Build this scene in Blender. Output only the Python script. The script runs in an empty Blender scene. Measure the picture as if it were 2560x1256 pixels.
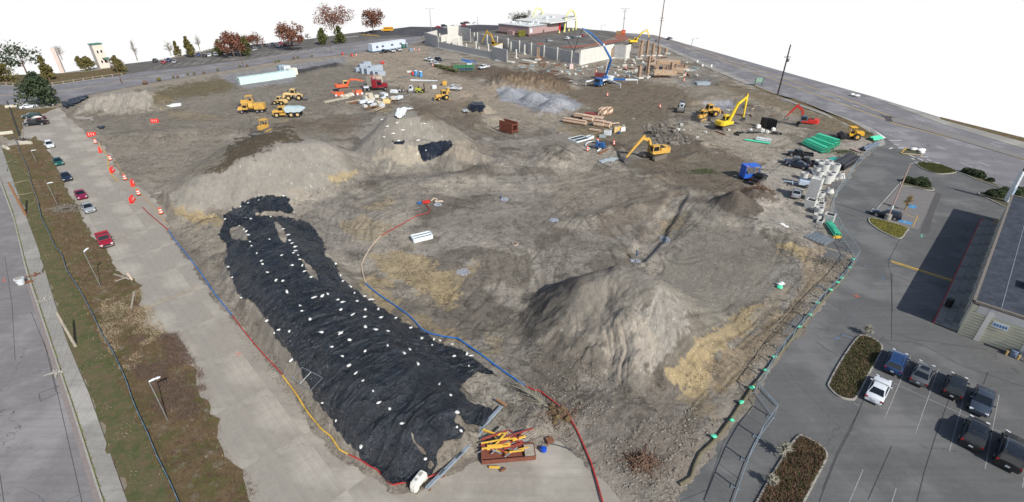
import bpy, bmesh, math, random
import numpy as np
from mathutils import Vector
random.seed(7)
R = math.radians
sc = bpy.context.scene
COL = sc.collection
# ---------------- camera, world, sun, exposure ----------------
FPX = 1257.0; TH = math.atan(728 / 1257); CH = 42.0
cam = bpy.data.cameras.new('camera'); co = bpy.data.objects.new('camera', cam); COL.objects.link(co)
co.location = (0, 0, CH); co.rotation_euler = (math.pi / 2 - TH, 0, 0)
cam.sensor_width = 36; cam.lens = 36 * FPX / 2560; cam.clip_end = 3000; cam.clip_start = .5
sc.camera = co
SUN_AZ = -51.3; SUN_EL = 38.0
w = bpy.data.worlds.new('World'); sc.world = w; w.use_nodes = True
nt = w.node_tree; nt.nodes.clear()
sky = nt.nodes.new('ShaderNodeTexSky'); sky.sky_type = 'NISHITA'; sky.sun_disc = False
sky.sun_elevation = R(SUN_EL); sky.sun_rotation = R(90 - SUN_AZ)
b1 = nt.nodes.new('ShaderNodeBackground'); b1.inputs[1].default_value = .11
b2 = nt.nodes.new('ShaderNodeBackground'); b2.inputs[0].default_value = (1, 1, 1, 1); b2.inputs[1].default_value = 1.0
tc = nt.nodes.new('ShaderNodeTexCoord'); sx = nt.nodes.new('ShaderNodeSeparateXYZ')
mr = nt.nodes.new('ShaderNodeMapRange'); mr.interpolation_type = 'SMOOTHSTEP'
mr.inputs[1].default_value = 0.0; mr.inputs[2].default_value = .45; mr.inputs[3].default_value = 1; mr.inputs[4].default_value = 0
mx = nt.nodes.new('ShaderNodeMixShader'); wo = nt.nodes.new('ShaderNodeOutputWorld')
L = nt.links.new
L(tc.outputs['Generated'], sx.inputs[0]); L(sx.outputs[2], mr.inputs[0]); L(mr.outputs[0], mx.inputs[0])
L(sky.outputs[0], b1.inputs[0]); L(b1.outputs[0], mx.inputs[1]); L(b2.outputs[0], mx.inputs[2]); L(mx.outputs[0], wo.inputs[0])
sl = bpy.data.lights.new('sun', 'SUN'); sl.energy = 4.6; sl.angle = R(.55); sl.color = (1, .965, .9)
so = bpy.data.objects.new('sun', sl); COL.objects.link(so)
sv = Vector((math.cos(R(SUN_AZ)) * math.cos(R(SUN_EL)), math.sin(R(SUN_AZ)) * math.cos(R(SUN_EL)), math.sin(R(SUN_EL))))
so.rotation_euler = sv.to_track_quat('Z', 'Y').to_euler(); so.location = (60, -60, 80)
vs = sc.view_settings; vs.view_transform = 'Standard'; vs.look = 'None'; vs.exposure = 0.0; vs.gamma = 1; vs.use_curve_mapping = False
sc.cycles.max_bounces = 5; sc.cycles.diffuse_bounces = 2; sc.cycles.glossy_bounces = 2; sc.cycles.transmission_bounces = 2
sc.cycles.use_denoising = True; sc.cycles.use_adaptive_sampling = True
# ---------------- survey: photograph pixel <-> place on the ground ----------------
CT, ST = math.cos(TH), math.sin(TH)
def P(px, py, z=0.0):
 u = 628 - py; r = (px - 1280, FPX * CT + u * ST, -FPX * ST + u * CT); t = (z - CH) / r[2]
 return (r[0] * t, r[1] * t)
def proj(x, y, z):
 d = y * CT - (z - CH) * ST; v = y * ST + (z - CH) * CT
 return 1280 + FPX * x / d, 628 - FPX * v / d
def hgt(top, base, z0=0.0):       # height of a vertical thing from its top and base
 b = P(base[0], base[1], z0); lo, hi = z0, 41.9; Db = math.hypot(*b)
 for _ in range(40):
  m = (lo + hi) / 2
  if math.hypot(*P(top[0], top[1], m)) > Db: lo = m
  else: hi = m
 return lo - z0
def lin(c): c /= 255.; return c / 12.92 if c <= .04045 else ((c + .055) / 1.055) ** 2.4
KA = 1.0
def A(r, g, b, k=None):           # daylight colour in the photograph -> base colour
 k = k or KA; return tuple(min(.85, lin(v) / k) for v in (r, g, b))
# ---------------- numpy noise ----------------
def _h(i, j, s):
 n = (i * 374761393 + j * 668265263 + s * 974634777) & 0xffffffff
 n = ((n ^ (n >> 13)) * 1274126177) & 0xffffffff
 return ((n ^ (n >> 16)) & 0xffff) / 65535.0
def vn(x, y, s=0):
 x = np.asarray(x, float); y = np.asarray(y, float)
 i = np.floor(x).astype(np.int64); j = np.floor(y).astype(np.int64); u = x - i; v = y - j
 u = u * u * (3 - 2 * u); v = v * v * (3 - 2 * v)
 a = _h(i, j, s); b = _h(i + 1, j, s); c = _h(i, j + 1, s); d = _h(i + 1, j + 1, s)
 return (a + (b - a) * u) * (1 - v) + (c + (d - c) * u) * v
def fbm(x, y, f=1.0, o=4, s=0, g=.5):
 t = 0; a = 1; n = 0
 for k in range(o): t = t + a * vn(x * f + 13.7 * k, y * f - 7.1 * k, s + k); n += a; a *= g; f *= 2.03
 return t / n
def inpoly(px, py, poly):
 r = np.zeros(np.shape(px), bool); n = len(poly)
 for i in range(n):
  x1, y1 = poly[i]; x2, y2 = poly[(i + 1) % n]
  if y1 == y2: continue
  c = ((y1 > py) != (y2 > py)) & (px < (x2 - x1) * (py - y1) / (y2 - y1) + x1); r ^= c
 return r
def dpoly(px, py, poly, closed=True):
 d = np.full(np.shape(px), 1e9); n = len(poly)
 for i in range(n if closed else n - 1):
  x1, y1 = poly[i]; x2, y2 = poly[(i + 1) % n]; ex, ey = x2 - x1, y2 - y1; q = ex * ex + ey * ey + 1e-9
  t = np.clip(((px - x1) * ex + (py - y1) * ey) / q, 0, 1)
  d = np.minimum(d, np.hypot(px - x1 - t * ex, py - y1 - t * ey))
 return d
def sdp(px, py, poly):            # signed: positive inside
 xs = [p[0] for p in poly]; ys = [p[1] for p in poly]; m = 60
 out = np.full(np.shape(px), -1e3)
 k = (px > min(xs) - m) & (px < max(xs) + m) & (py > min(ys) - m) & (py < max(ys) + m)
 if k.any():
  a, b = px[k], py[k]; out[k] = np.where(inpoly(a, b, poly), 1, -1) * dpoly(a, b, poly)
 return out
# ---------------- relief of the site ----------------
# heaps: crest in photo pixels with its height, flat half width, slope
def crest(pts, yb=None, slope=.65, w=0.0, h=None, r=.8, amp=.25, hs=None):
 c = []; w *= 1.4; r *= 1.4
 for k, p in enumerate(pts):
  if hs: hh = hs[k] * 1.4
  elif h: hh = h
  else:
   Dg = math.hypot(*P(p[0], p[1])); Db = math.hypot(*P(p[0], yb[k] if isinstance(yb, (list, tuple)) else yb)); hh = max(.3, (Dg - Db) / (1 / slope + Dg / CH))
  x, y = P(p[0], p[1], hh); c.append((x, y, hh))
 return (c, slope, w, r, amp)
HEAPS = [
 crest([(650,562),(682,616),(723,683),(771,743),(875,845),(950,921),(1040,1005)], h=1, hs=[2.2,2.9,3.1,3.0,3.0,2.9,2.0], slope=.82, w=1.7, r=1.0, amp=.1),
 crest([(1425,770),(1480,700),(1560,680),(1625,708),(1650,735)], hs=[2.8,4.3,4.9,4.9,4.3], slope=.68, w=.6, r=.5, amp=.16),
 crest([(1500,800),(1560,770)], hs=[2.6,3.9], slope=.6, w=.8, amp=.3), crest([(1590,505)], hs=[1.1], slope=.7, amp=.3), crest([(1480,540),(1540,520)], hs=[.6,.5], slope=.4, amp=.7), crest([(1720,470),(1780,478)], hs=[.6,.5], slope=.5, amp=.8), crest([(1700,395),(1760,380)], hs=[.5,.6], slope=.5, amp=.9), crest([(1760,352)], hs=[.8], slope=.6, amp=.8), crest([(1600,450),(1660,430)], hs=[.5,.6], slope=.4, amp=.8), crest([(1900,265),(1960,285)], hs=[.8,.6], slope=.5, amp=.8),
 crest([(1010,247)], yb=430, slope=.74, r=.25, amp=.12), crest([(1010,330)], hs=[4.2], slope=.5, w=1.5, amp=.15),
 crest([(985,355),(1060,350)], yb=425, slope=.8, r=.5, w=.5),
 crest([(1140,360),(1200,385)], hs=[3.2,1.5], slope=.6, r=.8),
 crest([(440,470),(520,428),(620,385),(700,360),(770,352),(820,385)], hs=[1.6,4.2,5.5,5.8,5.2,3.0], slope=.6, w=.8, amp=.1),
 crest([(560,420),(660,350),(700,330)], hs=[2.0,2.6,1.5], slope=.4, w=2.5),
 crest([(250,238),(290,232),(345,228)], yb=283, slope=.6, w=1.0, amp=.5),
 crest([(1275,221)], yb=252, slope=.62, w=.2, amp=.1), crest([(1335,232)], yb=262, slope=.62, w=.4, amp=.15),
 crest([(1395,246)], yb=282, slope=.6, w=.3, amp=.15), crest([(1370,268)], hs=[1.2], slope=.5, w=1.0),
 crest([(1838,474)], yb=550, slope=.66, amp=.06, r=.4),
 crest([(1655,322),(1680,330)], yb=352, slope=.6, amp=.9), crest([(1940,268),(1955,272)], yb=288, slope=.5, amp=.6),
 crest([(1525,357)], yb=378, slope=.4, amp=.2), crest([(1385,380)], hs=[1.3], slope=.5, w=1.2, amp=.6),
 crest([(1260,187),(1310,182),(1360,190),(1405,205)], yb=226, slope=.5, w=.8, amp=.9),
 crest([(1190,262),(1205,262)], yb=285, slope=1.3, w=1.2, amp=.1), crest([(1215,290)], yb=318, slope=.3, w=1),
 crest([(930,448),(1060,452),(1180,430),(1280,385)], hs=[.5,.7,.7,.6], slope=.35, w=.6, amp=.35),
 crest([(270,338),(400,330),(560,322),(640,318)], hs=[.7,.9,.8,.5], slope=.3, w=1.2, amp=.3),
 crest([(1700,490),(1790,545),(1900,560),(1960,590),(1985,640)], hs=[.5,.5,.7,.7,.3], slope=.3, w=.5, amp=.3),
 crest([(1310,1010),(1350,1030),(1400,1040)], hs=[.5,.7,.4], slope=.4, w=.3, amp=.6),
 crest([(1560,1010),(1590,940)], hs=[.4,.5], slope=.15, w=1, amp=.3),
 crest([(520,560),(540,640)], hs=[.9,.7], slope=.35, w=.6, amp=.3),
 crest([(1880,480),(1905,478)], hs=[1.2,1.2], slope=.7, w=.4, amp=.5),
 crest([(1240,155),(1290,160)], hs=[.3,.3], slope=.3, w=.6),
 crest([(1620,200),(1700,205)], hs=[.5,.5], slope=.3, w=1, amp=.5),
 crest([(1790,235),(1850,240)], hs=[.8,.6], slope=.4, w=.6, amp=.6),
]
PITS = [([(1700,488),(1672,530),(1650,560),(1640,590),(1590,640)], 1.15, .6), ([(1700,535),(1660,590)], 1.3, .3), ([(1760,262),(1830,262)], 3.0, .8), ([(1735,205),(1770,210)], 2.5, .7), ([(1170,240)], 1.6, .7),
  ([(1640,180),(1600,172)], 2.5, 1.0), ([(930,700),(1000,735),(1060,760)], .5, .15)]
PITS = [([P(*q) for q in a], b * 1.4, c * 1.4) for a, b, c in PITS]
SITE = [(225,345),(250,352),(287,393),(318,444),(360,469),(408,514),(432,585),(500,680),(575,775),(640,850),(700,925),(745,1000),(800,1075),(868,1140),(940,1190),(985,1225),(1040,1225),(1110,1180),(1180,1150),(1400,1095),(1470,1150),(1530,1200),(1575,1256),(1600,1300),(1680,1256),(1662,1238),(1727,1197),(1760,1138),(1830,1056),(1882,968),(1941,892),(2020,795),(2053,745),(2128,637),(2062,618),(2073,541),(2073,514),(2090,480),(2112,452),(2130,424),(2158,392),(2195,358),(2160,330),(2120,308),(2060,277),(1990,247),(1934,238),(1879,213),(1779,167),(1745,158),(1700,137),(1655,117),(1588,96),(1540,92),(1400,140),(1180,95),(1060,90),(1030,118),(920,135),(860,140),(600,178),(420,212),(330,225),(190,248),(150,268),(185,300),(215,330)]
SITEW = [P(*p) for p in SITE]
def ground(x, y, fine=True):
 x = np.asarray(x, float); y = np.asarray(y, float)
 wx = x + (fbm(x, y, .22, 3, 5) - .5) * 2.2; wy = y + (fbm(x, y, .22, 3, 9) - .5) * 2.2
 z = (fbm(x, y, .07, 3, 1) - .5) * .5 + (fbm(x, y, .5, 4, 2) - .5) * .22
 n2 = fbm(x, y, .8, 4, 3) - .5
 rid = 1 - np.abs(fbm(x, y, .55, 4, 21) * 2 - 1)
 for c, s, wd, r, amp in HEAPS:
  m = 20
  k = (x > min(p[0] for p in c) - m) & (x < max(p[0] for p in c) + m) & (y > min(p[1] for p in c) - m) & (y < max(p[1] for p in c) + m)
  if not k.any(): continue
  X, Y = wx[k], wy[k]; best = np.full(X.shape, -9.)
  segs = list(zip(c[:-1], c[1:])) if len(c) > 1 else [(c[0], c[0])]
  for a, b in segs:
   ex, ey = b[0] - a[0], b[1] - a[1]; q = ex * ex + ey * ey
   t = np.clip(((X - a[0]) * ex + (Y - a[1]) * ey) / q, 0, 1) if q > 1e-6 else 0 * X
   d = np.hypot(X - a[0] - t * ex, Y - a[1] - t * ey); d = np.maximum(0, d - wd)
   hc = a[2] + (b[2] - a[2]) * t
   shade_steep = 1 + (.32 if .6 < s < .8 else 0) * np.maximum(0, -(math.cos(R(SUN_AZ)) * (X - a[0] - t * ex) + math.sin(R(SUN_AZ)) * (Y - a[1] - t * ey)) / (d + wd + .3))  # sides turned from the sun shaped steeper so they fall into shade
   best = np.maximum(best, hc - s * shade_steep * (np.sqrt(d * d + r * r) - r))
   ang = np.arctan2(Y - a[1] - t * ey, X - a[0] - t * ex); G = t * math.sqrt(q) + ang * 2.6
   if a is segs[0][0]: gl = G; bd = d; dm = d
   else: cl_ = d < dm; gl = np.where(cl_, G + 3, gl); dm = np.minimum(dm, d)
  gr = 1 - np.abs(vn(gl * 1.1, dm * .12, 51) * 2 - 1); gr2 = 1 - np.abs(vn(gl * 2.7, dm * .25, 52) * 2 - 1)
  best = best + np.clip(best, 0, 2.2) * amp * (n2[k] * .9 - (rid[k] - .6) * .45) - np.clip(best / 2, 0, 1) * np.clip(dm / 1.5, 0, 1) * min(1, amp * 4) * (.30 * gr ** 3 + .12 * gr2 ** 2)
  z[k] = np.log(np.exp(np.clip(z[k], -5, 9) * 4) + np.exp(np.clip(best, -5, 9) * 4)) / 4
 for c, wd, dp in PITS:
  d = dpoly(x, y, c, False) if len(c) > 1 else np.hypot(x - c[0][0], y - c[0][1])
  z = z - dp / (1 + np.exp((d - wd) * 5))
 e = np.clip(sdp(x, y, SITEW) / 1.5, 0, 1)
 z = z * e + .012 + .1 * np.clip(n2 + .1, -.05, 1) * (1 - e)
 if fine:
  z = z + e * ((fbm(x, y, 2.3, 3, 31) - .5) * .10 + (vn(x * 7, y * 7, 4) - .5) * .03)
 return z
def gz(x, y): return float(ground(np.array([x]), np.array([y]), False)[0])
def hit(px, py, surf=None):       # first meeting of a sight line with the relief
 t = np.linspace(0.25, 1.02, 700); g = P(px, py, 0)
 X = g[0] * t; Y = g[1] * t; Z = CH * (1 - t); H = ground(X, Y, False)
 k = np.argmax(Z < H) if (Z < H).any() else 649
 return X[k], Y[k], H[k]
# ---------------- mesh helper ----------------
class MB:
 def __init__(s): s.v = []; s.f = []; s.m = []; s.cm = 0
 def add(s, vs, fs):
  o = len(s.v); s.v += [tuple(v) for v in vs]; s.f += [tuple(i + o for i in f) for f in fs]; s.m += [s.cm] * len(fs); return s
 def mat(s, i): s.cm = i; return s
 def box(s, c, d, rz=0, taper=1.0, ry=0, ty=None):
  x, y, z = [q / 2 for q in d]; ty = taper if ty is None else ty; o = []
  for k in (-1, 1):
   f = taper if k > 0 else 1; g = ty if k > 0 else 1
   for i, j in ((-1, -1), (1, -1), (1, 1), (-1, 1)):
    a, b_, e = i * x * f, j * y * g, k * z
    if ry: a, e = a * math.cos(ry) + e * math.sin(ry), -a * math.sin(ry) + e * math.cos(ry)
    o.append((c[0] + a * math.cos(rz) - b_ * math.sin(rz), c[1] + a * math.sin(rz) + b_ * math.cos(rz), c[2] + e))
  return s.add(o, [(0, 3, 2, 1), (4, 5, 6, 7), (0, 1, 5, 4), (1, 2, 6, 5), (2, 3, 7, 6), (3, 0, 4, 7)])
 def bar(s, a, b, wd, ht=None, w2=None, h2=None):
  a = Vector(a); b = Vector(b); d = (b - a).normalized(); up = Vector((0, 0, 1)) if abs(d.z) < .95 else Vector((1, 0, 0))
  r = d.cross(up).normalized(); u = r.cross(d).normalized(); ht = ht or wd; w2 = w2 or wd; h2 = h2 or ht; o = []
  for p, ww, hh in ((a, wd, ht), (b, w2, h2)):
   for i, j in ((-1, -1), (1, -1), (1, 1), (-1, 1)): o.append(p + r * (i * ww / 2) + u * (j * hh / 2))
  return s.add(o, [(0, 1, 2, 3), (7, 6, 5, 4), (0, 4, 5, 1), (1, 5, 6, 2), (2, 6, 7, 3), (3, 7, 4, 0)])
 def tube(s, pts, r, n=8, cap=True, r2=None):
  pts = [Vector(p) for p in pts]; rings = []; N = len(pts)
  for i, p in enumerate(pts):
   d = (pts[min(i + 1, N - 1)] - pts[max(i - 1, 0)]).normalized(); up = Vector((0, 0, 1)) if abs(d.z) < .9 else Vector((1, 0, 0))
   a = d.cross(up).normalized(); b = a.cross(d); rr = r if r2 is None else r + (r2 - r) * i / max(1, N - 1)
   if isinstance(r, (list, tuple)): rr = r[i]
   rings.append([p + (a * math.cos(2 * math.pi * k / n) + b * math.sin(2 * math.pi * k / n)) * rr for k in range(n)])
  return s.loft(rings, cap)
 def loft(s, rings, cap=True):
  n = len(rings[0]); vs = [v for r in rings for v in r]; fs = []
  for i in range(len(rings) - 1):
   for k in range(n): fs.append((i * n + k, i * n + (k + 1) % n, (i + 1) * n + (k + 1) % n, (i + 1) * n + k))
  if cap: fs.append(tuple(range(n))[::-1]); fs.append(tuple((len(rings) - 1) * n + k for k in range(n)))
  return s.add(vs, fs)
 def cyl(s, c, r, h, n=12, axis='z', r2=None):
  r2 = r if r2 is None else r2; o = []
  for k, rr in ((-.5, r), (.5, r2)):
   for i in range(n):
    a = 2 * math.pi * i / n; p, q = rr * math.cos(a), rr * math.sin(a)
    o.append((c[0] + p, c[1] + q, c[2] + k * h) if axis == 'z' else (c[0] + p, c[1] - k * h, c[2] + q) if axis == 'y' else (c[0] + k * h, c[1] + p, c[2] + q))
  return s.add(o, [tuple(range(n))[::-1], tuple(range(n, 2 * n))] + [(i, (i + 1) % n, n + (i + 1) % n, n + i) for i in range(n)])
 def prism(s, poly, z0, z1, rev=False):
  n = len(poly); vs = [(p[0], p[1], z0) for p in poly] + [(p[0], p[1], z1) for p in poly]
  return s.add(vs, [tuple(range(n))[::-1], tuple(range(n, 2 * n))] + [(i, (i + 1) % n, n + (i + 1) % n, n + i) for i in range(n)])
 def side(s, poly, y0, y1):        # polygon in x,z pushed along y
  n = len(poly); vs = [(p[0], y0, p[1]) for p in poly] + [(p[0], y1, p[1]) for p in poly]
  return s.add(vs, [tuple(range(n)), tuple(range(n, 2 * n))[::-1]] + [(i, n + i, n + (i + 1) % n, (i + 1) % n) for i in range(n)])
 def blob(s, c, r, n=7, m=5, jit=.15, sd=0):
  rnd = random.Random(sd); vs = [(c[0], c[1], c[2] - r[2])]
  for j in range(1, m):
   t = math.pi * j / m
   for i in range(n):
    a = 2 * math.pi * (i + .5 * (j % 2)) / n; q = 1 + rnd.uniform(-jit, jit)
    vs.append((c[0] + r[0] * math.sin(t) * math.cos(a) * q, c[1] + r[1] * math.sin(t) * math.sin(a) * q, c[2] - r[2] * math.cos(t) * q))
  vs.append((c[0], c[1], c[2] + r[2])); fs = [(0, 1 + (i + 1) % n, 1 + i) for i in range(n)]
  for j in range(m - 2):
   for i in range(n): fs.append((1 + j * n + i, 1 + j * n + (i + 1) % n, 1 + (j + 1) * n + (i + 1) % n, 1 + (j + 1) * n + i))
  T = len(vs) - 1; fs += [(T, 1 + (m - 2) * n + i, 1 + (m - 2) * n + (i + 1) % n) for i in range(n)]
  return s.add(vs, fs)
 def quad(s, a, b, c, d): return s.add([a, b, c, d], [(0, 1, 2, 3)])
 def mesh(s, name, mat, smooth=None):
  me = bpy.data.meshes.new(name); me.from_pydata(s.v, [], s.f)
  for q in (mat if isinstance(mat, (list, tuple)) else [mat]): me.materials.append(q)
  if isinstance(mat, (list, tuple)) and len(mat) > 1: me.polygons.foreach_set('material_index', s.m)
  me.update()
  if smooth: me.polygons.foreach_set('use_smooth', [True] * len(me.polygons)); me.set_sharp_from_angle(angle=R(smooth))
  return me
 def build(s, name, mat, parent=None, smooth=None, bevel=0):
  o = bpy.data.objects.new(name, s.mesh(name, mat, smooth)); COL.objects.link(o)
  if parent: o.parent = parent
  if bevel:
   bm = bmesh.new(); bm.from_mesh(o.data); bmesh.ops.bevel(bm, geom=bm.edges[:], offset=bevel, segments=2, affect='EDGES', clamp_overlap=True); bm.to_mesh(o.data); bm.free()
  return o
def tag(o, label=None, cat=None, group=None, kind=None):
 if label: o['label'] = label
 if cat: o['category'] = cat
 if group: o['group'] = group
 if kind: o['kind'] = kind
 return o
def empty(name, loc=(0, 0, 0), rz=0, label=None, cat=None, group=None):
 o = bpy.data.objects.new(name, None); COL.objects.link(o); o.location = loc; o.rotation_euler = (0, 0, rz); o.empty_display_size = .3
 return tag(o, label, cat, group)
KIDS = {}
def copy_tree(o, parent=None):
 c = o.copy(); COL.objects.link(c)
 if parent: c.parent = parent
 for ch in kids(o): copy_tree(ch, c)
 return c
def kids(o):
 k = o.name
 if k not in KIDS: KIDS[k] = [c for c in COL.objects if c.parent == o]
 return KIDS[k]
def place(px, py, z=None, zo=0.0):
 if z is None: x, y, z = hit(px, py)
 else: x, y = P(px, py, z)
 return (x, y, z + zo)
def head(a, b, z=0):
 p, q = P(a[0], a[1], z), P(b[0], b[1], z); return math.atan2(q[1] - p[1], q[0] - p[0])
# ---------------- materials ----------------
MATS = {}
def mat(name, col, rough=.7, metal=0, var=.15, scale=3.0, bump=0, bscale=20., spec=.5, col2=None, thr=None, coat=0, dirt=0):
 if name in MATS: return MATS[name]
 m = bpy.data.materials.new(name); MATS[name] = m; m.use_nodes = True; n = m.node_tree; b = n.nodes['Principled BSDF']; l = n.links.new
 b.inputs['Roughness'].default_value = rough; b.inputs['Metallic'].default_value = metal; b.inputs['Specular IOR Level'].default_value = spec
 b.inputs['Coat Weight'].default_value = coat; b.inputs['Coat Roughness'].default_value = .08
 t = n.nodes.new('ShaderNodeTexCoord'); no = n.nodes.new('ShaderNodeTexNoise'); no.inputs['Scale'].default_value = scale; no.inputs['Detail'].default_value = 6; no.inputs['Roughness'].default_value = .65
 l(t.outputs['Object'], no.inputs['Vector'])
 r = n.nodes.new('ShaderNodeValToRGB'); r.color_ramp.elements[0].position = (thr[0] if thr else .3); r.color_ramp.elements[1].position = (thr[1] if thr else .7)
 c2 = col2 or tuple(min(.9, c * (1 + var)) for c in col); c1 = col if col2 else tuple(c * (1 - var) for c in col)
 r.color_ramp.elements[0].color = (*c1, 1); r.color_ramp.elements[1].color = (*c2, 1)
 l(no.outputs['Fac'], r.inputs[0]); out = r.outputs[0]
 if dirt:
  n2 = n.nodes.new('ShaderNodeTexNoise'); n2.inputs['Scale'].default_value = 2.3; n2.inputs['Detail'].default_value = 8; n2.inputs['Roughness'].default_value = .75; l(t.outputs['Object'], n2.inputs['Vector'])
  mr_ = n.nodes.new('ShaderNodeMapRange'); mr_.inputs[1].default_value = .62 - dirt * .3; mr_.inputs[2].default_value = .8 - dirt * .2; l(n2.outputs['Fac'], mr_.inputs[0])
  mi = n.nodes.new('ShaderNodeMix'); mi.data_type = 'RGBA'; mi.inputs[7].default_value = (.17, .145, .115, 1); l(mr_.outputs[0], mi.inputs[0]); l(out, mi.inputs[6]); out = mi.outputs[2]
 l(out, b.inputs['Base Color'])
 if bump:
  nb = n.nodes.new('ShaderNodeTexNoise'); nb.inputs['Scale'].default_value = bscale; nb.inputs['Detail'].default_value = 5; l(t.outputs['Object'], nb.inputs['Vector'])
  bu = n.nodes.new('ShaderNodeBump'); bu.inputs['Strength'].default_value = bump; bu.inputs['Distance'].default_value = .05; l(nb.outputs['Fac'], bu.inputs['Height']); l(bu.outputs[0], b.inputs['Normal'])
 return m
class NT:                         # small node builder
 def __init__(s, name, rough=.85, spec=.3):
  s.m = bpy.data.materials.new(name); s.m.use_nodes = True; s.n = s.m.node_tree; s.b = s.n.nodes['Principled BSDF']
  s.b.inputs['Roughness'].default_value = rough; s.b.inputs['Specular IOR Level'].default_value = spec
  s.co = s.n.nodes.new('ShaderNodeTexCoord').outputs['Object']
 def L(s, a, b): s.n.links.new(a, b)
 def _in(s, sock, v):
  if v is None: return
  if isinstance(v, bpy.types.NodeSocket): s.L(v, sock)
  else: sock.default_value = v
 def noise(s, sc_, det=5, ro=.6, vec=None, dist=0):
  t = s.n.nodes.new('ShaderNodeTexNoise'); t.inputs['Scale'].default_value = sc_; t.inputs['Detail'].default_value = det; t.inputs['Roughness'].default_value = ro; t.inputs['Distortion'].default_value = dist
  s.L(vec or s.co, t.inputs['Vector']); return t.outputs['Fac']
 def ncol(s, sc_):
  t = s.n.nodes.new('ShaderNodeTexNoise'); t.inputs['Scale'].default_value = sc_; s.L(s.co, t.inputs['Vector']); return t.outputs['Color']
 def vor(s, sc_, feat='F1', vec=None, out='Distance', rnd=1):
  t = s.n.nodes.new('ShaderNodeTexVoronoi'); t.feature = feat; t.inputs['Scale'].default_value = sc_; t.inputs['Randomness'].default_value = rnd; s.L(vec or s.co, t.inputs['Vector']); return t.outputs[out]
 def rng(s, v, a, b, c=0., d=1.):
  t = s.n.nodes.new('ShaderNodeMapRange'); s._in(t.inputs[0], v)
  for i, q in enumerate((a, b, c, d)): t.inputs[i + 1].default_value = q
  return t.outputs[0]
 def mth(s, op, a, b=None):
  t = s.n.nodes.new('ShaderNodeMath'); t.operation = op; s._in(t.inputs[0], a); s._in(t.inputs[1], b); return t.outputs[0]
 def mix(s, f, a, b, mode='MIX'):
  t = s.n.nodes.new('ShaderNodeMix'); t.data_type = 'RGBA'; t.blend_type = mode; s._in(t.inputs[0], f)
  for i, q in ((6, a), (7, b)): s._in(t.inputs[i], (*q, 1) if isinstance(q, tuple) and len(q) == 3 else q)
  return t.outputs[2]
 def warp(s, sc_, amt, vec=None):
  a = s.n.nodes.new('ShaderNodeVectorMath'); a.operation = 'SCALE'; s.L(s.ncol(sc_), a.inputs[0]); a.inputs[3].default_value = amt
  b = s.n.nodes.new('ShaderNodeVectorMath'); s.L(vec or s.co, b.inputs[0]); s.L(a.outputs[0], b.inputs[1]); return b.outputs[0]
 def map(s, scale=(1, 1, 1), rot=(0, 0, 0)):
  t = s.n.nodes.new('ShaderNodeMapping'); t.inputs['Scale'].default_value = scale; t.inputs['Rotation'].default_value = rot; s.L(s.co, t.inputs[0]); return t.outputs[0]
 def bump(s, h, st=.5, dist=.05, prev=None):
  t = s.n.nodes.new('ShaderNodeBump'); t.inputs['Strength'].default_value = st; t.inputs['Distance'].default_value = dist; s.L(h, t.inputs['Height'])
  if prev: s.L(prev, t.inputs['Normal'])
  return t.outputs[0]
 def done(s, col=None, nrm=None, rough=None):
  if col is not None: s._in(s.b.inputs['Base Color'], (*col, 1) if isinstance(col, tuple) and len(col) == 3 else col)
  if nrm is not None: s.L(nrm, s.b.inputs['Normal'])
  if rough is not None: s._in(s.b.inputs['Roughness'], rough)
  return s.m
def paving(name, c1, c2, crack=(.03, .03, .03), cs=.12, speck=60, amt=.5, rot=0, wear=.3, streak=None):
 t = NT(name, .9, .25); n1 = t.noise(.18, 7, .65); n2 = t.noise(2.2, 6, .7); n3 = t.noise(speck, 2, .8)
 c = t.mix(t.rng(n1, .3, .7), c1, c2); c = t.mix(t.rng(n2, .35, .75, 0, wear), c, tuple(v * 1.45 for v in c2))
 c = t.mix(t.rng(n3, .3, .7, .0, .55), c, tuple(v * .35 for v in c1), 'MIX')
 c = t.mix(t.rng(t.noise(.42, 9, .8), .56, .76, 0, .5), c, tuple(v * .6 for v in c1)); c = t.mix(t.rng(t.noise(.09, 4, .6), .5, .62, 0, .4), c, tuple(v * 1.3 for v in c2))
 st = t.noise(1.0, 6, .7, t.map((.06, 1.6, 1), (0, 0, rot))); c = t.mix(t.rng(st, .45, .75, 0, .4), c, tuple(v * .62 for v in c1))
 w1 = t.warp(.8, 1.6); e = t.vor(cs, 'DISTANCE_TO_EDGE', w1); k = t.rng(e, 0, .0035, 1, 0); k = t.mth('MULTIPLY', k, t.rng(t.noise(.11, 3), .42, .55))
 e2 = t.vor(cs * 9, 'DISTANCE_TO_EDGE', t.warp(4, .35)); k2 = t.mth('MULTIPLY', t.rng(e2, 0, .02, 1, 0), t.rng(t.noise(.25, 4), .55, .66)); k = t.mth('MAXIMUM', k, t.mth('MULTIPLY', k2, .6))
 c = t.mix(t.mth('MULTIPLY', k, amt + .3), c, crack)
 h = t.mth('ADD', t.mth('MULTIPLY', n3, .3), t.mth('MULTIPLY', k, -1.)); return t.done(c, t.bump(h, .5, .02))
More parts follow.
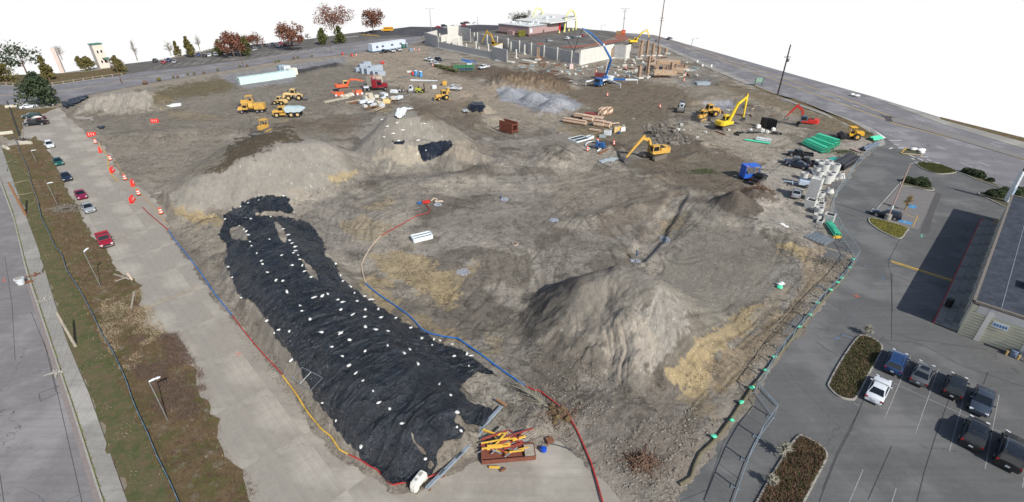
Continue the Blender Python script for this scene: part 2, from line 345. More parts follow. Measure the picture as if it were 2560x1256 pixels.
# ---------------- site earth ----------------
ROUTES = [[(1450,230),(1560,262),(1640,300),(1750,335),(1900,400)],[(1700,215),(1620,262),(1560,295),(1430,285)],[(1765,190),(1690,230),(1655,290),(1700,330)],[(1960,385),(1860,450),(1780,500),(1650,610)],[(1560,425),(1450,450),(1300,470),(1100,480),(900,500)],[(1500,480),(1400,560),(1350,650),(1330,720)],
 [(1300,310),(1420,360),(1560,430),(1700,470)],[(700,310),(900,320),(1050,440)][:2],[(250,320),(420,320),(640,315),(850,290),(980,290)],[(420,300),(600,300),(760,310)],[(560,225),(760,230),(900,270),(1100,300),(1250,340)],[(960,140),(1060,190),(1200,230),(1450,300)],[(1000,150),(1130,210),(1230,215)],[(1240,420),(1350,400),(1500,400),(1600,350)],
 [(1100,300),(1200,350),(1330,420),(1400,520)],[(870,600),(880,540),(960,500),(1060,480),(1180,500)],[(890,620),(905,560),(970,525),(1060,505)],[(850,560),(880,500),(980,460),(1100,455)],[(1240,800),(1330,730),(1330,640),(1240,590)],[(1200,830),(1280,740),(1270,650)],[(1180,760),(1230,690),(1220,630),(1150,600)],[(1270,860),(1370,740),(1380,620),(1300,560)],[(1160,860),(1300,880),(1420,960)],
 [(1660,960),(1780,860),(1930,740),(1990,660),(2000,610)],[(1760,980),(1860,880),(1970,760),(2040,680)],[(1600,1130),(1700,1000),(1800,900)],[(1420,1080),(1530,1010),(1640,960)],[(1730,440),(1850,430),(1950,380),(2050,330)],[(1660,330),(1780,350),(1900,380),(2000,370)],[(1790,230),(1880,290),(1990,330),(2100,350)],[(1500,540),(1600,500),(1720,480)],[(1380,470),(1480,520),(1560,600),(1600,660)],[(1700,640),(1800,620),(1930,650)],[(640,240),(660,300),(640,330)]]
def build_site():
 gx = np.arange(-10, 2580, 2.1); gy = np.concatenate([np.arange(84, 300, 1.15), np.arange(300, 1290, 1.9)])
 PX, PY = np.meshgrid(gx, gy); u = 628 - PY; rx = PX - 1280; ry = FPX * CT + u * ST; rz = -FPX * ST + u * CT; t = -CH / rz
 X = rx * t; Y = ry * t
 keep = sdp(X, Y, SITEW) > -.5 - 2.2 * (fbm(X, Y, .35, 4, 77) - .45)
 H = np.zeros(X.shape); fx, fy = X.ravel(), Y.ravel(); kk = keep.ravel(); kk2 = np.flatnonzero(kk); h = H.ravel(); h[kk2] = ground(fx[kk2], fy[kk2])
 H = h.reshape(X.shape)
 d = Y * CT - (H - CH) * ST; v = Y * ST + (H - CH) * CT; QX = 1280 + FPX * X / d; QY = 628 - FPX * v / d
 RT = np.zeros(X.shape); rr_ = random.Random(17)
 for rt in ROUTES:
  off = rr_.uniform(-1.5, 1.5); w_ = [P(p[0], p[1]) for p in rt]; sm = []
  for i in range(len(w_) - 1):
   p0, p1, p2, p3 = w_[max(0, i - 1)], w_[i], w_[i + 1], w_[min(len(w_) - 1, i + 2)]
   for k_ in range(6): t_ = k_ / 6; sm.append(tuple(.5 * (2 * p1[c] + (p2[c] - p0[c]) * t_ + (2 * p0[c] - 5 * p1[c] + 4 * p2[c] - p3[c]) * t_ * t_ + (3 * p1[c] - p0[c] - 3 * p2[c] + p3[c]) * t_ ** 3) for c in (0, 1)))
  sm.append(w_[-1]); xs = [p[0] for p in sm]; ys = [p[1] for p in sm]; kb = keep & (X > min(xs) - 6) & (X < max(xs) + 6) & (Y > min(ys) - 6) & (Y < max(ys) + 6); a_, b_ = X[kb], Y[kb]
  a_ = a_ + (fbm(a_, b_, .15, 2, 91) - .5) * 1.2; d_ = dpoly(a_, b_, sm, False); pr = np.zeros(a_.shape)
  for c_ in (1.15, 2.6 + off): pr = np.maximum(pr, np.exp(-((d_ - abs(c_)) / .24) ** 2)) ; pr = np.maximum(pr, .6 * np.exp(-((d_ - abs(c_) - .55) / .16) ** 2) * -1 * (pr < .2) + pr * (pr >= .2))
  RT[kb] = np.where(np.abs(pr) > np.abs(RT[kb]), pr, RT[kb])
 RT *= np.clip((fbm(X, Y, .2, 3, 92) - .3) * 5, 0, 1); H = H - RT * .09 * np.clip(sdp(X, Y, SITEW) / 2, 0, 1)
 n1 = fbm(X, Y, .12, 5, 41); n2 = fbm(X, Y, .6, 5, 42); n3 = fbm(X, Y, 2.6, 4, 43); n4 = vn(X * 9, Y * 9, 44)
 C = np.zeros(X.shape + (3,)); base = np.array(A(158, 151, 141)); bb = np.array(A(136, 130, 120)); lt = np.array(A(163, 155, 142));
 k = np.clip((n1 - .35) / .3, 0, 1)[..., None]; C[:] = base * (1 - k) + bb * k
 def zone(poly, col, f=8, amt=1., jit=1.):
  wob = ((n2 - .5) * 60 + (n3 - .5) * 26) * jit * np.clip((QY + 60) / 500, .25, 1.6)
  s = sdp(QX, QY, poly); a = np.clip((s + wob) / f + .5, 0, 1) * amt; C[:] = C * (1 - a[..., None]) + np.array(col) * a[..., None]
 k2 = np.clip((fbm(X, Y, .09, 4, 95) - .52) / .1, 0, 1)[..., None] * .8; C[:] = C * (1 - k2) + np.array(A(172, 164, 150)) * k2; k3 = np.clip((fbm(X, Y, .13, 4, 96) - .55) / .07, 0, 1)[..., None] * .6; C[:] = C * (1 - k3) + np.array(A(96, 88, 78)) * k3
 TAN = A(172, 154, 118); TAN2 = A(152, 136, 106); MUD = A(98, 87, 73); DK = A(78, 70, 60); LG = A(176, 168, 155); GR = A(150, 148, 148); WT = A(92, 82, 62)
 # broad tones
 zone([(0,250),(420,190),(900,130),(950,260),(640,330),(250,340),(150,280)], A(132,125,113), 30, .8)
 zone([(395,208),(560,196),(590,215),(560,232),(430,250),(385,268),(370,240)], A(112,101,72), 8, .9)
 zone([(540,185),(700,160),(860,140),(900,150),(745,180),(735,205),(610,222),(575,205)], A(146,147,152), 5, .9, .3)
 zone([(720,178),(840,157),(862,165),(800,172),(745,186)], A(60,60,64), 4, .95, .4)
 zone([(340,222),(500,200),(640,170),(840,135),(870,142),(650,180),(520,196),(380,232)], A(160,154,142), 5, .7)
 zone([(900,120),(1070,120),(1060,160),(1200,205),(1400,215),(1450,260),(1330,300),(1130,290),(1010,220),(860,150)], A(166,152,134), 14, .9)
 zone([(1180,250),(1420,290),(1440,300),(1330,330),(1220,320)], A(158,148,132), 10, .8)
 zone([(950,255),(1180,250),(1230,330),(1100,300),(960,285)], A(120,108,92), 10, .8)
 zone([(960,270),(1060,262),(1100,300),(960,290)], MUD, 10, .6)
 zone([(700,300),(900,290),(880,340),(740,330)], A(118,106,90), 12, .8)
 zone([(1130,160),(1260,170),(1420,190),(1440,235),(1380,228),(1230,200),(1100,185)], A(104,89,74), 10, .95)
 zone([(1400,230),(1560,190),(1700,215),(1780,260),(1660,300),(1560,300),(1430,260)], A(118,105,88), 12, .9)
 zone([(1440,270),(1640,275),(1660,320),(1600,380),(1480,360),(1400,310)], A(120,110,92), 12, .85)
 zone([(1640,290),(1760,330),(1900,400),(2000,370),(2030,360),(1960,430),(1860,500),(1720,470),(1560,420),(1640,380)], A(112,101,87), 14, .9)
 zone([(1670,300),(1790,330),(1890,360),(1990,365),(1960,395),(1900,410),(1800,375),(1690,330)], A(168,158,142), 8, .9)
 zone([(1800,200),(1940,240),(2100,300),(2160,345),(2050,320),(1880,250),(1790,222)], A(128,115,93), 8, .95)
 zone([(1700,215),(1790,205),(1860,250),(1990,290),(1900,330),(1760,290)], A(142,133,118), 14, .7)
 zone([(1755,255),(1830,250),(1850,268),(1780,280)], A(158,160,168), 5, .95, .4)
 zone([(1690,195),(1790,200),(1760,216),(1700,210)], A(130,130,132), 5, .8)
 zone([(1200,148),(1420,190),(1560,200),(1720,200),(1700,170),(1580,130),(1440,170),(1180,120)], A(150,140,126), 10, .6)
 zone([(1380,440),(1520,425),(1600,460),(1520,540),(1400,560)], A(142,133,120), 14, .7)
 zone([(1700,380),(1880,410),(1840,450),(1720,440)], A(118,111,97), 12, .7)
 zone([(1560,480),(1690,480),(1640,540),(1500,600),(1480,560)], A(116,106,93), 12, .7)
 # pale standing beside the dark pickups and the pipe store
 zone([(1900,420),(1990,380),(2200,330),(2160,400),(2110,470),(2080,590),(2030,610),(1960,585),(1880,555),(1900,500),(1860,500)], A(172,165,154), 8, .95)
 zone([(1955,590),(2050,600),(2040,610),(1960,605)], A(158,146,136), 5, .8)
 # heaps
 zone([(480,430),(620,385),(700,355),(770,345),(860,420),(800,480),(700,490),(560,530),(440,510),(395,480)], A(152,147,138), 8, .95)
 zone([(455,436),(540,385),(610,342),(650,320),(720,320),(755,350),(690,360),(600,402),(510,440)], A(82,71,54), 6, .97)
 zone([(330,225),(390,240),(380,270),(300,285),(190,285),(220,245),(280,220)], A(156,150,140), 6, .9)
 zone([(230,340),(560,330),(560,400),(430,480),(380,460),(300,420)], A(142,134,121), 10, .8)
 zone([(1010,256),(1060,300),(1130,370),(1080,420),(960,420),(880,400),(900,340),(960,285)], A(148,143,134), 6, .9)
 zone([(960,370),(1045,365),(1060,405),(1000,415),(940,400)], A(176,166,148), 6, .9)
 zone([(1130,345),(1200,360),(1240,385),(1160,410),(1120,390)], A(152,142,127), 6, .8)
 zone([(1240,222),(1290,218),(1340,232),(1400,236),(1460,262),(1440,275),(1370,285),(1290,262),(1250,250)], A(152,156,164), 5, .97, .5)
 zone([(1380,250),(1420,255),(1400,285),(1330,282)], A(172,172,176), 6, .6)
 zone([(1785,495),(1830,478),(1880,488),(1908,530),(1890,545),(1810,528)], A(92,85,77), 4, .97, .4)
 zone([(1620,320),(1690,318),(1720,350),(1640,365)], A(92,88,82), 10, .9)
 zone([(1500,350),(1550,352),(1570,372),(1500,370)], A(88,76,66), 6, .9)
 zone([(1360,370),(1420,365),(1430,395),(1380,395)], A(96,90,82), 8, .8)
 zone([(1240,175),(1380,180),(1430,200),(1400,225),(1290,205),(1240,190)], A(102,86,70), 6, .9)
 zone([(1270,195),(1420,215),(1400,228),(1290,210)], A(135,118,98), 6, .6)
 zone([(1860,475),(1925,478),(1945,498),(1880,500)], A(88,76,66), 5, .9, .5)
 zone([(1440,700),(1600,670),(1660,740),(1600,800),(1500,860),(1420,830),(1370,780)], A(136,130,120), 12, .9)
 zone([(1640,715),(1720,760),(1700,860),(1600,920),(1540,860),(1600,780)], A(164,159,150), 12, .8)
 zone([(1520,800),(1600,790),(1640,870),(1580,960),(1520,990)], A(170,160,146), 12, .6)
 zone([(1300,760),(1420,690),(1560,660),(1480,700),(1420,760),(1340,830)], A(106,100,92), 10, .85)  # shade of the big mound's far left face, put into its tone
 zone([(1700,620),(1990,590),(1960,740),(1780,830),(1700,740),(1640,690)], A(134,129,118), 25, .8)
 zone([(1460,990),(1620,980),(1800,1010),(1700,1180),(1600,1250),(1520,1160),(1460,1080)], A(122,115,106), 20, .8)
 zone([(1240,980),(1420,960),(1500,1040),(1420,1090),(1260,1040)], A(120,112,102), 12, .6)
 zone([(1150,965),(1200,935),(1290,1000),(1250,1020),(1160,1000)], A(172,164,150), 10, .9)
 zone([(1100,1170),(1180,1090),(1270,1020),(1290,1060),(1200,1150)], A(150,143,130), 10, .9)
 zone([(440,550),(560,540),(580,640),(540,660),(470,610)], A(158,150,136), 12, .8)
 # ochre wet clay and puddles
 for p, c, a in [
  ([(920,640),(1000,625),(1060,635),(1120,690),(1140,760),(1080,745),(1000,705),(950,670)], TAN, .8), ([(1080,700),(1190,660),(1200,680),(1150,720),(1120,780),(1090,760)], TAN, .55),
  ([(905,690),(960,690),(1010,715),(960,720),(1000,760),(960,790),(910,730)], TAN, .7), ([(990,770),(1080,800),(1170,850),(1220,890),(1150,860),(1030,810)], TAN2, .7),
  ([(850,560),(900,540),(980,560),(960,600),(890,600)], TAN, .5), ([(900,520),(990,495),(960,530)], TAN, .5), ([(820,440),(890,428),(880,445),(830,455)], TAN, .9),
  ([(430,520),(500,530),(560,545),(550,568),(490,560),(440,540)], TAN, .95), ([(1655,935),(1730,872),(1800,885),(1790,930),(1760,975),(1725,985),(1700,955)], TAN, .97),
  ([(1690,900),(1780,830),(1930,735),(1950,700),(1975,720),(1955,775),(1850,850),(1760,905)], TAN, .85), ([(1760,905),(1850,850),(1960,775),(2010,700),(2060,700),(1990,790),(1900,900),(1850,960),(1790,990)], A(146,130,106), .8), ([(1880,770),(1950,755),(1960,790),(1900,800)], TAN, .8), ([(1945,612),(1985,612),(1980,635),(1950,630)], TAN, .95),
  ([(1980,620),(2025,625),(2020,655),(1990,645)], TAN, .95), ([(2020,610),(2120,640),(2060,720),(2000,700)], A(160,142,118), .7), ([(1790,960),(1850,930),(1840,980),(1800,990)], TAN2, .7),
  ([(1650,550),(1720,540),(1700,570),(1650,600)], TAN2, .6), ([(1700,1000),(1780,990),(1810,1060),(1740,1040)], TAN2, .5), ([(400,275),(520,285),(560,300),(440,300)], TAN2, .5),
  ([(640,296),(720,300),(700,306)], TAN, .5), ([(900,270),(980,272),(970,282)], TAN, .6), ([(1390,310),(1500,330),(1470,350),(1400,330)], TAN2, .6), ([(1440,345),(1520,330),(1500,350)], TAN, .5),
  ([(860,1020),(880,1000),(900,1020)], TAN2, 0.), ([(1200,820),(1260,850),(1240,880)], TAN2, .5), ([(900,870),(960,850),(930,900)], TAN2, 0.)]:
  zone(p, c, 4, a, .55)
 zone([(1930,690),(1990,640),(2010,700),(1950,780),(1880,820)], A(140,137,132), 5, .6, .7)
 # rubbly edges
 zone([(1560,1100),(1700,1040),(1780,1080),(1700,1200),(1600,1240)], A(134,124,112), 15, .7)
 s = sdp(X, Y, SITEW); e = np.clip(1 - s / 2.5, 0, 1)[..., None] * .5; C[:] = C * (1 - e) + np.array(A(150, 140, 127)) * e
 C *= (1 - .24 * np.clip(RT, 0, 1) + .14 * np.clip(-RT, 0, 1))[..., None]
 C *= np.array((1.12, 1.11, 1.10)); C *= (1 + (n2 - .5)[..., None] * .28 + (n3 - .5)[..., None] * .42 + (n4 - .5)[..., None] * .12)
 st = ((n4 > .93) & (n3 > .47))[..., None]; C = np.where(st, C * 1.5 + .04, C)
 C = np.clip(C, .01, .8); sm_ = np.clip(sdp(QX, QY, [(1640,680),(1720,600),(1900,580),(1970,640),(1960,720),(1800,800),(1700,760)]) / 15, 0, 1)
 idx = -np.ones(X.size, np.int64); q = keep[:-1, :-1] & keep[1:, :-1] & keep[:-1, 1:] & keep[1:, 1:]
 W = X.shape[1]; r, c_ = np.nonzero(q); a = r * W + c_; F = np.stack([a, a + 1, a + W + 1, a + W], 1)[:, ::-1]
 used = np.unique(F); idx[used] = np.arange(len(used)); F = idx[F]
 me = bpy.data.meshes.new('site_earth'); me.vertices.add(len(used)); me.vertices.foreach_set('co', np.stack([X.ravel()[used], Y.ravel()[used], H.ravel()[used]], 1).astype(np.float32).ravel())
 me.loops.add(F.size); me.loops.foreach_set('vertex_index', F.ravel().astype(np.int32)); me.polygons.add(len(F)); me.polygons.foreach_set('loop_start', np.arange(0, F.size, 4, dtype=np.int32))
 me.update(calc_edges=True); me.polygons.foreach_set('use_smooth', np.ones(len(F), bool))
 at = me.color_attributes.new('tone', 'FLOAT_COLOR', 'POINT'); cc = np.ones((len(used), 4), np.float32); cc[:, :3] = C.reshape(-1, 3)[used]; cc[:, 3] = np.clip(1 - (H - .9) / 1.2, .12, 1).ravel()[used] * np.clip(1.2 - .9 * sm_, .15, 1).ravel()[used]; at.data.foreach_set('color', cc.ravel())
 t = NT('earth', .92, .2); va = t.n.nodes.new('ShaderNodeVertexColor'); va.layer_name = 'tone'
 a1 = t.noise(9, 5, .75); a2 = t.noise(1.3, 6, .7); c = va.outputs['Color']
 c = t.mix(t.rng(a1, .3, .72, 0, .42), c, (.05, .045, .038), 'MIX'); c = t.mix(t.rng(a2, .5, .8, 0, .3), c, (.33, .3, .26))
 v = t.vor(5.5); pb = t.mth('MULTIPLY', t.rng(v, .10, .2, 1, 0), t.rng(t.noise(.5, 4), .46, .62)); c = t.mix(t.mth('MULTIPLY', pb, .8), c, (.42, .39, .35))
 # wheel and blade marks: bands bent by noise
 wv = t.n.nodes.new('ShaderNodeTexWave'); wv.inputs['Scale'].default_value = .55; wv.inputs['Distortion'].default_value = 5; wv.inputs['Detail'].default_value = 3; wv.inputs['Detail Scale'].default_value = .35; t.L(t.warp(.05, 26), wv.inputs['Vector'])
 tr = t.rng(wv.outputs['Fac'], .12, .3, 1, 0); tm = t.rng(t.noise(.07, 3), .5, .62); tk = t.mth('MULTIPLY', t.mth('MULTIPLY', tr, tm), t.rng(t.noise(1.6, 5), .4, .6))
 c = t.mix(t.mth('MULTIPLY', tk, .14), c, (.045, .04, .034))
 def squig(sc_, w_, lo, hi, vec=None):
  n_ = t.noise(sc_, 5, .62, vec, .6); l_ = t.rng(t.mth('ABSOLUTE', t.mth('SUBTRACT', n_, .5)), 0, w_, 1, 0); return t.mth('MULTIPLY', l_, t.rng(t.noise(sc_ * .31, 3), lo, hi))
 g1 = t.mth('MAXIMUM', squig(.55, .022, .46, .6), squig(1.9, .03, .48, .6, t.map((1, .45, 1), (0, 0, R(35))))); g2 = squig(.9, .03, .5, .62, t.map((.35, 1.4, 1), (0, 0, R(-30)))); gg = t.mth('MULTIPLY', t.mth('MAXIMUM', g1, g2), va.outputs['Alpha'])
 c = t.mix(t.mth('MULTIPLY', gg, .75), c, (.035, .031, .027)); tk = t.mth('MAXIMUM', tk, t.mth('MULTIPLY', gg, 1.6))
 h = t.mth('ADD', t.mth('MULTIPLY', a1, .9), t.mth('ADD', t.mth('MULTIPLY', t.noise(3.3, 6, .7), 1.6), t.mth('MULTIPLY', tk, -.35)))
 me.materials.append(t.done(c, t.bump(h, .8, .13)))
 o = bpy.data.objects.new('site_earth', me); COL.objects.link(o); tag(o, kind='structure')
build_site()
def ragged(pts, amt, step=.7):
 rr = random.Random(len(pts)); o = []
 for a, b in zip(pts, pts[1:] + pts[:1]):
  n = max(1, min(60, int(math.hypot(b[0] - a[0], b[1] - a[1]) / step)))
  for i in range(n): f = i / n; x, y = a[0] + (b[0] - a[0]) * f, a[1] + (b[1] - a[1]) * f; o.append((x + (float(fbm(x, y, .5, 3, 33)) - .5) * amt * 3 + rr.uniform(-1, 1) * amt * .25, y + (float(fbm(x, y, .5, 3, 34)) - .5) * amt * 3 + rr.uniform(-1, 1) * amt * .25))
 return o
def sheet(name, px, m, z, kind='structure', parent=None, wpts=None, sub=None, rag=0):
 pts = wpts or [P(*p) for p in px]; pts = ragged(pts, rag) if rag else pts; bm = bmesh.new(); vs = [bm.verts.new((p[0], p[1], z)) for p in pts]; f = bm.faces.new(vs); f.normal_update()
 if f.normal.z < 0: f.normal_flip()
 bmesh.ops.triangulate(bm, faces=[f]); me = bpy.data.meshes.new(name); bm.to_mesh(me); bm.free(); me.materials.append(m)
 o = bpy.data.objects.new(name, me); COL.objects.link(o); o.parent = parent
 if kind: o['kind'] = kind
 return o
def subsoil(m):
 O_ = [(-60,200),(0,210),(130,262),(300,168),(530,120),(900,84),(1100,80),(1300,70),(1450,74),(1600,90),(1760,160),(2000,262),(2190,345),(2600,520),(2750,1330),(-60,1340)]; gx = np.arange(-60, 2760, 7.); gy = np.concatenate([np.arange(66, 320, 2.), np.arange(320, 1340, 7.)]); PX, PY = np.meshgrid(gx, gy); u = 628 - PY; t = -CH / (-FPX * ST + u * CT); X = (PX - 1280) * t; Y = (FPX * CT + u * ST) * t
 k = (sdp(X, Y, SITEW) < .6 + Y * .02) & inpoly(PX, PY, O_); q = k[:-1, :-1] & k[1:, :-1] & k[:-1, 1:] & k[1:, 1:]; W = X.shape[1]; r, c = np.nonzero(q); a = r * W + c; F = np.stack([a + W, a + W + 1, a + 1, a], 1); us, iv = np.unique(F, return_inverse=True)
 me = bpy.data.meshes.new('subsoil'); me.from_pydata([(x, y, -.11) for x, y in zip(X.ravel()[us].tolist(), Y.ravel()[us].tolist())], [], iv.reshape(F.shape).tolist()); me.materials.append(m); o = bpy.data.objects.new('subsoil', me); COL.objects.link(o); o['kind'] = 'structure'
subsoil(mat('subsoil_earth', A(140,130,116), .95, var=.25, scale=.4, bump=.6, bscale=3))
M_street = paving('street_asphalt', A(128,124,124), A(148,144,143), cs=.10, rot=R(45))
M_high = paving('highway_asphalt', A(124,122,126), A(144,142,144), cs=.05, rot=R(83), amt=.4)
M_park = paving('lot_asphalt', A(97,98,98), A(118,117,116), cs=.05, rot=R(44), amt=.15)
M_conc = paving('lot_concrete', A(156,149,139), A(177,170,158), crack=A(96,88,78), cs=.12, rot=R(45), amt=.3, wear=.25)
M_walk = paving('walk_concrete', A(148,144,139), A(172,168,160), crack=A(90,88,84), cs=.5, rot=R(45), amt=.3)
M_kerb = mat('kerb_concrete', A(160,156,148), .9, bump=.3, var=.2, scale=2)
M_seam = mat('seam_tar', A(62,60,62), .8)
# ---------------- street, walk and verge on the left ----------------
sheet('street', [(-60,300),(-60,1340),(268,1310),(165,975),(70,690),(30,535),(0,455),(-60,330)], M_street, 0)
KL = [(-22,400),(0,458),(35,553),(66,686),(124,858),(175,1010),(253,1256),(275,1320)]   # kerb line
WR = [(-12,320),(3,367),(60,527),(95,620),(167,853),(223,985),(319,1256),(345,1330)]    # far side of walk
def resample(px, step, z=0):
 w_ = [Vector(P(*p)) for p in px]; L_ = [0]
 for a, b in zip(w_[:-1], w_[1:]): L_.append(L_[-1] + (b - a).length)
 n = max(1, int(L_[-1] / step)); out = []
 for i in range(n + 1):
  s = L_[-1] * i / n; k = 0
  while k < len(L_) - 2 and L_[k + 1] < s: k += 1
  out.append(w_[k].lerp(w_[k + 1], (s - L_[k]) / (L_[k + 1] - L_[k])))
 return out
def at_len(px, n):
 w_ = resample(px, .5); return [w_[round(i * (len(w_) - 1) / n)] for i in range(n + 1)]
walk = empty('street_pavement'); tag(walk, kind='structure')
a = at_len(KL, 60); b = at_len(WR, 60); rr = random.Random(3)
for i in range(60):
 def I(p, q, t): return p.lerp(q, t)
 g = .012; z = .12 + rr.uniform(-.008, .008)
 c0, c1, d0, d1 = I(a[i], b[i], .16), I(a[i + 1], b[i + 1], .16), b[i], b[i + 1]
 q = [I(c0, c1, g), I(c0, c1, 1 - g), I(d0, d1, 1 - g), I(d0, d1, g)]; m = MB(); m.prism([(v.x, v.y) for v in q[::-1]], -.05, z); m.build('paving_slab', M_walk, walk)
 q = [I(a[i], a[i + 1], g / 2), I(a[i], a[i + 1], 1 - g / 2), I(c0, c1, 1 - g / 2), I(c0, c1, g / 2)]; q2 = [q[0], q[1], I(q[1], q[2], .62), I(q[0], q[3], .62)]
 m = MB(); m.prism([(v.x, v.y) for v in q2[::-1]], -.05, .115); m.build('kerb', M_kerb, walk)
m = MB()
pts = [I(p, q, .02) for p, q in zip(a, b)]
rr = random.Random(8)
for i in range(13, 60):
 for _ in range(16):
  p = a[i].lerp(a[i + 1], rr.random()).lerp(b[i], .12 + rr.random() * .05); m.blob((p.x, p.y, .12), (rr.uniform(.04, .14), rr.uniform(.03, .1), rr.uniform(.02, .06)), 5, 3, .4, rr.random())
tag(m.build('moss_in_the_kerb_joint', mat('moss', A(104,108,58), .95, var=.4, scale=6)), 'green moss tufts growing along the street kerb joint', 'moss', kind='stuff')
def verge_mat():
 t = NT('verge_grass', .95, .1); n1 = t.noise(.32, 6, .65); n2 = t.noise(1.6, 6, .7); n3 = t.noise(14, 4, .8)
 c = t.mix(t.rng(n1, .40, .56), A(104,104,62), A(132,112,84)); c = t.mix(t.rng(n2, .46, .62), c, A(112,92,74)); c = t.mix(t.rng(t.noise(.9, 7, .75), .54, .66), c, A(150,142,126)); c = t.mix(t.rng(n3, .35, .7, 0, .6), c, A(48,46,32))
 return t.done(c, t.bump(n3, .9, .1))
def gm_():
 t = NT('strip_grass', .95, .1); c = t.mix(t.rng(t.noise(.5, 6, .7), .4, .6), A(92,100,64), A(114,110,78)); c = t.mix(t.rng(t.noise(.8, 7, .78), .46, .58), c, A(124,108,86)); n3 = t.noise(14, 4, .8); c = t.mix(t.rng(n3, .35, .7, 0, .5), c, A(46,52,32)); return t.done(c, t.bump(n3, .9, .1))
M_verge = verge_mat(); M_grass = mat('blade_green', A(98,112,60), .9, var=.35, scale=.5); M_straw = mat('blade_straw', A(156,142,118), .9, var=.3, scale=.7); M_bramble = mat('blade_bramble', A(106,84,68), .9, var=.4, scale=.7)
VR = [(90,340),(123,380),(140,412),(169,479),(197,527),(223,574),(264,625),(300,681),(345,711),(365,822),(420,838),(481,924),(501,985),(547,1050),(552,1106),(608,1177),(628,1256),(650,1330)]
VERGE = [(3,367),(60,527),(95,620),(167,853),(223,985),(319,1256),(345,1330)][:]
VERGE = VERGE + VR[::-1] + [(60,362)]
sheet('verge', VERGE, M_verge, .10, rag=.5)
VL = [P(*p) for p in VERGE]
sheet('verge_corner', [(0,262),(60,275),(150,268),(185,252),(120,280),(60,300),(48,345),(22,352),(0,330),(-40,300)], M_verge, .02, rag=.4)
def blades(name, poly, n, mt, h, seed, lab, kindw=.035, z=.1, dens=None, lean=.6):
 W_ = [P(*p) for p in poly]; xs = [p[0] for p in W_]; ys = [p[1] for p in W_]; r_ = np.random.default_rng(seed)
 x = r_.uniform(min(xs), max(xs), n); y = r_.uniform(min(ys), max(ys), n); k = inpoly(x, y, W_)
 if dens: k &= dens(x, y) > r_.uniform(0, 1, n)
 x, y = x[k], y[k]; n = len(x); an = r_.uniform(0, 6.28, n); hh = h * r_.uniform(.4, 1.2, n); ln = hh * r_.uniform(0, lean * 2, n); la = r_.uniform(0, 6.28, n); ww = kindw * r_.uniform(.5, 1.6, n)
 V = np.zeros((n, 3, 3)); V[:, 0] = np.stack([x - ww * np.cos(an), y - ww * np.sin(an), x * 0 + z - .03], 1); V[:, 1] = np.stack([x + ww * np.cos(an), y + ww * np.sin(an), x * 0 + z - .03], 1)
 V[:, 2] = np.stack([x + ln * np.cos(la), y + ln * np.sin(la), z + hh], 1)
 me = bpy.data.meshes.new(name); me.from_pydata(V.reshape(-1, 3).tolist(), [], np.arange(n * 3).reshape(-1, 3).tolist()); me.materials.append(mt)
 o = bpy.data.objects.new(name, me); COL.objects.link(o); tag(o, lab, name.replace('_', ' '), kind='stuff')
sheet('grass_strip', [(5,372),(60,527),(95,620),(167,853),(223,985),(319,1256),(345,1330),(440,1330),(385,1152),(335,1035),(290,919),(222,792),(155,660),(110,550),(50,400)], gm_(), .115, rag=.6)
green = [(3,367),(60,527),(95,620),(167,853),(223,985),(319,1256),(345,1330),(460,1330),(395,1152),(344,1035),(299,919),(233,792),(167,660),(120,550),(60,400)]
blades('grass', green, 150000, M_grass, .15, 1, 'short green grass between the street walk and the black silt fence', dens=lambda x, y: np.clip((fbm(x, y, .5, 4, 61) - .44) * 6, 0, 1))
blades('dry_grass', VERGE, 90000, M_straw, .18, 2, 'pale dry straw grass on the verge beside the concrete lot', dens=lambda x, y: np.clip((fbm(x, y, .6, 4, 62) - .5) * 7, 0, 1))
br = [(60,372),(100,385),(160,470),(200,560),(262,640),(320,700),(372,815),(450,850),(520,990),(570,1100),(650,1230),(600,1300),(470,1300),(345,1000),(240,780),(160,620)]
blades('brambles', br, 260000, M_bramble, .4, 3, 'brown tangled bramble stems beside the concrete lot', kindw=.024, dens=lambda x, y: np.clip((fbm(x, y, .35, 4, 63) - .40) * 5, 0, 1), lean=1.0)
blades('reeds', [(255,755),(350,725),(420,835),(360,870),(355,930),(300,925),(245,830)], 30000, M_straw, .18, 4, 'patch of matted pale reeds between silt fence and concrete lot', lean=1., dens=lambda x, y: np.clip((fbm(x, y, .5, 4, 64) - .36) * 6, 0, 1))
blades('brushwood', [(330,850),(440,835),(510,940),(530,1050),(480,1070),(390,1030),(325,920)], 44000, mat('brush', A(104,86,76), .9, var=.5), .45, 5, 'low dark brown thicket bulging onto the concrete lot', kindw=.02, lean=1.0, dens=lambda x, y: np.clip((fbm(x, y, .5, 4, 65) - .36) * 6, 0, 1))
